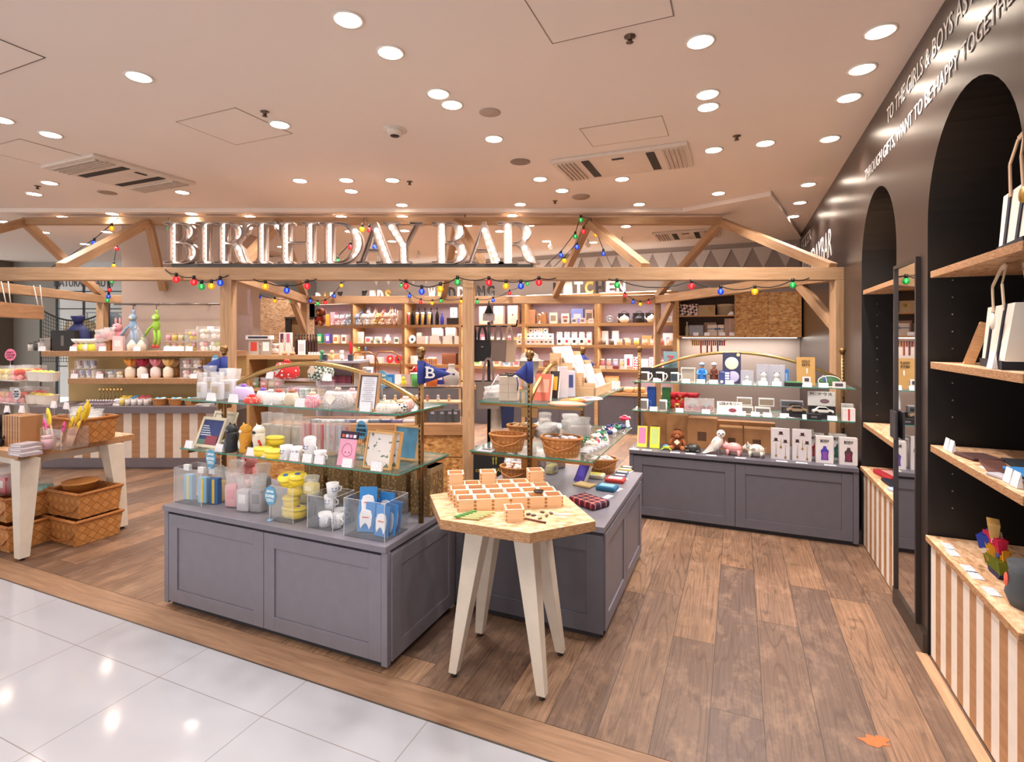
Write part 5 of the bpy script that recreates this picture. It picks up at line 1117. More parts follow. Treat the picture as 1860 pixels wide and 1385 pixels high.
mb = MB(K('#9a98a8'))
for k in range(13): wq = .035 if k % 3 else .022; mb.box(-wq, wq, .003, .0056, .028+k*.0115, .0295+k*.0115)
part('printed_lines', mb, o)
g(purse(.13, .06, dots('#e8e0d4', '#cfc4b4', 50.0, .3), '#c8b8a0', '#e8d8c0'), 703, OL, .13, Z2, 'cream flat clasp purse right of the certificate frame', 'purse')
g(purse(.07, .06, dots('#e9e4dc', '#2a2a2a', 70.0, .42), '#c8b8a0', '#e8c8a0'), 727, OL, .17, Z2, 'small black and white checked purse at shelf end', 'purse')
g(purse(.09, .07, dots('#e8b0a8', '#f8e4dc', 70.0, .4), '#c8a878', '#f0c8c0'), 737, OL, .26, Z2, 'coral patterned purse at right end of upper glass shelf', 'purse')
for k in range(9):
    mb = MB(K(['#f4e2b0', '#f2c7a8', '#e8b8b8'][k % 3], .3)); mb.ball((0, 0, .014), .014, 10); o = part('wooden_bead', mb)
    g(o, 697+k*5.5, OL, .34+(k % 2)*.03, Z2, f'round pastel bead, {ordn(k)} from left behind the small purses', 'bead', group='pastel beads behind the purses')
g(eggsign(stem=.07, big=.95), 391, OL, .33, Z2+.10, 'round blue JAPAN SOUVENIR TOKYO sign above the clear film packets', 'sign')
g(eggsign(stem=.09), 694, OL, .42, Z2, 'round blue JAPAN SOUVENIR TOKYO sign above the certificate frame', 'sign')
for k, px in enumerate((381, 421, 486, 543, 662)): pc(px, OL, .125, Z2, f'on upper glass shelf edge of front left rack, {ordn(k)} from left', .066, .048)
# ================================================================ HEXAGONAL TABLE
TT = .78; HB = 0.052; sp = .0725; c0_ = P(829, 938, TT); rz_t = -.165
# axes of the box grid, read from its front row
p_fl, p_fr = P(833, 929, TT), P(1031, 927, TT)
ex = (P(1030, 929, TT)-P(833, 931, TT)).normalized(); ey = Vector((-ex.y, ex.x, 0)); og = P(833, 931, TT)
gz = atan2(ex.y, ex.x)+R(6); ex = Vector((cos(gz), sin(gz), 0)); ey = Vector((-sin(gz), cos(gz), 0))-ex*.16; fills = {(1, 1): '#b8503a', (3, 1): '#c0563c', (4, 2): '#d8603a', (5, 0): '#b86a48', (0, 0): '#b06a4a', (3, 3): '#c89058', (1, 2): '#a04a30', (2, 1): '#8f8a80'}
n_ = 0
sp = (P(1030, 929, TT)-og).length/6.02; HB = .056
for j in range(4):
    for i in range(6):
        if (i, j) in ((5, 3), (1, 3)) and False: continue
        p = og+ex*(sp*(i+.5))+ey*(sp*(j+.5)); f_ = fills.get((i, j))
        lb = f'pale wooden measuring box, {ordn(i)} from left in {["front","second","third","back"][j]} row of the grid'
        put(masu(HB, sp*.985, f_), p, lb, 'wooden box', z=TT, rz=gz, group='wooden measuring boxes')
        if (i, j) in ((0, 3), (2, 3), (5, 3)): put(masu(HB, sp*.985), p, f'pale wooden box stacked on the back row, {["left","middle","right"][(0,2,5).index(i)]} of three', 'wooden box', z=TT+HB+.001, rz=gz, group='wooden measuring boxes')
put(masu(HB, sp*.985), P(936, 946, TT)+ey*.02, 'single wooden box standing in front of the grid', 'wooden box', z=TT, rz=gz)
def leafsticks():
    r = empty('asparagus_stick'); part('stalk', MB(K('#b8b478', .6)).tube([(0, 0, .006), (.10, 0, .006)], .0055, 7), r); mb = MB(K('#4f8a3c', .6)); mb.ball((0, 0, .009), .012, 8, q=(1.6, .6, .6)); part('tip', mb, r); return r
ls = proto(leafsticks)
for k in range(5): o = ls(); put(o, P(832+k*7, 940-k*1.5+3, TT), f'green tipped asparagus chopstick rest, {ordn(k)} of the fan at table front left', 'chopstick rest', z=TT+.0005+.002*k, rz=-.22+.05*k, group='asparagus chopstick rests')
mb = MB(K('#6a3c26', .35)); mb.tube([(-.105, 0, .005), (.105, 0, .005)], .0028, 7, r2=.0045); o = part('chopstick', mb); a_, b_ = P(908, 935, TT), P(1002, 954, TT); put(o, (a_+b_)/2, 'dark brown chopstick lying across the table front', 'chopstick', z=TT, rz=atan2((b_-a_).y, (b_-a_).x))
mb = MB(K('#dd7a6c', .5))
for q_ in ((0, 0), (.012, .006), (-.011, .005), (.002, .012)): mb.ball((q_[0], q_[1], .009), .010, 8)
o = part('coral_flower_rest', mb); put(o, P(925, 947, TT), 'small coral flower chopstick rest in front of the single box', 'chopstick rest', z=TT)
for k, (px, py, c, lb) in enumerate(((969, 938, '#5a4a48', 'small grey stone rest, leftmost pebble at right'), (981, 943, '#8a8a6a', 'olive oval pebble rest in the pebble group'), (993, 938, '#7a5a48', 'brown pebble rest in the pebble group'), (1001, 934, '#6e6266', 'rightmost mauve pebble rest beside the clear card'), (985, 932, '#6a5040', 'tiny dark pebble rest furthest back by the boxes'), (960, 936, '#4c443c', 'tiny dark pebble nearest the single box'))):
    mb = MB(K(c, .4)); mb.ball((0, 0, .005), .010, 10, q=(1.3, .8, .5)); o = part('pebble_rest', mb); put(o, P(px, py, TT), lb, 'chopstick rest', z=TT, rz=k*.7)
mb = MB(clear('#f0eef4', .4)); mb.box(-.035, .035, -.012, .012, 0, .004); o = part('price_card', mb); put(o, P(1022, 936, TT), 'clear flat ticket holder at right of the pebbles', 'price card', z=TT, rz=-.1)
def ondish(i, j, o, lb, cat): p = og+ex*(sp*(i+.5))+ey*(sp*(j+.5)); put(o, p, lb, cat, z=TT+.008, rz=gz)
mb = MB(K('#e8c25a', .5)); mb.tube([(-.02, 0, .008), (-.005, .004, .010), (.012, -.004, .008)], .004, 6); mb.tube([(-.005, .01, .008), (.02, .012, .012)], .004, 6); ondish(1, 0, part('noodle_rest', mb), 'yellow noodle shaped rest inside a front row box', 'chopstick rest')
mb = MB(K('#1c1416', .2)); mb.lathe([(.018, 0), (.026, .008), (.024, .012), (.001, .010)], n=16); o = part('lacquer_dish', mb); p = og+ex*(sp*4.75)+ey*(sp*.75); put(o, p, 'small black lacquer dish lying across two boxes', 'dish', z=TT+HB+.001)
mb = MB(K('#e8c22a', .5)); mb.ball((0, 0, .008), .014, 8, q=(1.4, .7, .6)); o = part('yellow_rest', mb); put(o, og+ex*(sp*4.3)+ey*(sp*1.6), 'yellow shaped rest behind the black lacquer dish', 'chopstick rest', z=TT+.008)
# ================================================================ ISLAND
IZ1, IZ2 = .93, 1.224
def ip(o, px, py, z, lb, cat, rz=None, group=None, tilt=0, roll=0, s=1): return put(o, P(px, py, z), lb, cat, rz=rz, z=z+.0, group=group, tilt=tilt, roll=roll, s=s)
o = empty('zip_cube_pouch'); m_ = dots('#d2c4b2', '#b8a894', 20.0, .06, 'stripe'); part('pouch', MB(K('#cbbcab', .7)).box(-.055, .055, -.05, .05, 0, .145), o, .004)
mb = MB(K('#a8988a'))
for z in (.048, .096): mb.box(-.0555, .0555, -.0505, .0505, z, z+.002)
mb.box(-.001, .001, -.0507, .0507, 0, .146); part('quilt_lines', mb, o); mb = MB(K('#2a3a6a')); mb.tube([(.05, -.05, .14), (.058, -.05, .10), (.054, -.052, .06)], .004, 6); part('navy_cord', mb, o); ip(o, 925, 727, IZ2, 'beige quilted cube pouch with navy cord on the island top shelf', 'pouch', rz=RZ+.3)
for k in range(2):
    mb = MB(K('#1e1a1a', .2))
    for x in (-.025, .025): mb.lathe([(.022, 0), (.022, .006), (.001, .007)], c=(x, 0, 0), n=14)
    mb.tube([(-.045, 0, .006), (-.05, .05, .006)], .003, 5); mb.tube([(.045, 0, .006), (.05, .05, .006)], .003, 5); o = part('sunglasses', mb); p = P(920+k*10, 728, IZ2); put(o, p+U*.02*k, ['dark sunglasses lying on top of the beige cube pouch', 'second dark sunglasses on the beige cube pouch'][k], 'sunglasses', z=IZ2+.147+.008*k, rz=RZ+.5*k)
o = empty('hat_stand'); mb = MB(K('#b9b2ac', .8)); mb.lathe([(.05, .0), (.045, .05), (.04, .09), (.055, .13), (.07, .18), (.065, .22), (.03, .25), (.001, .255)], n=18, sy=1.1); part('head_form', mb, o)
mb = MB(K('#8d8680', .9)); mb.lathe([(.11, .20), (.105, .205), (.068, .21), (.06, .245), (.03, .265), (.001, .268)], n=22); part('grey_cap', mb, o); ip(o, 962, 706, IZ2, 'grey head form wearing a grey felt cap behind the near post', 'hat stand')
leanframe(book(.10, .16, .03, '#d8705a', '#f0a890'), 0, OI, 0, 0, 'coral patterned folding umbrella packet leaning on the top shelf', 'packet').location = P(984, 728, IZ2)
leanframe(book(.06, .17, .025, '#2a2220', '#e0a830'), 0, OI, 0, 0, 'black and yellow folding umbrella leaning beside the coral packet', 'umbrella').location = P(1004, 724, IZ2)
for k, (px, py, c, lb) in enumerate(((1022, 722, '#e9e4ea', 'white carton left of the tiered card rack'), (1036, 720, '#e4e0ea', 'white carton with navy bottle picture in front of card rack'))):
    o = box(.055, .04, .19-.03*k, c, face='#4a5890' if k else None, fw=.5, fh=.5, fz=.6); ip(o, px, py, IZ2, lb, 'carton', rz=RZ+.5)
# tiered wooden rack of white envelopes, facing the right-hand aisle and climbing to the left
r = empty('tiered_card_rack'); m_ = pine('#e4c096', '#cfa678'); nst = 4; RW = .46
for k in range(nst):
    y = .0+k*.075; z = .055+k*.062; mb = MB(m_); mb.box(-RW/2, RW/2, y, y+.010, 0 if k == 0 else z-.055, z); mb.box(-RW/2, -RW/2+.01, y, y+.075, 0, z+.03); mb.box(RW/2-.01, RW/2, y, y+.075, 0, z+.03); mb.box(-RW/2+.01, RW/2-.01, y+.010, y+.075, z-.055, z-.049); part('tier', mb, r)
R0 = P(1101, 715, IZ2); R0 = (R0+V*.015)
put(r, R0, 'pale wooden tiered rack climbing leftwards on the island top shelf', 'rack', z=IZ2, rz=RZ+pi/2)
for k in range(nst):
    for j in range(2):
        o = empty('gift_envelope'); part('envelope', MB(K('#dbd4d4', .5)).box(-.098, .098, 0, .010, 0, .125), o); part('band', MB(K('#d8d2d8')).box(-.099, .099, -.001, .0, .07, .074), o)
        put(o, R0+U*(-.105+j*.21)+V*(.022+k*.075), f'white envelope, {["near","far"][j]} one on the {ordn(k)} tier of the wooden rack', 'envelope', z=IZ2+.008+k*.062, tilt=-.35, rz=RZ+pi/2, group='white envelopes in the tiered rack')
def mag(c, c2, c3):
    r = empty('fabric_pouch_flat'); mb = MB(K(c, .7)); mb.lathe([(.06, 0), (.085, .006), (.07, .016), (.001, .018)], n=18, sx=1.3, sy=.8); part('pouch', mb, r); mb = MB(K(c2, .7)); mb.ball((0, -.01, .016), .03, 10, q=(1.4, .8, .15)); part('motif', mb, r); return r
ip(mag('#eda080', '#f3d2b4', 0), 1030, 737, IZ2, 'flat peach fabric pouch at the front of island top shelf', 'pouch'); ip(mag('#e8682c', '#f4c84a', 0), 1040, 731, IZ2+.001, 'orange fabric pouch behind the peach one', 'pouch', rz=1); ip(mag('#efe2d6', '#c84a6a', 0), 1066, 728, IZ2, 'cream and pink fabric pouch at the foot of the card rack', 'pouch', rz=.5)
mb = MB(K('#eee8e6')); mb.box(-.03, .03, -.02, .02, 0, .05); o = part('sticker_roll_box', mb); ip(o, 1118, 706, IZ2, 'small white and red printed box at the far front corner of top shelf', 'box')
mb = MB(clear('#ffffff', .05)); mb.hexa([(-.10, -.001, 0), (.0, -.001, 0), (.0, .001, 0), (-.10, .001, 0)], [(-.0, -.001, .15), (.06, -.001, .15), (.06, .001, .15), (-.0, .001, .15)]); mb.tube([(-.10, 0, 0), (0, 0, .15)], .003, 5, K('#f0ece8')); o = part('slanted_acrylic_stand', mb); ip(o, 905, 727, IZ2, 'slanted clear acrylic stand at the left end of island top shelf', 'stand')
for k in range(4): ip(filmbag(.10, .06, .07, '#c8c0bc', '#8a8480'), 893+k*7, 724-k*1.5, IZ2, f'small film packet left of the beige pouch, {ordn(k)} from left', 'packet', group='small film packets on the island')
# lower island shelf
ip(ovalbasket(.22, .15, .10, None), 922, 818, IZ1, 'empty honey coloured splint basket at left of island lower shelf', 'basket', rz=RZ+.1)
ip(ovalbasket(.20, .14, .09, ('#b08a5a', '#8a6a4a', '#d8c8b0')), 948, 796, IZ1, 'splint basket behind the near post, partly hidden', 'basket', rz=RZ+.1)
ip(ovalbasket(.24, .16, .11, ('#b8b0b8', '#d8d2d6', '#6a6468', '#efe8ea')), 1020, 828, IZ1, 'splint basket heaped with grey film packets on island lower shelf', 'basket', rz=RZ)
ip(packet(.09, .06, .01, '#d8d4d8', '#5a5458'), 884, 820, IZ1, 'small grey cable packet left of the empty basket', 'packet')
rd = random.Random(3)
for k in range(12):
    px, py = 985+rd.random()*75, 778+rd.random()*22
    ip(filmbag(.15, .10, .05+rd.random()*.07, rd.choice(['#c8beb8', '#b8aca8', '#d8ccc8', '#9a8a88']), '#a89a98'), px, py, IZ1, f'crumpled clear film bag heaped on the island lower shelf, {ordn(k)} of the heap', 'bag', rz=rd.random()*3, group='crumpled film bags on the island')
SC_ = [('#b8203a', '#e8a0a8'), ('#c8244a', '#f0d8d0'), ('#2a3a72', '#e8e0d0'), ('#e8dcc8', '#3a3a3a'), ('#3a7a5a', '#f0e0a0'), ('#d87a8a', '#fff0e8'), ('#f2ead8', '#7aa0c8')]
for k in range(26):
    t = rd.random(); px, py = 1062+t*72+rd.random()*8, 812-t*46+rd.random()*16-8; a = SC_[rd.randrange(7)]
    if px > 1138: continue
    ip(scarf(a[0], a[1], .045, k % 5), px, py, IZ1+.018*(k % 2), f'patterned fabric hair scrunchie heaped on island lower shelf, number {["one","two","three","four","five","six","seven","eight","nine","ten","eleven","twelve","thirteen","fourteen","fifteen","sixteen","seventeen","eighteen","nineteen","twenty","twenty-one","twenty-two","twenty-three","twenty-four","twenty-five","twenty-six"][k]} from front', 'scrunchie', rz=rd.random()*3, group='scrunchies heaped on the island shelf')
for k in range(6): ip(filmbag(.07, .05, .03, '#d8d2d8', '#4a4a52'), 1062+k*7, 826-k*3, IZ1, f'small striped film sachet beside the heaped basket, {ordn(k)} from left', 'sachet', group='small film sachets on the island')
for k in range(5): ip(price_card(.04, .05), 1090+k*13, 812-k*9, IZ1, f'white price card standing on the right edge of island lower shelf, {ordn(k)} from front', 'price card', rz=RZ+1.2, group='white price cards')
# island counter
ip(packet(.21, .14, .04, '#a8182a', None, tartan()), 1070, 917, .6, 'red tartan pouch at front corner of the island counter', 'pouch', rz=RZ-.5)
o = leanframe(book(.10, .14, .03, '#4a3aa0', '#5a48b8'), 0, OI, 0, 0, 'purple patterned wallet leaning on the island counter', 'wallet'); o.location = P(1050, 876, .6); o.rotation_euler = (-.5, 0, RZ-.6)
ip(packet(.13, .10, .014, '#b89a6a', '#c8ab78'), 1062, 883, .6, 'flat brown linen pouch below the purple wallet', 'pouch', rz=RZ-.3)
ip(packet(.13, .10, .03, '#2f6f96', '#8ec0d0'), 1103, 890, .6, 'teal blue patterned wallet on the island counter', 'wallet', rz=RZ-.1)
ip(packet(.14, .09, .03, '#e8e0c4', '#d8cc4a'), 1080, 868, .6, 'white and yellow folded cloth behind the brown pouch', 'cloth', rz=RZ)
ip(packet(.13, .10, .025, '#c2443a', '#f0e4dc'), 1118, 875, .6, 'red and white folded cloth on the island counter', 'cloth', rz=RZ)
for k, (px, py, c) in enumerate(((1126, 866, '#5a5a7a'), (1130, 860, '#6a7a8a'), (1136, 855, '#c8a85a'), (1139, 851, '#3a3a3a'))): ip(packet(.09, .06, .012, c, '#d8d0c4'), px, py, .6, f'{["violet","slate","mustard","black"][k]} flat packet in the row towards the far counter end', 'packet', rz=RZ)
ip(ovalbasket(.24, .17, .11, ('#e4dcd8', '#c8bcb8', '#f4f0f0')), 1092, 858, .6, 'splint basket of white packets on the far island counter', 'basket', rz=RZ)
ip(ovalbasket(.22, .16, .10, ('#c8a8a0', '#e8d8d0', '#8a7a9a')), 936, 872, .6, 'splint basket of small packets behind the wooden boxes', 'basket', rz=RZ)
for k, (px, py, c, h_) in enumerate(((940, 858, '#d8d0d4', .12), (955, 850, '#c8c0c8', .16), (975, 846, '#b89a94', .18), (995, 848, '#b89080', .20), (1015, 850, '#a87a5a', .18), (1002, 860, '#c8b85a', .10), (925, 850, '#e0dadf', .10))): ip(filmbag(.13, .08, h_, c, '#4a4450'), px, py, .6, f'clear film bag of goods on the island counter under the shelf, {ordn(k)}', 'bag', rz=RZ+.3*k, group='film bags on the island counter')
for k, (px, py) in enumerate(((1142, 857), (1132, 872), (1122, 890), (1104, 903))): o = flat_card(); put(o, P(px, py, .6), f'flat white ticket lying on the island counter edge, {ordn(3-k)} from the front', 'price card', z=.6, rz=RZ+1.3, group='flat white tickets')
# ================================================================ GOODS ON THE CABINET BESIDE THE DARK WALL
RZ1, RZ2 = .936, 1.195; sR = 4.4/F
o = g(empty('black_display_box'), 1198, OR, .36, RZ2, 'long black display box behind the three mugs', 'box'); part('box_body', MB(K('#1a1617', .5)).box(-.16, .16, -.06, .06, 0, .115), o)
for px, pr, lb in ((1172, '#4a3c34', 'white mug with dark bull drawing, leftmost on the right rack'), (1199, '#1c1a1c', 'mug with black and white photo print, middle of three'), (1226, '#3a4450', 'mug with dark street picture, right of three')):
    g(mug('#e8e2da', pr, None, .036, .088), px, OR, .16, RZ2, lb, 'mug', rz=RZ-.15)
r = empty('flamingo_card'); part('card', MB(K('#7d9da4', .5)).box(-.062, .062, 0, .012, 0, .15), r); o = part('red_letter', text_mesh('Z', K('#d2393c'), width=.07, height=.06, bold=.01), r); o.location = (0, -.003, .05); part('caption', text_mesh('PARTY', K('#4a6a74'), width=.04, height=.01), r).location = (0, -.003, .025)
g(r, 1218, OR, .38, RZ2+.117, 'blue-grey card with red Z shape on the black display box', 'card')
g(windowbox(.12, .13, .05, '#d9cdbd', '#b8a68c'), 1250, OR, .20, RZ2, 'clear boxed set of thin brushes beside the mugs', 'box')
def doll(c, c2, hat):
    r = empty('dressed_doll'); part('gown', MB(K(c, .5)).lathe([(.034, 0), (.036, .05), (.026, .10), (.030, .115), (.012, .13)], n=14, sy=.8), r); part('head', MB(K('#d8a88c', .5)).ball((0, 0, .145), .018, 10), r); part('hat', MB(K(hat, .5)).lathe([(.028, .155), (.022, .17), (.006, .18)], n=12), r)
    mb = MB(K(c2, .5)); 
    for x in (-1, 1): mb.tube([(x*.026, 0, .11), (x*.040, -.015, .08), (x*.012, -.034, .075)], .009, 8)
    part('sleeves', mb, r); return r
g(doll('#2a78c8', '#4a98dc', '#8aa4d0'), 1275, OR, .20, RZ2, 'blue gowned little doll on the upper glass shelf', 'doll')
g(doll('#6a3a28', '#7a4632', '#c8c0c0'), 1297, OR, .24, RZ2, 'brown gowned little doll right of the blue one', 'doll')
r = empty('moon_card'); part('card', MB(K('#2f3050', .4)).box(-.073, .073, 0, .008, 0, .27), r)
for nm, x, z, q, c in (('large_disc', 0, .175, .055, '#ddd6bc'), ('lower_disc', .012, .06, .048, '#b4aed0'), ('small_disc', .052, .25, .014, '#e0dc8c')): mb = MB(K(c)); mb.ball((x, -.001, z), q, 16, q=(1, .06, 1)); part(nm, mb, r)
o = g(r, 1329, OR, .22, RZ2, 'tall dark card with two pale discs, centre of upper shelf', 'card'); lean(o, 8)
r = empty('navy_leaflet'); part('card', MB(K('#343e7c', .5)).box(-.045, .045, 0, .005, 0, .115), r); mb = MB(K('#d8dcf0'))
for k in range(3): mb.box(.004, .038, -.001, 0, .042+.022*k, .058+.022*k)
part('white_boxes', mb, r); part('heading', text_mesh('STAR', K('#d8dcf0'), width=.035, height=.01), r).location = (-.02, -.003, .098); mb = MB(K('#d8d8b8')); mb.ball((-.022, 0, .02), .013, 12, q=(1, .1, 1)); part('pale_disc', mb, r)
lean(g(r, 1316, OR, .14, RZ2, 'small navy leaflet in front of the tall disc card', 'leaflet'), 8)
def packfig(c, c2, w_, h_, back='#a8a6b4'):
    r = empty('boxed_figurine'); part('backing', MB(K(back)).box(-w_/2, w_/2, .02, .023, 0, h_), r); q = smallfig(c, c2, h_*.6); q.parent = r; q.location = (0, -.005, .003); q.name = 'figure'
    part('clear_case', MB(clear('#ffffff', .07)).box(-w_/2, w_/2, -.03, .019, 0, h_), r); return r
g(packfig('#ece8e4', '#26242a', .10, .12), 1357, OR, .18, RZ2, 'clear box with small white dog figurine', 'figurine')
g(packfig('#f2efec', '#1c1a1e', .11, .17), 1387, OR, .22, RZ2, 'clear box with black and white dog figure', 'figurine')
g(packfig('#f2efec', '#141216', .12, .17), 1411, OR, .20, RZ2, 'clear box with black and white panda figure', 'figurine')
g(box(.035, .05, .13, '#3a76c4', face='#9cc4ec', fw=.4), 1428, OR, .30, RZ2, 'slim bright blue carton behind the green tray', 'carton')
o = empty('golf_tray'); part('tray', MB(K('#1c201c', .5)).box(-.065, .065, -.05, .05, 0, .032), o, .004); part('green_felt', MB(K('#3f8a4c', .9)).box(-.058, .058, -.044, .044, .032, .035), o); g(o, 1441, OR, .17, RZ2, 'black tray with green felt top on upper glass shelf', 'tray')
r = empty('kraft_sign_book'); part('cover', MB(K('#b98f52', .6)).box(-.068, .068, 0, .012, 0, .235), r)
for i, s_ in enumerate(('GOLF', 'SETS')): part('lettering', text_mesh(s_, K('#3a2616'), width=.06, height=.02, bold=.01), r).location = (0, -.003, .19-.03*i)
part('white_tee', MB(K('#f2ece4')).box(.005, .013, -.002, 0, .10, .14), r); lean(g(r, 1464, OR, .30, RZ2, 'tan GOLF SETS book standing on the upper glass shelf', 'book'), 6)
g(box(.055, .03, .08, '#ece6e2', face='#4a444a', fw=.6, fh=.35, fz=.72), 1465, OR, .14, RZ2, 'small white carton in front of the GOLF SETS book', 'carton')
r = empty('zip_case'); mb = MB(K('#4f7a4c', .5)); mb.ball((0, 0, .045), .045, 16, q=(1.75, .5, 1)); part('case', mb, r); mb = MB(K('#3a5fa0', .5)); mb.ball((-.025, -.006, .055), .03, 12, q=(1, .6, .9)); part('blue_patch', mb, r)
mb = MB(K('#ece6dc', .5)); mb.tube([(.080*cos(R(a_)), -.018, .045+.044*sin(R(a_))) for a_ in range(0, 361, 15)], .004, 6); mb.tube([(-.05+.03*sin(R(a_)), -.024, .045+.044*cos(R(a_))) for a_ in range(0, 181, 15)], .003, 6); part('white_piping', mb, r); g(r, 1506, OR, .22, RZ2, 'green oval zip case with white piping', 'case')
g(box(.09, .004, .05, '#e6e0de', face='#5a5058', fw=.6, fh=.5), 1524, OR, .12, RZ2, 'small white picture card at right shelf end', 'card')
for k, px in enumerate((1193, 1246, 1273, 1296, 1325, 1357, 1386, 1411, 1466, 1496)): pc(px, OR, .115, RZ2, f'on upper glass shelf beside dark wall, {ordn(k)} from left', .068, .036)
# lower glass shelf
for px, c in ((1180, '#1d489c'), (1207, '#2f6a34')):
    g(box(.075, .07, .19, c), px+4, OR, .40, RZ1, f'tall {"blue" if px < 1190 else "green"} gift carton behind the white mugs', 'carton')
for px, hc, lb in ((1171, '#2a5cb0', 'white mug with blue handle, left end of lower shelf'), (1205, '#2f7a4a', 'white mug with green handle on lower shelf')): g(mug('#e9e3dc', '#7a7670', hc, .034, .10), px, OR, .15, RZ1, lb, 'mug', rz=RZ-.1)
for k, (px, c) in enumerate(((1222, '#c8202c'), (1237, '#d02430'), (1258, '#b81c2a'))): g(ruffbag(.10, .15, c, c), px, OR, .42, RZ1+.0, f'red gift bow bundle at the shelf back, {ordn(k)} from left', 'gift bow')
def reindeer():
    r = empty('deer_ornament'); m = K('#b98a48', .3, .7); mb = MB(m); mb.ball((0, 0, .055), .02, 10, q=(1.4, .7, .8)); mb.tube([(.02, 0, .06), (.03, 0, .085), (.036, 0, .10)], .006, 6); mb.ball((.040, 0, .105), .010, 8, q=(1.4, .8, .8)); part('body', mb, r)
    mb = MB(m)
    for x in (-.018, .018):
        for y in (-.008, .008): mb.tube([(x, y, .05), (x, y, 0)], .003, 5)
    part('legs', mb, r); mb = MB(m)
    for y in (-.006, .006): mb.tube([(.036, y, .11), (.030, y*2.4, .13), (.042, y*3, .15)], .002, 4); mb.tube([(.031, y*2.4, .13), (.02, y*3, .14)], .002, 4)
    part('antlers', mb, r); return r
g(reindeer(), 1230, OR, .20, RZ1, 'gold reindeer ornament before the red bows', 'ornament')
def bikebox(c):
    r = empty('boxed_bicycle'); part('backing', MB(K('#d8c8c4')).box(-.065, .065, .02, .023, 0, .12), r); mb = MB(K(c, .4))
    for x in (-.032, .032): mb.tube([(x+.022*cos(R(a_)), 0, .035+.022*sin(R(a_))) for a_ in range(0, 361, 30)], .003, 5); [mb.tube([(x, 0, .035), (x+.022*cos(R(a_)), 0, .035+.022*sin(R(a_)))], .0012, 4) for a_ in range(0, 360, 60)]
    part('wheels', mb, r); mb = MB(K('#58a8a4', .4)); mb.tube([(-.032, 0, .035), (-.01, 0, .07), (.025, 0, .07), (.032, 0, .035)], .0025, 5); mb.tube([(-.01, 0, .07), (0, 0, .035), (.025, 0, .07)], .0025, 5); part('bicycle_frame', mb, r)
    part('clear_case', MB(clear('#ffffff', .07)).box(-.065, .065, -.03, .019, 0, .12), r); return r
g(bikebox('#d85a70'), 1257, OR, .20, RZ1, 'clear box with pink wheeled bicycle model', 'model bicycle'); g(bikebox('#c8484e'), 1283, OR, .22, RZ1, 'clear box with red wheeled bicycle model', 'model bicycle')
def sign(w_, h_, tx, c2): 
    r = empty('paper_sign'); part('sheet', MB(K('#e9e4e0', .4)).box(-w_/2, w_/2, 0, .004, 0, h_), r); part('lettering', text_mesh(tx, K('#221c1c'), width=w_*.8, height=h_*.2), r).location = (0, -.003, h_*.74); mb = MB(K(c2)); mb.ball((w_*.12, 0, h_*.33), h_*.16, 12, q=(1.8, .03, 1)); part('picture', mb, r); return r
lean(g(sign(.20, .11, 'USBメモリー', '#8a3a4a'), 1325, OR, .15, RZ1, 'white USB sign card on the lower shelf', 'sign'), 8)
for k, (px, u, z, c) in enumerate(((1354, .24, 0, '#e8dcd0'), (1385, .24, 0, '#e4ded8'), (1352, .30, .07, '#d8d4d4'), (1392, .30, .07, '#dcd6d0'))):
    g(windowbox(.12, .065, .07, c, '#8a7a6a' if k < 2 else '#c8a878'), px, OR, u, RZ1+z, f'white windowed car carton, {["lower left","lower right","upper left","upper right"][k]} of the stacked four', 'carton')
g(windowbox(.17, .055, .07, '#a9a3aa', '#2a2a34'), 1438, OR, .34, RZ1+.066, 'grey windowed carton at the top right of lower shelf', 'carton')
g(windowbox(.17, .065, .07, '#2a2628', '#1a181a'), 1440, OR, .34, RZ1, 'black windowed carton under the grey one', 'carton')
g(car('#9a7f62'), 1447, OR, .22, RZ1+.031, 'bronze model car on a black base, lower shelf', 'model car', s=1.5); g(box(.17, .07, .03, '#1c1a1c'), 1446, OR, .22, RZ1, 'flat black box under the bronze model car', 'box')
g(car('#dcd8d4'), 1494, OR, .22, RZ1+.031, 'white model car on a black base, lower shelf', 'model car', s=1.5); g(box(.17, .07, .03, '#1c1a1c'), 1494, OR, .22, RZ1, 'flat black box under the white model car', 'box')
lean(g(sign(.20, .12, 'PCマウス', '#8a6a72'), 1492, OR, .36, RZ1+.085, 'white PC sign card above the white model car', 'sign'), 8)
g(box(.20, .06, .085, '#4a444a'), 1492, OR, .42, RZ1, 'dark carton propping the PC sign card', 'carton')
mb = MB(K('#c8c4c8', .2, .8)); mb.tube([(-.06, 0, .006), (.06, 0, .006)], .006, 8, r2=.002); mb.tube([(-.04, -.03, .006), (.07, -.025, .006)], .005, 8, r2=.002); g(part('letter_opener', mb), 1437, OR, .13, RZ1, 'silver letter opener pair on the lower shelf edge', 'letter opener')
g(box(.10, .05, .045, '#1e1a1e', face='#6a666c', fw=.4, fh=.3), 1478, OR, .13, RZ1, 'small black carton at lower shelf edge', 'carton'); 
r = box(.085, .05, .10, '#e8e0dc', face='#c8323c', fw=.15, fh=.9); g(r, 1541, OR, .16, RZ1, 'white and red carton at the right end of lower shelf', 'carton'); g(box(.08, .05, .12, '#dcd4d0', face='#c84a50', fw=.3, fh=.2), 1539, OR, .28, RZ1, 'white carton with red mark behind the white and red one', 'carton')
for k, px in enumerate((1187, 1234, 1282, 1347, 1372, 1394, 1425, 1472, 1466, 1512)): pc(px, OR, .112, RZ1, f'on lower glass shelf beside dark wall, {ordn(k)} from left', .066, .038)
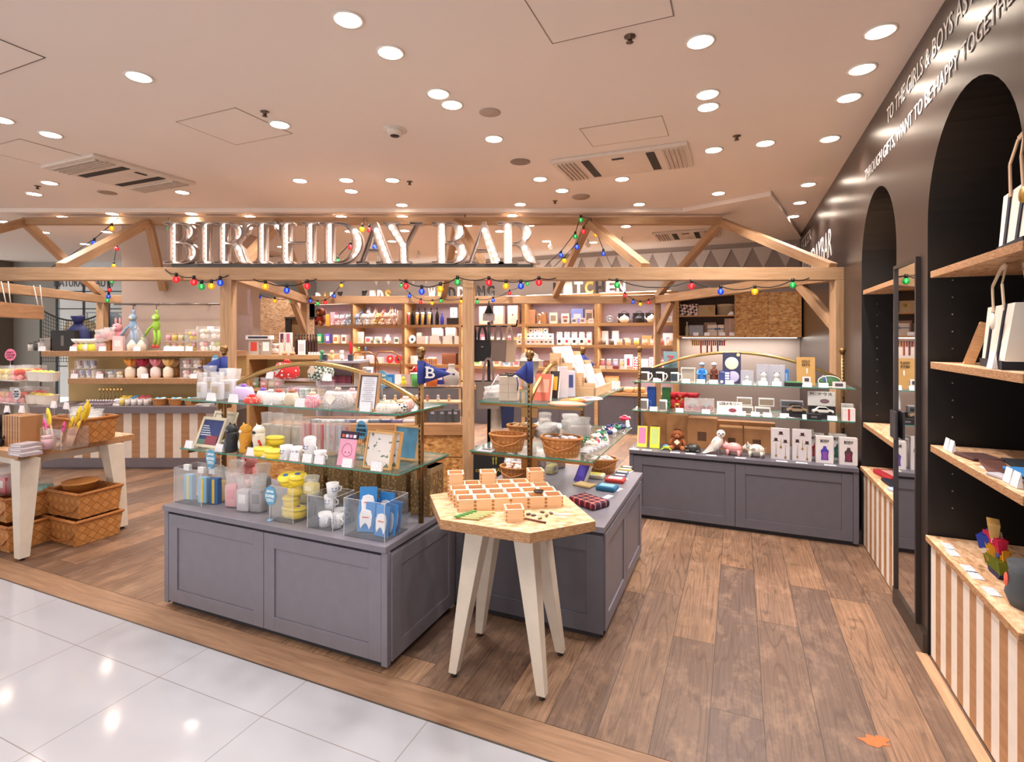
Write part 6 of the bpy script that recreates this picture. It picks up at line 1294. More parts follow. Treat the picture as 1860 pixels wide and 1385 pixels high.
# counter top
for px, c, c2, lb in ((1166, '#e8d44a', '#d87aa8', 'pink and yellow long packet at left end of the counter'), (1189, '#dcd83a', '#b8cc7a', 'lime green long packet beside the pink one')): lean(g(box(.085, .03, .19, c, face=c2, fw=.75, fh=.75, fz=.55), px, OR, .14, .6, lb, 'packet'), 14)
KR = '#a9764a'
for k, (px, u, w_, h_) in enumerate(((1192, .44, .22, .30), (1232, .40, .19, .28), (1276, .36, .25, .27), (1329, .38, .20, .20), (1374, .38, .22, .20))):
    r = box(w_, .14, h_, KR, face='#5c3a22', fw=.3, fh=.3, fz=.4); g(r, px, OR, u, .6, f'kraft cardboard carton with dark print, {ordn(k)} from left at the counter back', 'carton')
g(box(.50, .10, .23, '#b07c50'), 1352, OR, .53, .6, 'long kraft carton lying behind the pig figurines', 'carton')
def gecko():
    r = empty('frog_figurine'); mb = MB(K('#a8c43a', .3)); mb.ball((0, 0, .025), .022, 12, q=(1.6, 1, .8)); 
    for x, y in ((-.03, -.025), (.03, -.025), (-.03, .02), (.03, .02)): mb.tube([(x*.5, y*.3, .02), (x*1.2, y, .012), (x*1.5, y*1.4, .003)], .005, 6)
    part('body', mb, r); part('back_patch', MB(K('#4a8ac0', .3)).ball((-.005, 0, .038), .018, 10, q=(1.3, .9, .6)), r); return r
g(gecko(), 1211, OR, .10, .6, 'green and blue frog figurine on the counter', 'figurine')
r = plush('#8a4a26', '#a8683a', .19, 'side'); g(r, 1231, OR, .17, .6, 'brown monkey figure with a white tag', 'figurine'); lb_ = part('paper_tag', MB(K('#ece0c4')).box(-.018, .018, -.001, .001, -.018, .018), r); lb_.location = (0, -.062, .075); lb_.rotation_euler = (0, .78, 0)
r = empty('turtle_figurine'); mb = MB(K('#2c2a28', .3)); mb.ball((0, 0, .03), .055, 16, q=(1.1, .8, .75)); part('shell', mb, r); mb = MB(K('#4a3c30', .4)); mb.ball((-.062, -.012, .035), .018, 10, q=(1.3, 1, .9)); part('head', mb, r)
for x, y in ((-.045, -.035), (.04, -.035), (-.04, .035), (.04, .035)): mb = MB(K('#3a322c', .4)); mb.ball((x, y, .012), .018, 8, q=(1.3, .9, .65)); part('flipper', mb, r)
g(r, 1259, OR, .12, .6, 'dark turtle figurine with a domed shell', 'figurine')
# owl
r = empty('owl_figurine'); OW_ = dots('#e9e2da', '#b8aca4', 60.0, .25, 'blot'); mb = MB(OW_); rot = Matrix.Rotation(R(28), 3, 'Y')
mb.ball((.0, 0, .085), .042, 16, q=(.95, .9, 1.55), rot=rot); mb.ball((.030, -.004, .160), .032, 14, q=(1, .95, 1)); part('body', mb, r)
mb = MB(OW_); mb.add([(-.028, -.03, .10), (-.012, -.034, .12), (.012, -.030, .06), (-.095, -.010, .012), (-.090, .0, .010), (-.02, .03, .10)], [(0, 1, 2, 3), (3, 2, 4), (0, 3, 4, 5), (1, 0, 5), (2, 1, 5, 4)]); part('wing', mb, r, solid=.004)
mb = MB(OW_); mb.hexa([(-.105, -.02, .004), (-.085, -.025, .004), (-.085, .02, .004), (-.105, .015, .004)], [(-.035, -.025, .050), (-.01, -.02, .035), (-.01, .02, .035), (-.035, .02, .050)]); part('tail', mb, r)
mb = MB(K('#1a1614', .2)); 
for x in (.018, .044): mb.ball((x, -.031, .166), .006, 8, q=(1.5, .5, .7))
mb.ball((.031, -.036, .155), .005, 8, q=(.8, .8, 1.5)); part('eyes_and_beak', mb, r); mb = MB(K('#4a3c34', .5)); mb.tube([(0, -.012, .035), (.012, -.02, .003), (.030, -.03, .003)], .004, 6); mb.tube([(.02, .01, .035), (.028, .0, .003), (.045, -.008, .003)], .004, 6); part('feet', mb, r)
g(r, 1302, OR, .10, .6, 'white snowy owl figurine standing upright', 'figurine', s=1.1)
g(quadruped('#dc9a98', '#c47a7a', .165), 1333, OR, .10, .6, 'pink pig figurine right of the owl', 'figurine', rz=RZ-.2)
g(quadruped('#d8cfc0', '#8a8078', .165, '#8a8078'), 1374, OR, .10, .6, 'cream speckled pig figurine, right of the pink pig', 'figurine', rz=RZ-.2)
def hatbox():
    r = empty('spoon_gift_box'); part('box_body', MB(K('#cdc6c8', .4)).box(-.068, .068, -.02, .02, 0, .25), r)
    for x, z, s_ in ((.004, .205, 1), (-.032, .150, .9), (.036, .140, .9)):
        mb = MB(K('#3a1e1c')); mb.box(x-.013*s_, x+.013*s_, -.0215, -.020, z, z+.022); mb.box(x-.021*s_, x+.021*s_, -.0215, -.020, z-.003, z); part('hat_print', mb, r)
    mb = MB(K('#b8924a', .3, .8))
    for x, z0, z1 in ((-.032, .03, .13), (.004, .10, .17), (.036, .02, .12)): mb.tube([(x, -.022, z1), (x, -.022, z0)], .0014, 5); mb.ball((x, -.022, z0), .010, 8, q=(.8, .3, 1.1))
    part('gold_spoons', mb, r); return r
hb = proto(hatbox); g(hb(), 1417, OR, .12, .6, 'tall pale spoon gift box with hats, left of the two', 'gift box'); g(hb(), 1456, OR, .12, .6, 'tall pale spoon gift box with hats, right of the two', 'gift box')
lean(g(box(.15, .012, .22, '#c8c0b8'), 1462, OR, .40, .6, 'pale flat carton leaning behind the spoon boxes', 'carton'), 24)
def bodybox(c, c2):
    r = empty('bottle_gift_box'); part('box_body', MB(K('#ddd6d4', .4)).box(-.06, .06, -.03, .03, 0, .21), r); part('lettering', text_mesh('BODY', K('#1c1618'), width=.06, height=.022, bold=.02), r).location = (0, -.033, .165)
    mb = MB(K(c)); mb.xz([(-.026, .025), (.026, .025), (.023, .06), (.028, .10), (.012, .118), (.010, .135), (-.010, .135), (-.012, .118), (-.028, .10), (-.023, .06)], -.032, -.030); mb.xz([(-.016, .03), (.016, .03), (.014, .09), (-.014, .09)], -.0328, -.032, K(c2)); part('bottle_print', mb, r); return r
g(bodybox('#4a3aa8', '#8a4a9c'), 1497, OR, .12, .6, 'white BODY box with a violet bottle print', 'gift box'); g(bodybox('#4a3438', '#7a2a48'), 1540, OR, .12, .6, 'white BODY box with a dark red bottle print at counter end', 'gift box')
g(bodybox('#b82a3a', '#d86a70'), 1481, OR, .24, .6, 'white BODY box with red bottle print, behind the violet one', 'gift box'); g(bodybox('#2a5a5a', '#3a7a70'), 1521, OR, .26, .6, 'white BODY box with green bottle print, between the two front ones', 'gift box')
for k, px in enumerate((1152, 1175, 1226, 1254, 1292, 1345, 1420, 1456, 1508)): o = flat_card(); g(o, px, OR, .028, .6, f'flat white ticket on the far cabinet counter edge, {ordn(k)} from left', 'price card', 'flat white tickets')
# ================================================================ BACK WALL SHELVING
OW = (4.24, 7.7); UP = [1.793, 3.07, 4.395, 5.67, 6.94, 8.21, 9.5]; W1 = wood('#d2a570', '#b98a58')
SHZ = [(1.83, 'top shelf'), (1.46, 'second shelf'), (1.06, 'third shelf'), (.67, 'bottom shelf')]
BAYN = ['kitchen bay beside the overhead cupboard', 'kitchen bay', 'bay behind the bag stand', 'wedding bay', 'kids bay', 'baby bay']
for i, (a, b_) in enumerate(zip(UP, UP[1:])):
    r = empty('shelving_unit'); L_ = b_-a
    if i < 5: mb = MB(W1); mb.box(-L_-.03, -L_+.03, 0, .40, .0, 2.29); part('upright', mb, r)
    mb = MB(W1)
    if i == 0: mb.box(-.03, .03, 0, .40, 0, 2.29); part('upright', mb, r)
    for z, _ in SHZ: mb = MB(W1); mb.box(-L_+.03, -.03, .01, .40, z-.035, z); mb.box(-L_+.03, -.03, .01, .022, z-.05, z-.035); part('shelf_board', mb, r)
    mb = MB(W1); mb.box(-L_-.03, -.03 if i else .03, -.01, .40, 2.29, 2.33); part('top_board', mb, r)
    mb = MB(K('#b9a7b4', .7)); mb.box(-L_+.03, -.03, .385, .40, .67, 2.29); part('back_panel', mb, r)
    mb = MB(K('#5d5a62', .5)); mb.box(-L_+.03, -.03, .03, .38, 0, .63); mb.box(-L_/2-.002, -L_/2+.002, .028, .03, .03, .6, GAP); part('base_cupboard', mb, r)
    p = Vector((*OW, 0))+V*a; put(r, p, f'wooden wall shelving, {BAYN[i]}', 'shelving')
def wb(o, px, lv, u, lb, cat, **k): return g(o, px, OW, u, SHZ[lv][0], lb, cat, **k)
# light strips added to brighten the shelf interiors, tucked behind the board lips
for i in range(6):
    for z in (2.289, 1.794, 1.424, 1.024):
        mb = MB(K('#fff2e0', .5, 0, 1.5)); L_ = UP[i+1]-UP[i]; mb.box(-L_+.06, -.06, .03, .045, z-.006, z); o = part('added_shelf_strip', mb); put(o, Vector((*OW, 0))+V*UP[i], f'added light strip under the {dict([(2.289, "top board"), (1.794, "top shelf"), (1.424, "second shelf"), (1.024, "third shelf")])[z]} of the {BAYN[i]}', 'light strip', group='added shelf light strips')
        l = bpy.data.lights.new('shelf_fill', 'AREA'); l.shape = 'RECTANGLE'; l.size = L_-.2; l.size_y = .04; l.energy = 6 if z > 2 else 7; l.color = (1, .91, .86); lo = bpy.data.objects.new('lamp', l); COL.objects.link(lo); lo.parent = o; lo.location = (-L_/2, .04, z-.02); lo.rotation_euler = (R(-15), 0, 0)
def fillrow(lv, px0, px1, u, specs, where, jit=0):
    n = len(specs); rd = random.Random(int(px0)*7+lv); c = {}
    ds = [s_[1] for s_ in specs]
    for i, s_ in enumerate(specs):
        px = px0+(px1-px0)*(i+.5)/n; mk, ds_, cat = s_; c[ds_] = c.get(ds_, 0)+1
        lb = f'{ds_}, {ordn(c[ds_]-1)} one from left, {where}' if ds.count(ds_) > 1 else f'{ds_}, {where}'
        wb(mk(), px, lv, u, lb, cat, rz=RZ+rd.uniform(-jit, jit))
B = lambda w_, d_, h_, c, **k: (lambda: box(w_, d_, h_, c, **k))
bx_ = lambda c, nm, w_=.1, h_=.14, d_=.08, **k: (B(w_, d_, h_, c, **k), nm, 'box')
# kitchen bay A
W_A = 'kitchen shelves near overhead cupboard'
for px, c, lb in ((1134, '#efe8da', 'white iron teapot on the top kitchen shelf'), (1161, '#262428', 'black iron teapot on the top kitchen shelf'), (1184, '#efe8da', 'second white teapot by the right rear post')):
    wb(teapot(c), px, 0, .14, lb, 'teapot', s=1.2); wb(box(.19, .02, .17, '#2a2424'), px-1, 0, .27, 'black square carton behind the ' + lb.split(' on ')[0].split(' by ')[0], 'carton')
wb(plate(.065, '#8a8688', '#b8b4b8'), 1107, 0, .12, 'grey metal colander leaning left of the teapots', 'colander')
wb(box(.12, .06, .10, '#dcd6d2', face='#a8b8c8'), 1214, 0, .15, 'pale patterned box right of the teapots', 'box')
fillrow(1, 1090, 1223, .28, [bx_('#ece6ea', 'tall white carton', .11, .24), bx_('#ece6ea', 'tall white carton', .11, .24), (lambda: vase('#e8b898', .12, .05, 2), 'peach cup', 'cup'), (lambda: vase('#eac4b4', .12, .05, 2), 'peach cup', 'cup'), bx_('#c08e58', 'kraft carton', .16, .16), bx_('#b98450', 'tan carton', .14, .16), bx_('#eee6ea', 'white carton with violet triangle', .16, .2, face='#a88ab0', fw=.3, fh=.3)], 'second back shelf, '+W_A)
fillrow(1, 1088, 1224, .10, [(lambda c=c: jar(.05, .10, c, '#efe2d2'), n_+' food jar', 'jar') for c, n_ in (('#7a5a48', 'brown'), ('#5a3a34', 'dark'), ('#e0b888', 'tan'), ('#e8c08a', 'honey'), ('#d8c04a', 'yellow'), ('#e0b088', 'biscuit'), ('#e8d8c8', 'cream'), ('#c84a3a', 'red'), ('#e0c8a8', 'oat'))], 'front of second shelf')
fillrow(2, 1088, 1136, .14, [(lambda c=c: jar(.045, .16, c, '#f0e0d4'), n_+' topped jar', 'jar') for c, n_ in (('#c8586a', 'rose'), ('#d88a7a', 'coral'), ('#b8a0c8', 'violet'), ('#d8a868', 'amber'))], 'third kitchen shelf')
wb(box(.13, .08, .24, '#efe0e4', face='#d0283a', fw=.35, fh=.5), 1142, 2, .14, 'white carton with red bottle print on third kitchen shelf', 'carton')
fillrow(2, 1150, 1223, .14, [(lambda i=i: pbox(.12, .07, .2-.03*(i % 2), dots('#f2e8e4', '#d0243a', [24.0, 40.0, 30.0][i % 3], .36)), 'red and white patterned bag', 'bag') for i in range(5)], 'third kitchen shelf')
fillrow(2, 1088, 1150, .05, [(lambda c=c: box(.09, .04, .05, c), n_+' little box', 'box') for c, n_ in (('#e8d8c0', 'cream'), ('#d8c8b0', 'beige'), ('#8a3a3a', 'maroon'), ('#efe6e0', 'white'), ('#e0b0a8', 'pink'))], 'front edge of third shelf')
wb(box(.24, .03, .26, '#c8935a', face='#d8b084', fw=.8, fh=.8), 1112, 3, .25, 'upright kraft board on the bottom kitchen shelf', 'board')
for k, (px, c) in enumerate(((1124, '#b8864a'), (1142, '#d8b88c'), (1162, '#c89860'))): wb(vase(c, .09, .09, 1), px, 3, .12, f'{["brown","pale","tan"][k]} wooden bowl on bottom kitchen shelf', 'bowl')
# kitchen bay B
fillrow(0, 952, 1082, .24, [bx_('#c89878', 'copper coloured box', .22, .26), bx_('#b07a4a', 'bronze cup box', .17, .2), bx_('#d8cabb', 'cutlery picture box', .14, .2, face='#8a7a6a'), bx_('#dccfc4', 'pale picture box', .14, .18, face='#a8544a'), bx_('#7a86c0', 'large blue picture box', .21, .26, face='#e0b4b8', fw=.6, fh=.3), bx_('#b8a090', 'brown picture box', .14, .24, face='#6a5648')], 'top shelf behind kitchen letters')
wb((lambda r: (part('metal_stand', MB(K('#c8c4c4', .15, .9)).lathe([(.06, 0), (.05, .01), (.012, .03), (.012, .12), (.04, .14), (.03, .17), (.005, .18)], n=16), r), part('lever', MB(K('#d0cccc', .15, .9)).tube([(0, 0, .15), (.06, 0, .20), (.10, 0, .14)], .008, 8), r), r)[2])(empty('juice_press')), 980, 0, .08, 'chrome juice press in front of the copper coloured box', 'juice press')
fillrow(0, 1020, 1082, .08, [bx_('#e0d4cc', 'small photo carton', .09, .09, .05, face='#8a5a5a'), bx_('#d8d0d0', 'small photo carton', .09, .09, .05, face='#6a7080'), bx_('#e4dad4', 'small photo carton', .09, .09, .05, face='#9a6a6a'), bx_('#e8e0dc', 'small photo carton', .09, .08, .05, face='#c0a8a0')], 'front of top kitchen shelf')
for row_, (z_, u_, nn) in enumerate(((0, .06, 8), (.10, .14, 8), (.20, .22, 5))):
    for i in range(nn):
        if row_ == 2: px = 956+i*9
        else: px = 945+i*8
        c = ['#ece4e0', '#e8d8c8', '#f0e8e4', '#e4dcd0'][(i+row_) % 4]; f_ = ['#3a3436', '#c8565a', '#5a6a4a', '#d88a4a', '#4a4a5a'][(i*2+row_) % 5]
        o = box(.078, .07, .095, c, face=f_, fw=.5, fh=.3); g(o, px, OW, u_, 1.46+z_, f'little white printed box, {ordn(i)} from left in the {["lowest","middle","highest"][row_]} tier of stacked boxes', 'box', 'little printed boxes in tiers')
for row_ in range(2):
    for i in range(5):
        px = 1017+i*13.5; tx = ['L', 'S', 'E', 'Q', 'K'][i]
        o = box(.085, .07, .10, '#ece7e4' if row_ else '#f2eeea', txt=tx if row_ else None, tc='#2a2628', face=None if row_ else ('#1e1c20', '#c83a48', '#26242a', '#1c1a1c', '#c8424c')[i], fw=.55, fh=.4) if False else (box(.085, .07, .10, '#ece7e4', None, .7, .5, .5, tx, '#2a2628') if row_ else box(.085, .07, .12, '#f2eeea', face=('#1e1c20', '#c83a48', '#26242a', '#1c1a1c', '#c8424c')[i], fw=.55, fh=.4))
        g(o, px, OW, .10 if not row_ else .22, 1.46 if not row_ else 1.46+.121, f'{"white letter box" if row_ else "white box with dark or red drawing"}, {ordn(i)} from left on second kitchen shelf', 'box', 'letter boxes' if row_ else 'drawing boxes')
g(box(.5, .12, .12, '#d8d2ce'), 1044, OW, .23, 1.46, 'long pale riser carrying the letter boxes', 'riser')
fillrow(2, 946, 1080, .12, [bx_(c, n_, .12, h_, .08, face=f_) for c, n_, h_, f_ in (('#c8443a', 'red box', .12, '#e8a08a'), ('#d8b078', 'tan box', .14, '#b8864a'), ('#6a4434', 'brown box', .12, '#8a5a44'), ('#d8ccd0', 'pale box', .15, '#a898a0'), ('#c8b8c0', 'mauve box', .12, '#8a7a84'), ('#e0d4cc', 'cream box', .14, '#b8a898'), ('#d8c8c0', 'beige box', .12, '#a08a80'))], 'third shelf behind the card rack')
# bay C (behind the bag stand)
fillrow(0, 868, 946, .20, [bx_('#e4cfc4', 'tall pink champagne carton', .2, .34, .1, face='#d8bcb0', fw=.3), bx_('#e0c8bc', 'tall blush champagne carton', .2, .34, .1), bx_('#e8d4ca', 'tall pale champagne carton', .2, .34, .1, face='#8a4a4a', fw=.15, fh=.08)], 'top shelf right of the centre post')
fillrow(1, 842, 948, .14, [bx_(c, n_, .12, h_, .08, face=f_) for c, n_, h_, f_ in (('#e8b8b8', 'pink box', .16, '#c8586a'), ('#f0e4dc', 'white box', .12, '#d88a98'), ('#c8586a', 'rose box', .18, '#f0c8cc'), ('#e8dcc8', 'cream box', .14, '#b8a078'), ('#d8e0d0', 'mint box', .12, '#88a888'), ('#e8a8b0', 'pink floral box', .16, '#a84a5a'), ('#e0a060', 'orange box', .13, '#f0c898'))], 'second shelf behind the bag stand')
fillrow(2, 842, 948, .14, [bx_(c, n_, .12, h_, .08, face=f_) for c, n_, h_, f_ in (('#f0e0c8', 'cream packet', .14, '#d8a858'), ('#d8e8c8', 'green packet', .14, '#88b858'), ('#f4e8dc', 'white packet', .12, '#c8a888'), ('#e8c8b8', 'peach packet', .14, '#c8785a'), ('#d0dce8', 'blue packet', .12, '#7a98b8'), ('#e8d0d0', 'pink packet', .12, '#c87888'))], 'third shelf behind the bag stand')
# bay D wedding
for k in range(5): wb(bottle('#17130f', .035, .34, '#17130f'), 750+k*11, 0, .20, f'black bottle, {ordn(k)} from left behind the beer glasses', 'bottle', group='black bottles')
for k, px in enumerate((742, 758, 768, 780)): wb(glass('#e0a848' if k else '#c84a3a', .25, .036), px, 0, .10, f'{"tall beer glass" if k else "tall glass with red content"}, {ordn(k)} of four on top wedding shelf', 'glass')
wb(bottle('#3a3aa0', .035, .22, '#3a3aa0'), 803, 0, .10, 'violet blue bottle right of the beer glasses', 'bottle')
r = empty('wall_clock_box'); part('box_body', MB(K('#f2f0f2', .4)).box(-.075, .075, -.02, .02, 0, .20), r); part('clock_hand', MB(K('#2a2a30')).box(-.004, .004, -.022, -.02, -.03, .03), r).location = (-.01, 0, .08); part('ring', MB(K('#9ab8cc')).tube([(.035*cos(R(a_)), -.021, .125+.035*sin(R(a_))) for a_ in range(0, 361, 24)], .002, 4), r)
wb(r, 825, 0, .14, 'white clock box just left of the centre post', 'clock', z=None) if False else g(r, 825, OW, .14, 1.83+.13, 'white clock box just left of the centre post', 'clock')
wb(box(.42, .14, .13, '#2e241e'), 832, 0, .14, 'long dark chocolate box under the clock', 'box')
def flowerbox(): return box(.20, .10, .15, '#ece2da', face=dots('#f0e4da', '#c87878', 70.0, .3, 'blot'), fw=.55, fh=.55)
for k, (px, z_) in enumerate(((768, 0), (791, 0), (815, 0), (836, 0), (795, .155), (820, .155))): g(flowerbox(), px, OW, .10, 1.46+z_, f'white box with floral window, {ordn(k)} on the wedding shelf stack', 'box', 'floral window boxes')
wb(plate(.085, '#f0ebe6', '#26242a'), 748, 1, .08, 'white plate with black bird motif', 'plate')
wb(box(.10, .05, .22, '#e8dcc8', face='#b8c0a0'), 762, 1, .24, 'tall floral card behind the white plate', 'box')
fillrow(2, 736, 834, .14, [bx_('#d8dcd8', 'pale green box', .12, .16), bx_('#f0e8e4', 'white box', .14, .14), bx_('#7a4428', 'brown leather box', .3, .22, .1)], 'third shelf of the wedding bay')
for k in range(8): wb(vase(['#c8844a', '#b06a34', '#a87840'][k % 3], .12, .02, 1), 764+k*4, 2, .06, f'slim wooden rod, {ordn(k)} from left on the wedding bay shelf', 'rod', group='slim wooden rods')
r = empty('red_lantern'); mb = MB(K('#cc2a26', .4)); 
for x in (-1, 1):
    for y in (-1, 1): mb.tube([(x*.055, y*.055, .0), (x*.055, y*.055, .17)], .008, 6)
mb.box(-.065, .065, -.065, .065, 0, .02); mb.box(-.065, .065, -.065, .065, .16, .175); part('cage', mb, r); part('roof', MB(K('#d83228', .4)).lathe([(.075, .175), (.03, .22), (.02, .24), (.001, .245)], n=4), r); part('candle', MB(K('#efe6d8')).lathe([(.025, .02), (.025, .09), (.001, .09)], n=10), r)
g(r, 757, OW, .05, .67+.0, 'red lantern left of the navy B pennant', 'lantern', s=1.6)
# bay E kids
BEARS = [(648, '#a8bcd8', '#c8d8ec', 'pale blue teddy bear', 'round', 0), (662, '#dcd0cc', '#f0e8e4', 'white lamb soft toy', 'side', 0), (676, '#e8dcd0', '#f4ece4', 'cream soft toy', 'round', 0), (689, '#d8b070', '#f0dcb8', 'golden teddy bear', 'round', '#b8864a'), (703, '#e0bca8', '#f0d8cc', 'pink beige teddy bear', 'round', 0), (716, '#e4c4b4', '#f4e0d4', 'pale peach rabbit toy', 'long', 0)]
for px, c, c2, n_, e_, bw in BEARS: wb(plush(c, c2, .25, e_, bw or None), px, 0, .12, n_+' on the top kids shelf', 'soft toy', s=1.1)
for k, (px, c) in enumerate(((656, '#8aa4cc'), (670, '#e8e4ea'), (683, '#d8a890'), (698, '#c87a6a'), (711, '#e0b8a0'))): g(plush(c, '#f0e4dc', .20, 'long'), px, OW, .27, 1.83+.15, f'{["blue","white","tan","coral","peach"][k]} soft toy peeking over the front row of bears', 'soft toy'); 
g(box(1.05, .16, .15, '#e0d0cc'), 685, OW, .28, 1.83, 'low pale riser behind the row of bears', 'riser')
wb(box(.03, .12, .3, '#e8d8d0'), 725, 0, .2, 'clear gift carton at the right end of kids shelf', 'carton')
fillrow(1, 645, 730, .16, [bx_('#f0ead8', 'tall playful alphabet card', .20, .24, .03, face='#c8d8d0', fw=.7, fh=.7), bx_('#f0d8d0', 'pink patterned tin', .13, .14, .08, face='#c85a5a'), bx_('#e8d8c8', 'floral patterned tin', .13, .14, .08, face='#88a078'), (lambda: vase('#e8dcd4', .18, .07, 0), 'domed glass toy', 'toy'), bx_('#e8e4e0', 'white framed toy box', .11, .13, .05, face='#4a5a4a')], 'second shelf of the kids bay')
fillrow(1, 672, 706, .05, [bx_('#efe6e2', 'tiny white block', .08, .07, .05, face='#b89a98'), bx_('#eae0dc', 'tiny white block', .08, .07, .05, face='#8aa0a8'), bx_('#f0e8e2', 'tiny white block', .08, .07, .05, face='#b8987a')], 'front edge of second kids shelf')
for px, lb in ((708, 'red round plate with gold drawing on the third kids shelf'), (723, 'red and black round plate on the third kids shelf')): wb(plate(.09, '#c8282a', '#e8b070' if px < 715 else '#1c1416'), px, 2, .08, lb, 'plate')
fillrow(2, 645, 700, .14, [bx_('#e8e0e4', 'white carton', .14, .14), bx_('#d8c8d0', 'mauve carton', .14, .16), bx_('#e8d0c8', 'peach carton', .13, .12)], 'third shelf of the kids bay')
# bay F baby
for px, c, lb in ((612, '#efc0c8', 'pink baby gift toy on the top baby shelf'), (622, '#f0d0d4', 'pale pink baby gift toy in the middle of the baby shelf'), (633, '#b8cce4', 'pale blue baby gift toy at the right of baby shelf')): wb(plush(c, '#ffffff', .24, 'round'), px, 0, .14, lb, 'soft toy', s=1.05)
wb(box(.12, .1, .3, '#e8a8b4'), 607, 0, .27, 'tall pink carton behind the baby gift toys', 'carton'); wb(box(.1, .1, .26, '#e0a83a'), 598, 0, .27, 'mustard carton behind the monkey toy', 'carton')
fillrow(1, 575, 634, .18, [bx_('#2f8a5a', 'green toy carton', .11, .2, .08, face='#e8e0a0'), bx_('#5a4aa0', 'violet toy carton', .11, .2, .08, face='#e8c0d0'), bx_('#e8c8a0', 'orange toy carton', .12, .18, .08, face='#d86a4a'), bx_('#efe8e0', 'white doll carton', .12, .18, .08, face='#7a4a34')], 'second baby shelf')
r = plush('#7a3a20', '#c8844a', .36, 'side'); part('red_vest', MB(K('#c83222', .8)).lathe([(.082, .06), (.088, .11), (.07, .16)], n=16, sy=.9), r); g(r, 583, OW, -.02, 1.835, 'brown monkey soft toy in a red vest sitting on the shelf edge', 'soft toy', s=1.15)
# uplights along the top ledge that wash the letters and the wall above
for i in range(6):
    L_ = UP[i+1]-UP[i]; mb = MB(K('#fff2e0', .5, 0, 2.0)); mb.box(-L_+.06, -.06, -.004, .012, 2.331, 2.337); o = part('ledge_uplight', mb); put(o, Vector((*OW, 0))+V*UP[i], f'thin light strip on top of the ledge over the {BAYN[i]}', 'light strip', group='ledge uplights')
    l = bpy.data.lights.new('uplight', 'AREA'); l.shape = 'RECTANGLE'; l.size = L_-.2; l.size_y = .03; l.energy = 3.5; l.color = (1, .92, .86); lo = bpy.data.objects.new('lamp', l); COL.objects.link(lo); lo.parent = o; lo.location = (-L_/2, -.02, 2.345); lo.rotation_euler = (R(118), 0, 0)
# section letters on the top board
LM_ = {'w': K('#f6f2ee'), 'k': K('#221c1a'), 'o': K('#c8964a'), 's': K('#c9bdb4'), 'r': dots('#f0e4dc', '#d88a6a', 40.0, .3)}
for word, x0, x1, cols_, wl in (('BABY', 572, 624, 'wosk', 'BABY'), ('KIDS', 656, 712, 'krwo', 'KIDS'), ('WEDDING', 776, 900, 'wokwokk', 'WEDDING'), ('KITCHEN', 1003, 1138, 'kswokrs', 'KITCHEN')):
    n = len(word)
    for i, ch in enumerate(word):
        px = x0+(x1-x0)*(i+.5)/n; wpx = (x1-x0)/n*.8; p = hit(px, OW, .10); w_ = wpx*p.y/F
        o = part('letter_'+ch.lower(), text_mesh(ch, LM_[cols_[i]], width=round(min(w_, .19), 3), height=.22, ext=.02, bold=.03)); nm_ = {'w': 'white', 'k': 'black', 'o': 'wooden', 's': 'pale', 'r': 'red dotted'}[cols_[i]]
        k_ = [j for j, c_ in enumerate(word) if c_ == ch]; od = '' if len(k_) == 1 else (' first' if k_[0] == i else ' second')
        put(o, p, f'{nm_} block letter{od} {ch} of the word {wl} above the shelving', 'letter', z=2.331)
# bunting frieze
r = empty('bunting'); tag(r, 'row of white triangular pennants along the top of the back wall', 'bunting'); mm_ = K('#d0c6be', .7)
for k in range(26):
    v = .20+k*.31; p = Vector((4.43, 8.13, 0))+V*v; mb = MB(mm_); mb.xz([(-.155, 0), (.155, 0), (0, -.34)], -.012, -.004); o = part('pennant', mb, r); o.location = (p.x, p.y, CEIL-.13); o.rotation_euler.z = RZ
# overhead strand board cupboard and open cubby
r = empty('overhead_cupboard'); O2 = osb(); E2 = osb_edge(); KD = K('#5a3a20')
mb = MB(W1); mb.box(-1.76, -.02, .0, .40, 1.59, 1.615); mb.box(-1.76, -.02, 0, .40, 2.24, 2.265); mb.box(-1.76, -1.735, 0, .40, 1.615, 2.24); mb.box(-.045, -.02, 0, .40, 1.615, 2.24); mb.box(-.92, -.895, 0, .40, 1.615, 2.24); part('carcass', mb, r)
mb = MB(KD); mb.box(-1.735, -.92, .38, .395, 1.615, 2.24); part('back', mb, r); mb = MB(W1); mb.box(-1.735, -.92, .02, .38, 1.915, 1.935); part('shelf_board', mb, r)
for a, b_ in ((-.90, -.462), (-.458, -.02)): mb = MB(osb(1)); mb.box(a, b_, -.02, -.001, 1.592, 2.262); part('door', mb, r)
put(r, (OW[0], OW[1], 0), 'overhead strand board cupboard with open shelves at its left', 'cupboard')
mb = MB(K('#fff6ea', .5, 0, 7.0)); mb.box(-1.70, -.06, .20, .24, 1.578, 1.588); o = part('light_strip', mb); put(o, (OW[0], OW[1], 0), 'bright light strip below the overhead cupboard', 'light strip')
l = bpy.data.lights.new('under_cupboard', 'AREA'); l.shape = 'RECTANGLE'; l.size = 1.6; l.size_y = .06; l.energy = 12; l.color = (1, .93, .86); lo = bpy.data.objects.new('lamp', l); COL.objects.link(lo); lo.parent = o; lo.location = (-.88, .22, 1.57)
def cub(o, px, z, u, lb, cat): return g(o, px, OW, u, z, lb, cat)
cub(pbox(.30, .16, .18, dots('#efe0dc', '#3a2a34', 26.0, .33, 'check')), 1250, 1.936, .16, 'black and cream patterned hat box on the cubby top shelf', 'box')
r = box(.25, .16, .16, '#b8a078'); cub(r, 1284, 1.936, .16, 'tan gift box with gold bow in the cubby', 'box'); mb = MB(K('#d8b04a', .3, .6)); [mb.ball((cos(a_)*.02, 0, .0+sin(a_)*.02), .012, 6) for a_ in range(6)]; q_ = part('gold_bow', mb); cub(q_, 1290, 1.936+.10, .065, 'gold rosette bow fixed on the tan gift box', 'bow')
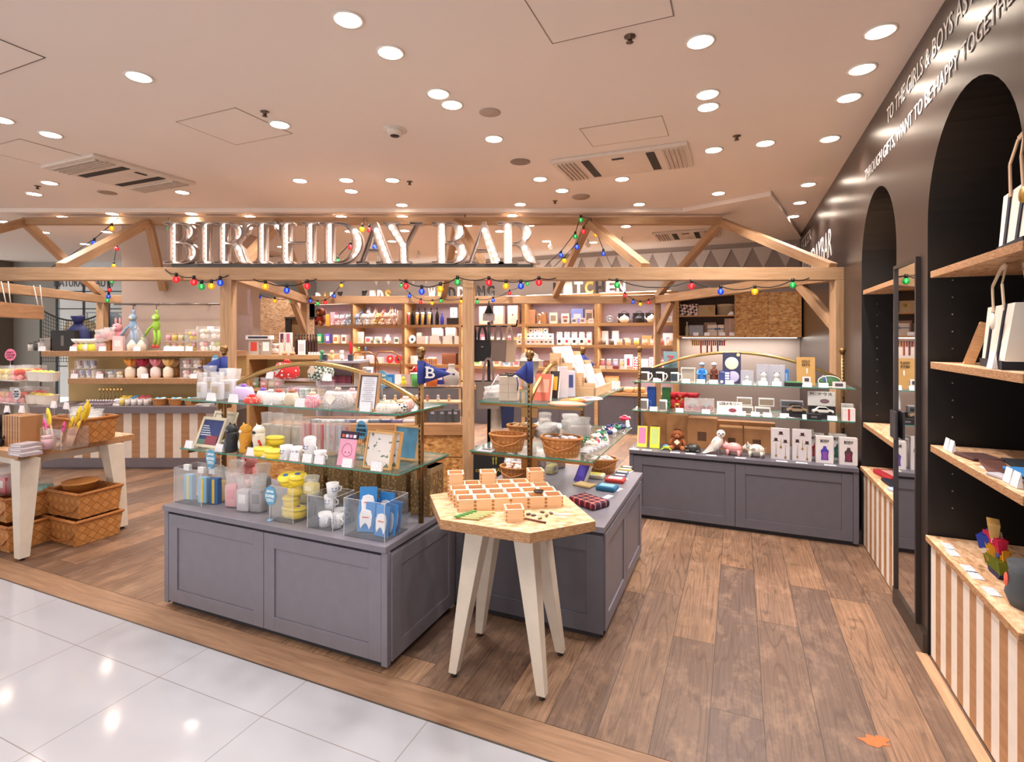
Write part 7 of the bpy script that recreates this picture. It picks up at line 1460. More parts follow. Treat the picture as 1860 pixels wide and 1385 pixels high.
mb = MB(K('#b4a58c', .6)); mb.lathe([(.14, 0), (.14, .13), (.145, .13), (.145, .17), (.001, .17)], n=24); cub(part('round_hat_box', mb), 1320, 1.936, .17, 'round taupe hat box at right of the cubby', 'box')
cub(windowbox(.22, .17, .10, '#8a7468', '#6a4a44'), 1265, 1.616, .16, 'dim windowed gift box, left on lower cubby shelf', 'box')
cub(bottle('#c8b8a0', .03, .22, '#e8e0d0'), 1248, 1.616, .12, 'pale bottle at the left of lower cubby shelf', 'bottle')
r = box(.24, .06, .17, '#e0d0c0'); cub(r, 1300, 1.616, .12, 'cream gift box tied with blue ribbon', 'box'); mb = MB(K('#3a6a9c', .5)); mb.box(-.121, .121, -.0315, -.030, .10, .112); mb.box(.02, .032, -.0315, -.030, 0, .17)
for a_ in (-.5, .5, 2.6, 3.7): mb.tube([(.026, -.033, .106), (.026+.045*cos(a_), -.036, .106+.03*sin(a_))], .004, 5)
part('blue_ribbon', mb, r); cub(box(.18, .08, .21, '#c8a890'), 1290, 1.616, .24, 'tan carton behind the ribboned gift box', 'box'); cub(box(.16, .08, .27, '#d0b09c', face='#e0c8b8', fw=.2, fh=.95), 1326, 1.616, .2, 'tall rose carton at right of lower cubby shelf', 'box')
for k, (px, z) in enumerate(((1327, 1.936), (1284, 1.616), (1312, 1.616), (1330, 1.616), (1264, 1.616))): pc(px, OW, .03, z, f'in the overhead cubby, {["upper shelf right","lower shelf second from left","lower shelf third from left","lower shelf right end","lower shelf left end"][k]}', .08, .05)
# ribbon display hanging under the cupboard
r = empty('ribbon_display'); mb = MB(K('#8a8078', .3, .7)); mb.tube([(-.26, 0, 0), (.26, 0, 0)], .005, 6); mb.tube([(-.25, 0, 0), (-.25, 0, .05)], .004, 5); mb.tube([(.25, 0, 0), (.25, 0, .05)], .004, 5); part('rail', mb, r)
for k in range(16): mb = MB(K(['#b8862a', '#c89a3a', '#b84a2a', '#8a4a5a', '#c86a4a', '#a8743a', '#6a5a7a', '#b83a2a'][k//2])); x = -.24+k*.031; mb.box(x, x+.024, -.006, .006, -.08-(.12 if k in (4, 7, 9, 12) else 0), .0); part('ribbon', mb, r)
g(r, 1286, OW, .1, 1.54, 'rail of coloured hanging ribbons under the cubby', 'ribbon rail')
mb = MB(wood('#b8763a', '#935724')); mb.box(-.04, .04, -.03, .03, 0, 2.32); o = part('wooden_board_upright', mb); put(o, P(1471, 830, 0) if False else D(1471, 612, 7.35), 'orange brown upright timber against the dark wall', 'timber', z=0)
# ================================================================ LEFT STRIPED COUNTER WITH SHELVES (parallel to the sign)
YC = 6.4; GB = K('#6e6468', .45); xl, xr = (58-CX)/F*YC, -3.45; W = xr-xl
r = empty('striped_counter'); mb = MB(GB); mb.box(0, W, .02, .55, 0, .13); mb.box(0, W, .0, .02, .02, .13); part('plinth', mb, r)
mb = MB(GB); mb.box(-.01, W+.01, -.03, .56, .675, .755); part('countertop', mb, r, .003)
mb = MB(STW); x = 0; i = 0
while x < W: e = min(W, x+.1); mb.box(x, e, .012, .03, .13, .675, STW if i % 2 else STB); x = e; i += 1
mb.box(0, W, .03, .5, .13, .675, K('#3a2c22')); part('striped_front', mb, r)
mb = MB(K('#c4a468', .6)); mb.box(0, W, .53, .56, .755, 1.35); part('back_panel', mb, r)
for z, y0, nm in ((1.42, .18, 'upper_shelf'), (1.08, .16, 'lower_shelf')):
    mb = MB(osb()); mb.box(-.05 if z > 1.2 else .3, W, y0, .53, z-.065, z)
    for k_ in (2, 3, 4, 5): mb.m[k_] = osb_edge()
    part(nm, mb, r)
put(r, (xl, YC, 0), 'striped counter with two wooden shelves under the plaster column', 'counter', rz=0)
LV = {'u': (1.42, 6.72), 's': (1.08, 6.68), 'c': (.755, 6.52)}
def lc(o, px, lv, lb, cat, dy=0, dz=0, rz=0, group=None, tilt=0, s=1):
    z, Y = LV[lv]; Y += dy; return put(o, ((px-CX)/F*Y, Y, z+dz), lb, cat, rz=rz, group=group, tilt=tilt, s=s)
for k, (px, c) in enumerate(((58, '#e8e0d4'), (68, '#2a2624'), (76, '#e4dacb'))): lc(jar(.045, .10+.02*k, c, '#26221f'), px, 'u', f'black and white patterned jar, {ordn(k)} from left at the shelf end', 'jar')
lc(windowbox(.15, .16, .08, '#c8b8a0', '#8a6a4a'), 88, 'u', 'clear fronted paper pack left of the black carton', 'carton')
o = box(.30, .08, .26, '#211d1b', face='#6a6460', fw=.12, fh=.5); lc(o, 118, 'u', 'large black carton on the upper left shelf', 'carton', .0)
o = empty('gift_bag'); mb = MB(K('#232a5a', .7)); mb.lathe([(.16, 0), (.17, .12), (.14, .24), (.05, .33)], n=18, sy=.6); part('bag_body', mb, o); mb = MB(K('#2a3068', .7)); mb.lathe([(.04, .33), (.075, .42), (.07, .43)], n=20, wob=.12, k=6); part('ruffle', mb, o); lc(o, 142, 'u', 'navy gift bag tied with dark bow behind white pouches', 'gift bag', .16, .02)
lc(box(.30, .06, .25, '#2a2422'), 165, 'u', 'second dark carton right of the navy gift bag', 'carton', .2)
for k, (px, c, t) in enumerate(((141, '#e8a8a4', '#f6efe8'), (150, '#d8d84a', '#f6f0ea'), (159, '#f0e8dc', '#faf4ee'), (168, '#d4d844', '#f6f0ea'))): lc(ruffbag(.11, .16, c, t), px, 'u', f'pouch with white ruffled top, {ordn(k)} from left on the upper left shelf', 'gift pouch', -.02)
for k, px in enumerate((170, 197)): lc(chipbasket(.14, .12, .13, False), px, 'u', f'small orange woven basket, {["left","right"][k]} of the pink wrapped sweets', 'basket', .06)
for k, (px, dz) in enumerate(((178, 0), (186, 0), (182, .11), (192, .12), (199, .14))): lc(filmbag(.13, .09, .16, '#f0b8b0', '#e88a94'), px, 'u', f'pink and white wrapped sweets bag, {ordn(k)} of the pile', 'bag', 0, dz, group='pile of wrapped sweets bags')
lc(box(.13, .05, .19, '#f0c4c4', face='#f6e4e0', fw=.6, fh=.4), 216, 'u', 'pale pink paper bag with a white heart label', 'paper bag')
lc(plush('#e4a0a4', '#f4d8d4', .26, 'long'), 214, 'u', 'pink rabbit toy rising behind the pale pink paper bag', 'soft toy', .14, .12)
o = empty('clear_gift_bag'); 
for x in (-.06, .06): part('cup', MB(K('#f4ecd8')).lathe([(.05, 0), (.055, .07), (.03, .11), (.01, .14)], c=(x, 0, 0), n=12), o)
part('film', MB(clear('#dfe6f4', .12)).lathe([(.13, 0), (.14, .12), (.10, .20), (.02, .34)], n=14, sy=.6), o); lc(o, 248, 'u', 'tall clear gift bag holding two cream cups', 'gift bag')
def hangmonkey(c, c2):
    r = empty('long_armed_toy'); m = K(c, .95); part('body', MB(m).ball((0, 0, -.20), .05, 12, q=(.9, .8, 1.5)), r); hd = part('head', MB(m).ball((0, -.01, -.10), .045, 12), r); part('face', MB(K(c2, .9)).ball((0, -.045, -.105), .026, 10, q=(1, .5, .8)), hd)
    mb = MB(m); mb.tube([(.03, 0, -.15), (-.09, 0, -.24), (-.17, 0, -.36)], .016, 8); mb.ball((-.175, 0, -.37), .024, 8, K(c2)); part('arm', mb, r); mb = MB(m); mb.tube([(.0, 0, -.12), (.01, 0, -.03), (.0, 0, .0)], .014, 8); part('arm', mb, r)
    for x in (-.02, .03): mb = MB(m); mb.tube([(x, 0, -.26), (x+.01, 0, -.36), (x-.01, 0, -.46)], .018, 8); mb.ball((x-.012, -.01, -.47), .025, 8, K('#b8483a' if c == '#9ccc4a' else c2)); part('leg', mb, r)
    part('hook', MB(K('#4a4440', .3, .8)).tube([(0, 0, 0), (0, 0, .05), (.015, 0, .07), (.03, 0, .055)], .004, 5), r); return r
zr_ = 2.02-.075
for px, c, c2, lb in ((242, '#8fb0d0', '#e8d4b4', 'blue and cream long-armed toy hanging from the rail'), (284, '#9ccc4a', '#d8e8a8', 'lime green long-armed toy hanging from the rail')): put(hangmonkey(c, c2), ((px-CX)/F*6.8, 6.8, zr_), lb, 'soft toy', rz=0)
mb = MB(K('#8a7f78', .25, .9)); mb.tube([((208-CX)/F*6.8, 6.8, 2.02), (-3.75, 6.8, 2.02)], .013, 8)
for x in (-5.0, -4.0): mb.tube([(x, 6.8, 2.02), (x, 7.0, 2.02)], .009, 6)
tag(part('hanging_rail', mb), 'steel rail fixed across the plaster column holding hooks', 'rail')
for j in range(2):
    for i in range(4): px = 306+i*11.5; lc(jar(.034, .095, ['#b8c89a', '#e8a8b0', '#e8c85a', '#e0d0a8'][(i+j) % 4], '#d8a878'), px, 'u', f'small sweet jar, {ordn(i)} from left in the {["lower","upper"][j]} tier on upper left shelf', 'jar', 0, j*.128)
mb = MB(clear('#f4e0e0', .15)); mb.box(-.17, .17, -.05, .05, .118, .124); mb.box(-.17, -.165, -.05, .05, 0, .118); mb.box(.165, .17, -.05, .05, 0, .118); lc(part('jar_riser', mb), 323, 'u', 'clear stand lifting the upper tier of sweet jars', 'riser')
for j in range(2): lc(giftjar(.12, .135, '#e0a8b0', '#d8c04a'), 350, 'u', f'pink framed clear gift pack, {["lower","upper"][j]} of two beside the jars', 'gift pack', 0, j*.138)
for j in range(2):
    for i in range(2): lc(giftjar(.135, .155, ['#e8a0a0', '#f0e0c0', '#c8d88a', '#f4f0ea'][(i*2+j)], '#fff4ec'), 372+i*20, 'u', f'clear box of floral sweets, {["lower","upper"][j]} {["left","right"][i]} of the four by the post', 'gift box', 0, j*.158)
# second shelf
for k, (px, dz, c) in enumerate(((138, 0, '#d88a9a'), (150, 0, '#a8b0dc'), (162, 0, '#98a8d8'), (145, .12, '#e0b0b8'), (158, .12, '#b0b8e0'), (170, .12, '#a8a8d8'), (172, 0, '#e8c8a8'))): lc(giftjar(.075, .115, c, '#f4ece4'), px, 's', f'clear pack with {["rose","lilac","blue","pink","pale lilac","violet","peach"][k]} toy on the second left shelf', 'gift pack', 0, dz)
for k, (px, c, n_) in enumerate(((182, '#e8a0a8', 'pink'), (202, '#b8c8e8', 'blue'), (218, '#ecc884', 'yellow'))): lc(giftjar(.09, .11, c, '#f4efe8'), px, 's', f'clear {n_} gift pack left of the flower-topped pouches', 'gift pack')
for k, (px, c, t, n_) in enumerate(((237, '#efe0cc', '#f0a048', 'orange'), (259, '#f2e8e0', '#b02a48', 'crimson'), (283, '#f0e0dc', '#ee94a4', 'pink'), (306, '#f2e8d4', '#f4cc84', 'yellow'))): lc(ruffbag(.12, .25, c, t), px, 's', f'cream pouch topped with {n_} flower on the second left shelf', 'gift pouch'); lc(ruffbag(.11, .23, '#c89a68', ['#f0b0a0', '#ee9aa8', '#f0a0b0', '#f0d8a8'][k]), px+11, 's', f'brown pouch behind the {n_} flower pouch', 'gift pouch', .12)
for j in range(2):
    for i in range(2): lc(giftjar(.115, .125, ['#eba4a8', '#f4d8c4'][i], '#f6ece4'), 340+i*19, 's', f'clear box of {["pink","cream"][i]} soap roses, {["lower","upper"][j]} one', 'gift box', 0, j*.128)
# counter level
for k in range(12): 
    px = 150+k*5; o = empty('dessert_fork'); part('shaft', MB(K('#b8a8b4', .3, .6)).tube([(0, -.08, .02), (0, .06, .05)], .006, 6), o); part('tip', MB(K('#e8e0e4', .3)).ball((0, .07, .055), .012, 8), o); lc(o, px, 'c', f'silver handled spoon, {ordn(k)} from left in the slanted row on the striped counter', 'spoon', -.05, group='silver spoons in a slanted row')
for k in range(7): o = empty('gold_ornament'); part('stem', MB(K('#b8924a', .3, .8)).tube([(0, 0, 0), (.01, 0, .10), (-.005, 0, .15)], .004, 5), o); part('loop', MB(K('#d8b06a', .3, .8)).ball((0, 0, .17), .02, 8, q=(1, .4, 1.3)), o); lc(o, 182+k*6.5, 'c', f'gold wire ornament, {ordn(k)} from left behind the spoons', 'ornament', .14, .01, group='gold wire ornaments')
lean(lc(box(.10, .004, .09, '#f2ecec', face='#b8b0b4', fw=.7, fh=.6), 212, 'c', 'white paper sign leaning beside the silver spoons', 'sign', -.03), 30)
for k, (px, c, t, n_) in enumerate(((222, '#e8d05a', '#e8c83a', 'yellow'), (232, '#f2e8e0', '#e0b83a', 'mustard'), (243, '#f2ece8', '#2a94c8', 'blue'), (255, '#f2e8e4', '#d83a5a', 'red'), (266, '#f2e8e0', '#c83048', 'crimson'))): lc(jar(.032, .10, c, t), px, 'c', f'small jar with {n_} fabric lid on the striped counter', 'jar', -.04); lc(jar(.032, .11, c, t), px+5, 'c', f'second row jar with {n_} lid on the striped counter', 'jar', .05)
for k, px in enumerate((291, 320, 349)): lc(ovalbasket(.18, .14, .085, ('#7ac0dc', '#a8d8e8', '#e8e4c8'), False), px, 'c', f'wicker basket of pale blue packets, {ordn(k)} from left on striped counter', 'basket', -.0)
for k in range(3): lc(packet(.17, .12, .008, ['#c8c4c0', '#dcd8d4', '#a8a4a4'][k]), 372, 'c', f'paper leaflet pile at the counter end, {ordn(k)} sheet from bottom', 'leaflet', -.06, k*.0085, rz=.1*k)
for k, (lv, px) in enumerate((('u', 75), ('u', 132), ('u', 185), ('u', 248), ('u', 303), ('u', 315), ('u', 327), ('u', 343), ('s', 134), ('s', 180), ('s', 262), ('s', 351))): z, Y = LV[lv]; put(price_card(.085, .06), ((px-CX)/F*(Y-.12), Y-.12, z), f'white price card on the {"upper" if lv == "u" else "second"} left shelf, {ordn(k if lv == "u" else k-8)} from left', 'price card', rz=0, group='white price cards')
# ================================================================ LEFT TABLE GOODS
TZ = .765
def tb(o, px, py, lb, cat, dz=0, rz=None, **k): return put(o, P(px, py, TZ), lb, cat, z=TZ+dz, rz=rz, **k)
tb(chipbasket(.40, .28, .20), 152, 800, 'large woven chip basket on the left table', 'basket', rz=RZ)
for k in range(6): 
    p = P(152, 800, TZ)+V*(-.13+.05*k)+U*(.03*(k % 2)); put(filmbag(.13, .09, .10, ['#f0ece8', '#e8eef4'][k % 2], '#b8c8d8'), p, f'white soft packet in the table basket, {ordn(k)} from right', 'packet', z=TZ+.14+.01*(k % 3), rz=RZ+k, group='white packets in the table basket')
tb(clearbox(.26, .18, .15), 118, 812, 'clear bin of yellow smiling spatulas at the table end', 'bin')
for k, (px, py, c, L_, a, f_) in enumerate(((100, 812, '#f2d22e', .30, -.35, 1), (92, 812, '#e85aa0', .22, -.45, 1), (108, 812, '#e04a90', .20, .35, 1), (116, 810, '#f4d634', .26, .5, 1), (124, 808, '#f4d430', .34, .5, 1), (131, 808, '#f2cc28', .40, .55, 1), (137, 806, '#f6d83a', .36, .55, 0), (126, 812, '#f0c828', .24, .6, 1))): tb(stick(c, L_, bool(f_), .026 if L_ > .28 else .02), px, py, f'smiling {"yellow" if c[1] == "f" else "pink"} spatula leaning in the clear bin, {ordn(k)}', 'spatula', .005, rz=RZ, roll=a, group='smiling spatulas')
for k in range(7): tb(stick('#d8a890', .17, False, .008), 118+k*2, 813, f'thin copper handled spoon in the clear bin, {ordn(k)}', 'spoon', .005, rz=RZ, roll=.5, group='copper spoons')
tb(jar(.035, .12, '#e8dc4a', '#e8dc4a'), 68, 808, 'yellow box-like jar at the left of the spatula bin', 'jar'); tb(jar(.04, .10, '#d8a8b0', '#e0b8c0'), 86, 816, 'pink clear jar of picks before the spatula bin', 'jar')
for k in range(7): 
    p = P(22, 812, TZ)+V*(.10-.036*k)+U*.06; o = empty('wooden_craft_case'); part('case', MB(pine('#c89a6c', '#a97a4e')).box(-.014, .014, -.07, .07, 0, .235), o); part('edge_band', MB(K('#7a3a4a' if k % 2 else '#a87a50')).box(.014, .0155, -.0705, .0705, 0, .235), o); put(o, p, f'upright slim wooden case, {ordn(6-k)} from right on the left table', 'case', z=TZ, rz=RZ, group='slim wooden cases')
tb(plush('#1a1618', '#2a2428', .26, 'round'), 2, 808, 'black soft toy at the far left edge of the table', 'soft toy', rz=0)
for k in range(3): tb(box(.18-.03*k, .12, .022, '#a89ca0', face='#d8d0d4'), 46, 826-k*2, f'flat grey cutlery case, {ordn(k)} from bottom of the stack', 'case', .0225*k, rz=RZ+.1*k)
mb = MB(clear('#fff4f0', .05)); 
for z in (.27, .46): mb.box(-.42, .02, -.12, .12, z, z+.006)
for x in (-.42, .014): mb.box(x, x+.006, -.12, .12, 0, .46)
o = part('acrylic_tower', mb); tb(o, 66, 792, 'two level clear acrylic stand on the left table', 'stand')
TW_ = P(66, 792, TZ)
def tw(o, dx, lvl, lb, cat, dy=0, **k): p = TW_-V*dx+U*dy; return put(o, p, lb, cat, z=TZ+(.277, .467)[lvl], **k)
def whitetub():
    r = empty('white_tub'); mb = MB(K('#ece4da', .4)); n = 22; pr = [(.42, 0), (.5, .06), (.53, .075), (.50, .075), (.40, .01)]; vs = [(q*.21*cos(2*pi*i/n), q*.13*sin(2*pi*i/n), z) for q, z in pr for i in range(n)]; mb.add(vs, [(j*n+i, j*n+(i+1) % n, (j+1)*n+(i+1) % n, (j+1)*n+i) for j in range(4) for i in range(n)]+[tuple(4*n+i for i in range(n))], smooth=False); part('tub', mb, r)
    mb = MB(K('#f0dc6a', .5)); [mb.ball((x, y, .06), .03, 8) for x, y in ((-.05, 0), (.01, .01), (.06, -.005))]; mb.ball((-.075, .01, .07), .018, 8, K('#2a2420')); part('contents', mb, r); return r
wt_ = proto(whitetub); 
for k, (dx, l) in enumerate(((.02, 1), (.18, 1), (.0, 0), (.16, 0))): tw(wt_(), dx-.10+.1, l, f'white oval tub of yellow soaps, {["left","right"][k % 2]} on the {["upper","upper","lower","lower"][k]} acrylic level', 'tub')
for k, (dx, l, c, n_) in enumerate(((-.36, 1, '#f4c82a', 'yellow'), (-.24, 1, '#f4d040', 'pale yellow'), (-.14, 1, '#e84a3a', 'red'), (-.34, 0, '#f2c62c', 'golden'), (-.22, 0, '#e86a7a', 'coral'), (-.10, 0, '#e83a44', 'scarlet'))):
    for q in range(2): tw(giftjar(.105, .12, c, '#f8e8b0' if 'yellow' in n_ else '#f4a8a8'), dx, l, f'clear pack of {n_} soap toys, {["front","back"][q]} one on the {["lower","upper"][l]} acrylic level', 'gift pack', (-.06, .06)[q], rz=RZ+.3*q)
mb = MB(K('#f0e4dc', .4)); mb.tube([(.07*cos(R(a_)), 0, .09+.085*sin(R(a_))) for a_ in range(0, 361, 20)], .006, 6); tw(part('white_hoop', mb), -.36, 1, 'white hoop frame around the yellow toys', 'hoop', -.13, rz=RZ)
tw(eggsign('#7a2a4a', '#e87a9c', .16, 1.0, ('ONLY', 'ONE', 'GIFT')), -.40, 1, 'small pink oval sign above the yellow toys at far left', 'sign', rz=RZ+.7)
tw(eggsign('#4a4a50', '#dcdce0', .04, .9, ('NEW', 'SOAP', 'GIFT')), -.05, 0, 'white oval sign between the red packs and the tubs', 'sign', -.11, rz=RZ+.3)
for k, (px, py, dz) in enumerate(((14, 790, .27), (42, 792, .27), (52, 793, .27), (10, 806, .24), (37, 806, .24), (95, 800, .26), (118, 800, .25))):
    o = lean(tb(price_card(.06, .055), px, py, f'tilted white price card on the left table display, {ordn(k)} from left', 'price card', dz, group='white price cards'), 0)
    part('stand_rod', MB(K('#d8d0cc', .3, .6)).tube([(0, .006, 0), (0, .006, -dz)], .002, 5), o)
for k, (px, c) in enumerate(((140, '#2a94c8'), (150, '#38a8d0'), (158, '#58b8c8'), (166, '#e8a0a8'), (130, '#d86a6a'), (122, '#e89a8a'))): tb(ruffbag(.09, .10, '#e8dcd4', c), px-30 if px < 130 else px-25, 790, f'{["blue","sky blue","turquoise","pink","coral","peach"][k]} flower topped pouch behind the chip basket', 'gift pouch', .0, rz=RZ)
# baskets under the table
def fl(o, px, py, lb, cat, dz=0, rz=None, **k): return put(o, P(px, py, 0), lb, cat, z=dz, rz=rz, **k)
fl(chipbasket(.46, .34, .20), 150, 975, 'large woven chip basket on the floor under the table, right stack bottom', 'basket', rz=RZ); fl(chipbasket(.42, .32, .20), 153, 975, 'woven chip basket stacked on top at the right', 'basket', .205, rz=RZ+.04)
o = empty('round_nested_basket'); part('bowl', MB(K('#a8692f', .5)).lathe([(.10, 0), (.115, .08), (.118, .085), (.10, .085), (.09, .01)], n=22), o); part('rim', MB(K('#b87a3a', .5)).lathe([(.118, .07), (.124, .08), (.118, .09)], n=22), o); fl(o, 146, 975, 'round wooden basket nested in the upper woven basket', 'basket', .36, rz=0)
fl(chipbasket(.44, .34, .20), 36, 985, 'woven chip basket on the floor under the table, left stack bottom', 'basket', rz=RZ); fl(chipbasket(.40, .32, .19), 34, 982, 'woven chip basket stacked on top at the left', 'basket', .205, rz=RZ-.05)
fl(filmbag(.22, .14, .22, '#c23a3a', '#e8d8d0'), 14, 978, 'red goods in clear film heaped on the left baskets', 'bag', .36); fl(filmbag(.2, .12, .12, '#7ac8b8', '#a8e0d4'), 72, 972, 'turquoise film bag drooping over the left baskets', 'bag', .33, rz=RZ+.6)
# ================================================================ RIGHT WALL ALCOVE GOODS
RW_ = -(pi/2+A)
def al(o, a, s, t, z, lb, cat, rz=0, **k): return put(o, wall_pt(s, -t, z), lb, cat, rz=RW_+rz, **k)
Z3, Z4, Z5 = 1.476, 1.063, .607
al(tote(.42, .25, '#ece4d8', '#d8c4a8', .14, .16, '#1c1c26', '#1e1e2c'), 0, 2.33, .13, Z3, 'canvas tote bag with navy stripes on the middle near shelf', 'tote bag', -.15)
al(tote(.34, .24, '#ece4d8', '#c8a888', .12, .20, '#1c1c26', '#1e1e2c'), 0, 2.20, .13, 1.927, 'canvas tote bag with gold seal on the upper near shelf', 'tote bag', -.1)
mb = MB(K('#c8a040', .3, .7)); mb.lathe([(.028, 0), (.028, .003), (.001, .003)], n=18); mb.xf(Matrix.Rotation(pi/2, 4, 'X')); al(part('gold_seal', mb), 0, 2.04, .045, 2.10, 'round gold seal hanging on the upper canvas tote', 'seal')
mb = MB(K('#ece4d4', .5)); mb.lathe([(.022, 0), (.022, .003), (.001, .003)], n=16, sy=1.5); mb.xf(Matrix.Rotation(pi/2, 4, 'X')); al(part('swing_tag', mb), 0, 2.25, .035, 1.66, 'pale oval tag hanging on the middle canvas tote', 'tag')
r = empty('wooden_umbrella_case'); mb = MB(pine('#d8a878', '#c08c5a')); mb.box(-.045, -.036, 0, .035, 0, .20); mb.box(.036, .045, 0, .035, 0, .20); mb.box(-.036, .036, 0, .035, 0, .010); mb.box(-.036, .036, 0, .035, .19, .20); mb.box(-.036, .036, .030, .035, .01, .19, K('#3a2c24')); part('case', mb, r); part('glass_bottle', MB(K('#a8acb4', .2)).tube([(.0, .018, .02), (0, .018, .16)], .013, 10), r)
al(r, 0, 2.66, .07, Z3, 'open wooden case with a grey bottle leaning on the middle near shelf', 'case', -.25, tilt=-.30)
al(price_card(.05, .065), 0, 2.24, .02, Z3, 'white price card before the striped canvas tote', 'price card', group='white price cards')
for k, (s_, z, t) in enumerate(((2.75, Z4, .03), (2.69, Z4, .03), (2.13, Z4, .03), (2.07, Z4, .03))): al(price_card(.05, .055), 0, s_, t, z, f'white price card standing on the lower near shelf, {ordn(k)} from left', 'price card', group='white price cards')
for k, (s_, t, c, c2, w_, d_, n_) in enumerate(((2.58, .10, '#4a2a26', 0, .14, .12, 'folded dark brown leather case'), (2.38, .09, '#5a3228', 0, .26, .08, 'long brown leather strip'), (2.22, .15, '#2f88d0', 0, .20, .11, 'bright blue folded cloth'), (2.44, .22, '#1c2028', 0, .26, .12, 'dark navy tablet sleeve'), (2.19, .05, '#a8a4ac', 0, .12, .05, 'silver foil packet'))): al(packet(w_, d_, .012, c), 0, s_, t, Z4+(.013 if k in (2,) else 0), n_+' on the lower near shelf', 'case' if 'case' in n_ else 'cloth', [.2, -.2, .1, -.1, .3][k])
o = flat_card(); al(o, 0, 2.36, .06, Z4, 'flat white ticket lying on the lower near shelf', 'price card')
# pleated pouches
def pleat(c, c2, w_, h_):
    r = empty('pleated_pouch'); mb = MB(K(c2, .7)); mb.xz([(-w_*.35, 0), (w_*.35, 0), (w_*.5, h_*.35), (-w_*.5, h_*.35)], -.018, .018); part('base_fold', mb, r); n = 16; vs = []
    for i in range(n+1):
        x = -w_/2+w_*i/n; y = .012*(1 if i % 2 else -1); vs += [(x, y-.01, h_*.3), (x*1.15, y*1.6-.012, h_)]
    mb = MB(K(c, .6)); mb.add(vs, [(2*i, 2*i+2, 2*i+3, 2*i+1) for i in range(n)]); part('pleats', mb, r, solid=.003); return r
for k, (ds, dz, c, c2, w_, a) in enumerate(((0, 0, '#6f7a1e', '#1a1c44', .13, 0), (.0, .045, '#d89a1c', '#b87a1c', .12, .2), (.0, .085, '#c81e4a', '#1e2f7a', .12, 0), (.02, .135, '#d8b46a', '#efe6d8', .10, -.3), (.075, .07, '#1c3aa0', '#e8dcc8', .12, -.6))):
    al(pleat(c, c2, w_, .08), 0, 2.44+ds, .12, Z5+dz, f'pleated fabric pouch, {["olive and navy","mustard","crimson and blue","gold and white","blue and cream"][k]}, in the stack on near alcove cabinet', 'pouch', a, group='stacked pleated pouches')
o = empty('drawstring_bag'); part('bag', MB(K('#ccb49c', .8)).lathe([(.07, 0), (.10, .03), (.10, .13), (.08, .20)], n=18), o); part('top', MB(K('#1f2a5c', .8)).lathe([(.10, .12), (.095, .20), (.06, .26), (.05, .27)], n=22, wob=.06, k=7), o); part('tuft', MB(K('#8a5a34', .8)).lathe([(.03, .26), (.08, .31), (.05, .33)], n=18, wob=.12, k=5), o); al(o, 0, 2.36, .28, Z5, 'cream and navy drawstring bag at the back of near alcove cabinet', 'bag')
o = empty('grey_felt_bag'); part('bag', MB(K('#4e5358', .8)).lathe([(.05, 0), (.065, .04), (.05, .12), (.058, .16)], n=16), o); part('coral_motif', MB(K('#e8604a')).ball((-.01, -.058, .09), .018, 8, q=(.8, .3, 1.5)), o); al(o, 0, 2.15, .10, Z5, 'dark grey felt bag with a coral motif at the picture edge', 'bag')
for k, (s_, t) in enumerate(((2.74, .04), (2.65, .03), (2.47, .03), (2.40, .03), (2.25, .03))): o = flat_card(); al(o, 0, s_, t, Z5, f'flat white ticket on the near alcove cabinet, {ordn(k)} from left', 'price card', group='flat white tickets')
# far alcove
al(packet(.26, .20, .03, '#a8202c', '#d8a8a0'), 0, 4.10, .15, Z5, 'red folded cloth with pale print on the far alcove cabinet', 'cloth', .2); al(packet(.22, .16, .02, '#14182c'), 0, 3.88, .12, Z5, 'dark navy folded cloth on the far alcove cabinet', 'cloth', .1); al(packet(.12, .12, .02, '#a8b8dc'), 0, 3.70, .09, Z5, 'pale blue folded cloth on the far alcove cabinet', 'cloth', .4)
al(packet(.22, .14, .012, '#5a4a7a'), 0, 3.95, .22, .946, 'violet folded cloth on the lower shelf of the far alcove', 'cloth'); al(packet(.16, .12, .012, '#e08a6a'), 0, 3.78, .16, .946, 'coral folded cloth on the lower shelf of the far alcove', 'cloth')
o = empty('striped_tote'); part('bag', MB(dots('#ece8e0', '#3a8ac8', 9.0, .3, 'stripe')).lathe([(.10, 0), (.09, .14), (.05, .17)], n=14, sy=.6), o); al(o, 0, 3.50, .14, 1.956, 'blue and white striped bag on the top shelf of the far alcove', 'bag')
# ================================================================ CASH COUNTER, SHOWCASE AND MIDDLE DISPLAYS
YS = 5.25; x0, x1 = -2.45, (840-CX)/F*YS
r = empty('cash_counter'); mb = MB(osb(1)); W = x1-x0; mb.box(0, W, .03, .5, 0, .62); mb.box(0, W, .026, .03, .395, .40, K('#3a2818')); mb.box(W/2-.002, W/2+.002, .026, .03, 0, .62, K('#3a2818')); part('body', mb, r)
mb = MB(wood('#bd8d60', '#9c7048')); mb.box(-.01, W+.01, 0, .52, .62, .73); part('wood_band', mb, r, .003)
CL = clear('#ffffff', .03); mb = MB(CL); mb.box(.01, W-.01, .02, .024, .73, 1.09); mb.box(.01, .014, .02, .48, .73, 1.09); mb.box(W-.014, W-.01, .02, .48, .73, 1.09); mb.box(.01, W-.01, .02, .48, 1.09, 1.096); part('glass_case', mb, r)
mb = MB(K('#2a2420', .4, .6)); 
for x in (.01, W-.014): mb.box(x, x+.006, .014, .022, .73, 1.096)
mb.box(.01, W-.01, .014, .022, 1.090, 1.098); part('case_frame', mb, r)
mb = MB(W1); mb.box(.02, W-.02, .22, .46, .905, .92); part('inner_shelf', mb, r)
put(r, (x0, YS, 0), 'strand board cash counter with a glass showcase on top', 'counter', rz=0)
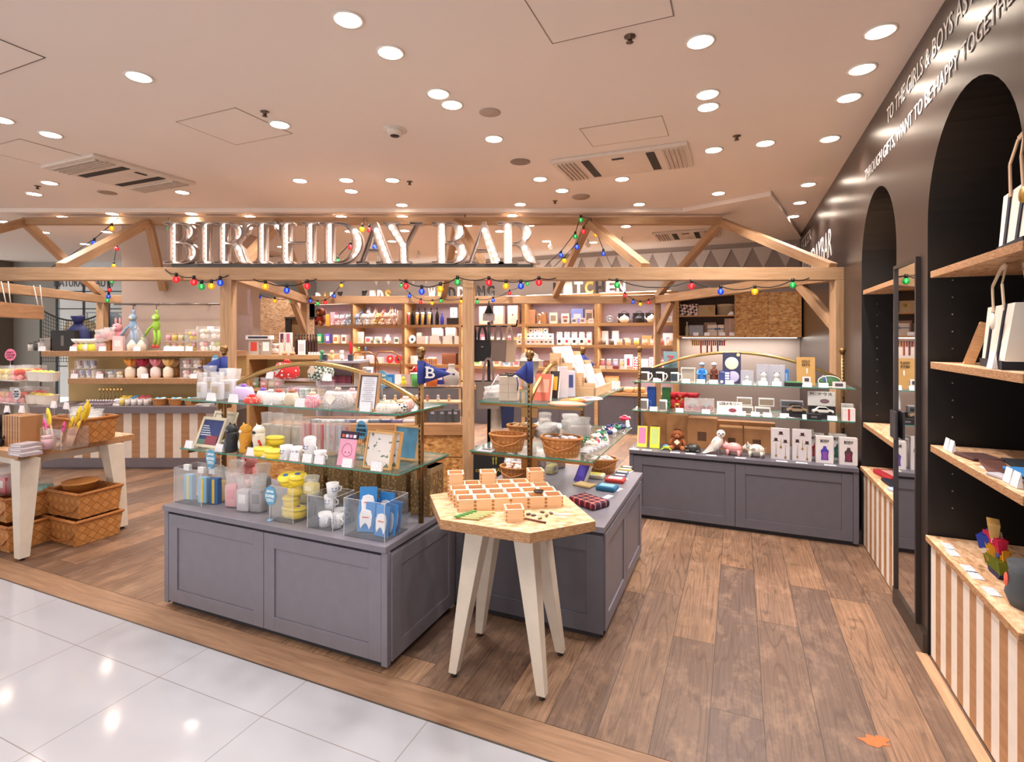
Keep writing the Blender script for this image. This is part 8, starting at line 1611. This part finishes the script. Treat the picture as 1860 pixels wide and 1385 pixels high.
def cs(o, px, z, lb, cat, dy=.14, **k): Y = YS+dy; return put(o, ((px-CX)/F*Y, Y, z), lb, cat, rz=k.pop('rz', 0), **k)
for k, px in enumerate((770, 787, 804, 818, 828)): cs(box(.085, .10, .12, ['#1c1a20', '#2a2a34', '#20242c', '#1c1c22', '#2c2824'][k], face='#a8a4ac', fw=.4, fh=.2, fz=.8), px, .731, f'dark boxed watch, {ordn(k)} from left in the glass showcase', 'box', .16)
for k in range(9): cs(packet(.12, .06, .03, ['#4a5a4a', '#d8d4d0', '#8aa0a8', '#28306a', '#e8e4e0', '#5a6a78', '#1f2a5a', '#6a5a8a', '#c8c0bc'][k], '#e8e0e0'), 575+k*21, .731, f'small flat box, {ordn(k)} from left in the showcase bottom', 'box', .10)
for k in range(14): cs(smallfig(['#e8dcd4', '#d88a7a', '#e8e4e8', '#c8a878', '#d8c8cc'][k % 5], '#5a4a4a', .07), 562+k*19.5, .921, f'tiny figurine, {ordn(k)} from left on the showcase inner shelf', 'figurine', .30, group='tiny figurines in the showcase')
for px, c, n_ in ((758, '#4f9a4a', 'green'), (784, '#e0702a', 'orange')): o = empty('paper_tub'); part('tub', MB(K(c, .5)).lathe([(.055, 0), (.068, .13)], n=20), o); part('lid', MB(K('#dfe8e0' if n_ == 'green' else c, .4)).lathe([(.072, .125), (.072, .135), (.001, .136)], n=20), o); cs(o, px, 1.098, f'{n_} round tub standing on the glass showcase', 'tub', .12)
cs(box(.10, .06, .12, '#2a78b8', face='#6ab0d8'), 707, 1.098, 'blue picture carton behind the certificate frame', 'carton', .14)
r = empty('necklace_bust'); part('bust', MB(K('#b3aba4', .8)).lathe([(.07, 0), (.085, .08), (.075, .13), (.033, .165), (.030, .20), (.036, .22)], n=20, sy=.6), r); cs(r, 820, 1.098, 'grey necklace bust right of the B pennant', 'bust', .22)
cs(box(.12, .06, .17, '#2a2f8a', face='#e8e4ec', fw=.4, fh=.4), 800, 1.098, 'violet blue carton behind the B pennant', 'carton', .3)
for k in range(8): o = empty('hanging_card'); part('card', MB(K(['#efe8ec', '#d8c8c8', '#f2ecee', '#c8a8a0'][k % 4], .5)).box(-.05, .05, 0, .005, 0, .10), o); cs(o, 690+k*16, 1.098, f'small earring card in a row on the showcase, {ordn(k)} from left', 'card', .40, group='earring cards')
mb = MB(K('#e8d42a', .5)); mb.ball((0, 0, .03), .03, 10, q=(1, .8, 1)); mb.ball((0, -.01, .072), .02, 10); cs(part('yellow_duck', mb), 733, 1.098, 'little yellow duck standing on the showcase', 'duck', .2)
# middle gondola with books, bottles and toys
r = empty('display_gondola'); mb = MB(W1); mb.box(0, 1.0, 0, .5, .0, .08); mb.box(0, 1.0, 0, .5, 1.33, 1.38); mb.box(0, 1.0, 0, .5, .95, .985); mb.box(0, .03, 0, .5, .08, 1.33); mb.box(.97, 1.0, 0, .5, .08, 1.33); mb.box(.03, .97, .46, .48, .08, 1.33, K('#c8a468')); part('frame', mb, r); YG = 6.3
put(r, ((448-CX)/F*YG, YG, 0), 'wooden display gondola holding frames and bottles behind the left post', 'shelving', rz=0)
def gd(o, px, lb, cat, dy=.12, dz=0, z=1.381, **k): Y = YG+dy; return put(o, ((px-CX)/F*Y, Y, z+dz), lb, cat, rz=0, **k)
for px, c, f_, lb in ((462, '#b8aca0', '#d8402c', 'grey framed red flower picture on the gondola'), (484, '#a89c90', '#f0eeea', 'grey framed white label picture on the gondola')): gd(box(.125, .03, .18, c, face=f_, fw=.6, fh=.6, fz=.55), px, lb, 'picture frame')
gd(box(.30, .10, .05, '#e8e2e0', face='#2a2a3a', fw=.8, fh=.5), 472, 'white box with black bows lying on the framed pictures', 'box', .14, .185)
for k, (px, f_) in enumerate(((514, '#5a2a4a'), (525, '#c86a8a'))): gd(box(.065, .06, .27, '#efe2d8', face=f_, fw=.6, fh=.4, fz=.75), px, f'tall pale fragrance carton with {["plum","pink"][k]} panel', 'carton')
for k in range(2): o = vase('#d8a884', .05, .035, 0); gd(o, 517+k*14, f'small round fragrance flask, {["left","right"][k]} one on the gondola', 'flask', .02); mb = MB(K('#c89a68')); mb.tube([(0, 0, .045), (-.03, 0, .19)], .003, 5); part('reed', mb, o)
gd(box(.085, .012, .18, '#f2eeec', face='#d8d4d4'), 548, 'blank white sign board standing on the gondola', 'sign', .0)
for k in range(8): gd(bottle('#3a2018', .02, .25, '#1c1412'), 538+k*5.2, f'slim dark brown bottle, {ordn(k)} from left behind the white sign', 'bottle', .22, group='slim dark brown bottles')
for k in range(5): gd(box(.02, .02, .035, '#f2eeec'), 562+k*5, f'tiny white cube, {ordn(k)} from left beside the white sign', 'box', .04, group='tiny white cubes')
for k in range(3): gd(box(.06, .05, .09, ['#d8ccc8', '#c8c0c4', '#dcd4cc'][k]), 512+k*12, f'pale carton stacked behind the fragrance cartons, {ordn(k)} from left', 'carton', .24, .25 if False else .0)
for k, (px, c) in enumerate(((463, '#2a9a5a'), (480, '#d83a4a'), (495, '#b8c83a'), (505, '#d83048'))): gd(filmbag(.10, .08, .12, c, '#f0e0d8'), px, f'{["green","red","lime","crimson"][k]} packet on the lower gondola shelf', 'packet', z=.986)
# grey toy stand
r = empty('toy_stand'); mb = MB(K('#a8a0a8', .5)); mb.box(0, .50, 0, .4, 1.30, 1.325); mb.box(0, .5, 0, .4, 1.02, 1.045); mb.box(0, .5, .38, .4, 0, 1.30, K('#d8b8bc')); mb.box(0, .02, 0, .4, 0, 1.3); mb.box(.48, .5, 0, .4, 0, 1.3, wood('#8a5a34', '#6d4424')); mb.box(.02, .48, 0, .38, 0, .1); part('frame', mb, r); YT = 6.0; put(r, ((574-CX)/F*YT, YT, 0), 'grey display stand of toys left of the copper hoops', 'shelving', rz=0)
def ts(o, px, z, lb, cat, dy=.14): Y = YT+dy; return put(o, ((px-CX)/F*Y, Y, z), lb, cat, rz=0)
for px, c, c2, lb in ((585, '#2f9a6a', '#e86a3a', 'green and orange wooden toy on the grey stand'), (603, '#e8c88a', '#d84a3a', 'yellow and red wooden toy on the grey stand'), (621, '#f0ece4', '#c8a078', 'white kitten toy on the grey stand')): ts(smallfig(c, c2, .12), px, 1.326, lb, 'toy')
ts(box(.05, .05, .07, '#3a3c48'), 590, 1.326, 'dark grey pot left on the grey stand', 'pot', .04); o = box(.05, .05, .07, '#3a3c48'); ts(o, 637, 1.326, 'dark grey pot holding a red feather at the stand edge', 'pot', .04); part('red_feather', MB(K('#c8202a', .7)).ball((0, 0, .15), .03, 10, q=(.7, .3, 2.6)), o)
for k in range(10): ts(box(.035, .08, .10, ['#6a2438', '#7a2c40', '#5a1c30'][k % 3]), 588+k*5.4, 1.046, f'maroon boxed item, {ordn(k)} from left on the grey stand', 'box', .12)
# copper hoop stands
for k, (px, Y) in enumerate(((648, 6.1), (690, 6.3))):
    r = empty('copper_hoop_stand'); mb = MB(K('#a86a3c', .3, .8)); w_ = .30; X = 0
    mb.tube([(0, 0, 0), (0, 0, 1.36), (.03, 0, 1.42), (w_-.10, 0, 1.42), (w_-.03, 0, 1.38), (w_, 0, 1.28), (w_, 0, 0)], .009, 8); part('hoop', mb, r)
    mb = MB(K('#8a6a4a', .5)); mb.box(0, w_, -.12, .12, 1.02, 1.04); mb.box(0, w_, -.12, .12, 0, .03); part('shelf', mb, r); put(r, ((px-8-CX)/F*Y, Y, 0), f'copper hoop stand, {["left","right"][k]} of the pair behind the glass showcase', 'stand', rz=0)
o = box(.14, .05, .20, '#b8aca0'); put(o, ((655-CX)/F*6.1, 6.1, 1.041), 'taupe box on the left copper hoop stand', 'box', rz=0); o = lean(put(box(.12, .006, .24, '#ece8ec', face='#6a6670', fw=.7, fh=.7), ((662-CX)/F*5.95, 5.99, 1.041), 'printed white sheet leaning on the copper stand', 'sheet', rz=0), 30)
for k, (px, c) in enumerate(((640, '#d8d04a'), (652, '#8ac84a'), (664, '#4a8ac8'))): put(smallfig(c, '#e8e4d8', .05), ((px-CX)/F*6.14, 6.14, 1.326) if px < 650 else ((px-CX)/F*6.1, 6.1, 1.432), f'tiny {["yellow","green","blue"][k]} figure on the stand tops near the copper hoops', 'figurine', rz=0)
# partitions behind
mb = MB(K('#a58e88', .6)); mb.box(-.16, .10, 0, .05, 0, 1.90); mb.box(.06, .10, -.01, .06, 1.90, 2.25); o = part('partition_panel', mb); put(o, ((442-CX)/F*7.3, 7.3, 0), 'mauve grey partition panel right of the left post', 'panel', rz=0)
YO = 9.4; r = empty('strand_board_booth'); xa, xb = (447-CX)/F*YO, (560-CX)/F*YO; mb = MB(osb()); W = xb-xa; dx0, dx1 = (518-447)/F*YO, (541-447)/F*YO
mb.box(0, dx0, 0, .05, 0, 2.3); mb.box(dx1+.28, W, 0, .05, 0, 2.3); mb.box(dx0, dx1+.28, 0, .05, 1.93, 2.3); mb.box(dx0, dx1+.28, .04, .05, 0, 1.93, K('#8a6a48')); part('wall_boards', mb, r); part('dark_panel', MB(K('#2c2528')).box(.02, .17, -.03, -.001, 1.55, 2.03), r); mb = MB(K('#2a201c')); mb.box(dx0, dx0+.10, .0, .03, 0, 1.9); mb.box(dx0, dx1+.28, -.01, .01, 1.91, 1.95); part('opening_frame', mb, r)
put(r, (xa, YO, 0), 'strand board booth wall with a dark opening at the back', 'booth', rz=0)
for k, (px, c) in enumerate(((477, '#d8ccd0'), (488, '#c8c0cc'), (497, '#e0d4cc'))): put(ruffbag(.12, .14, c, '#e8dce0'), ((px-CX)/F*6.6, 6.6, 1.381), f'pale tulle wrapped gift, {ordn(k)} from left at the gondola back', 'gift', rz=0)
# bag stand
r = empty('bag_stand'); mb = MB(K('#1a1718', .4, .6)); mb.tube([(0, 0, 0), (0, 0, 1.74)], .016, 8); mb.tube([(-.26, 0, 1.70), (.26, 0, 1.70)], .008, 6); mb.tube([(-.26, 0, 1.18), (.26, 0, 1.18)], .008, 6); mb.tube([(.26, 0, 1.70), (.27, 0, 1.76)], .008, 6); mb.lathe([(.20, 0), (.20, .015), (.02, .02)], n=20); part('pole', mb, r)
part('sign_plate', MB(K('#b8a8a4', .4)).box(-.055, .055, -.02, -.01, 1.75, 1.82), r); part('black_cone', MB(K('#1c191c', .5)).lathe([(.045, 1.82), (.012, 1.90), (.006, 1.94)], n=12), r)
BS = Vector(((888-CX)/F*5.0, 5.0, 0)); put(r, BS, 'black metal stand hung with tote bags right of the centre post', 'stand', rz=0)
for k, (px, z, w_, h_, c, dr, lb, dy) in enumerate(((858, 1.36, .16, .21, '#1c2034', .14, 'navy tote bag, leftmost on the black stand', .06), (876, 1.37, .18, .20, '#19171a', .13, 'black tote bag with tiny pale print', -.04), (905, 1.37, .15, .20, '#6a5850', .13, 'dark taupe tote bag on the black stand', -.04), (925, 1.36, .14, .21, '#a58a72', .13, 'tan tote bag, rightmost of the upper row', -.02), (887, .93, .24, .25, '#75665e', .02+.20, 'large taupe tote bag on the lower bar', -.07), (901, .72, .16, .24, '#c8b8a6', .22, 'beige tote bag hanging low on the stand', .05), (922, .74, .13, .24, '#1c2242', .20, 'navy small tote at the lower right of the stand', .0))):
    Y = 5.0+dy; o = tote(w_, h_, c, None, .05, dr); put(o, ((px-CX)/F*Y, Y, z), lb, 'tote bag', rz=0)
    if k == 1: q = part('tiny_print', text_mesh('ZB', K('#c8b89a'), width=.022, height=.012), o); q.location = (0, -.029, .13)
r = empty('black_fabric_box'); part('box_body', MB(K('#131114', .8)).box(-.19, .19, 0, .28, 0, .60), r); part('lettering', text_mesh('cuisine HABiTS', K('#b8a04a'), width=.30, height=.035), r).location = (-.02, -.003, .435); mb = MB(K('#a8a02e')); 
for x in (-.02, .005): mb.box(x-.004, x+.004, -.002, 0, .50, .55); mb.box(x-.007, x+.007, -.002, 0, .54, .56)
part('cutlery_logo', mb, r); Y = 4.98; put(r, ((900-CX)/F*4.55, 4.55, .0), 'black fabric storage box with cuisine HABiTS lettering', 'box', rz=0); 
# hook wire: paint marks on the floor
mb = MB(K('#d8642c', .6)); c_ = P(1590, 1347, 0); n = 14; mb.add([(.055*(1+.35*sin(i*2.3))*cos(2*pi*i/n), .030*(1+.4*sin(i*3.1+1))*sin(2*pi*i/n), .0012) for i in range(n)], [tuple(range(n))]); o = part('paint_mark', mb); put(o, c_, 'orange paint splash on the plank floor at lower right', 'paint mark', z=.0, rz=0)
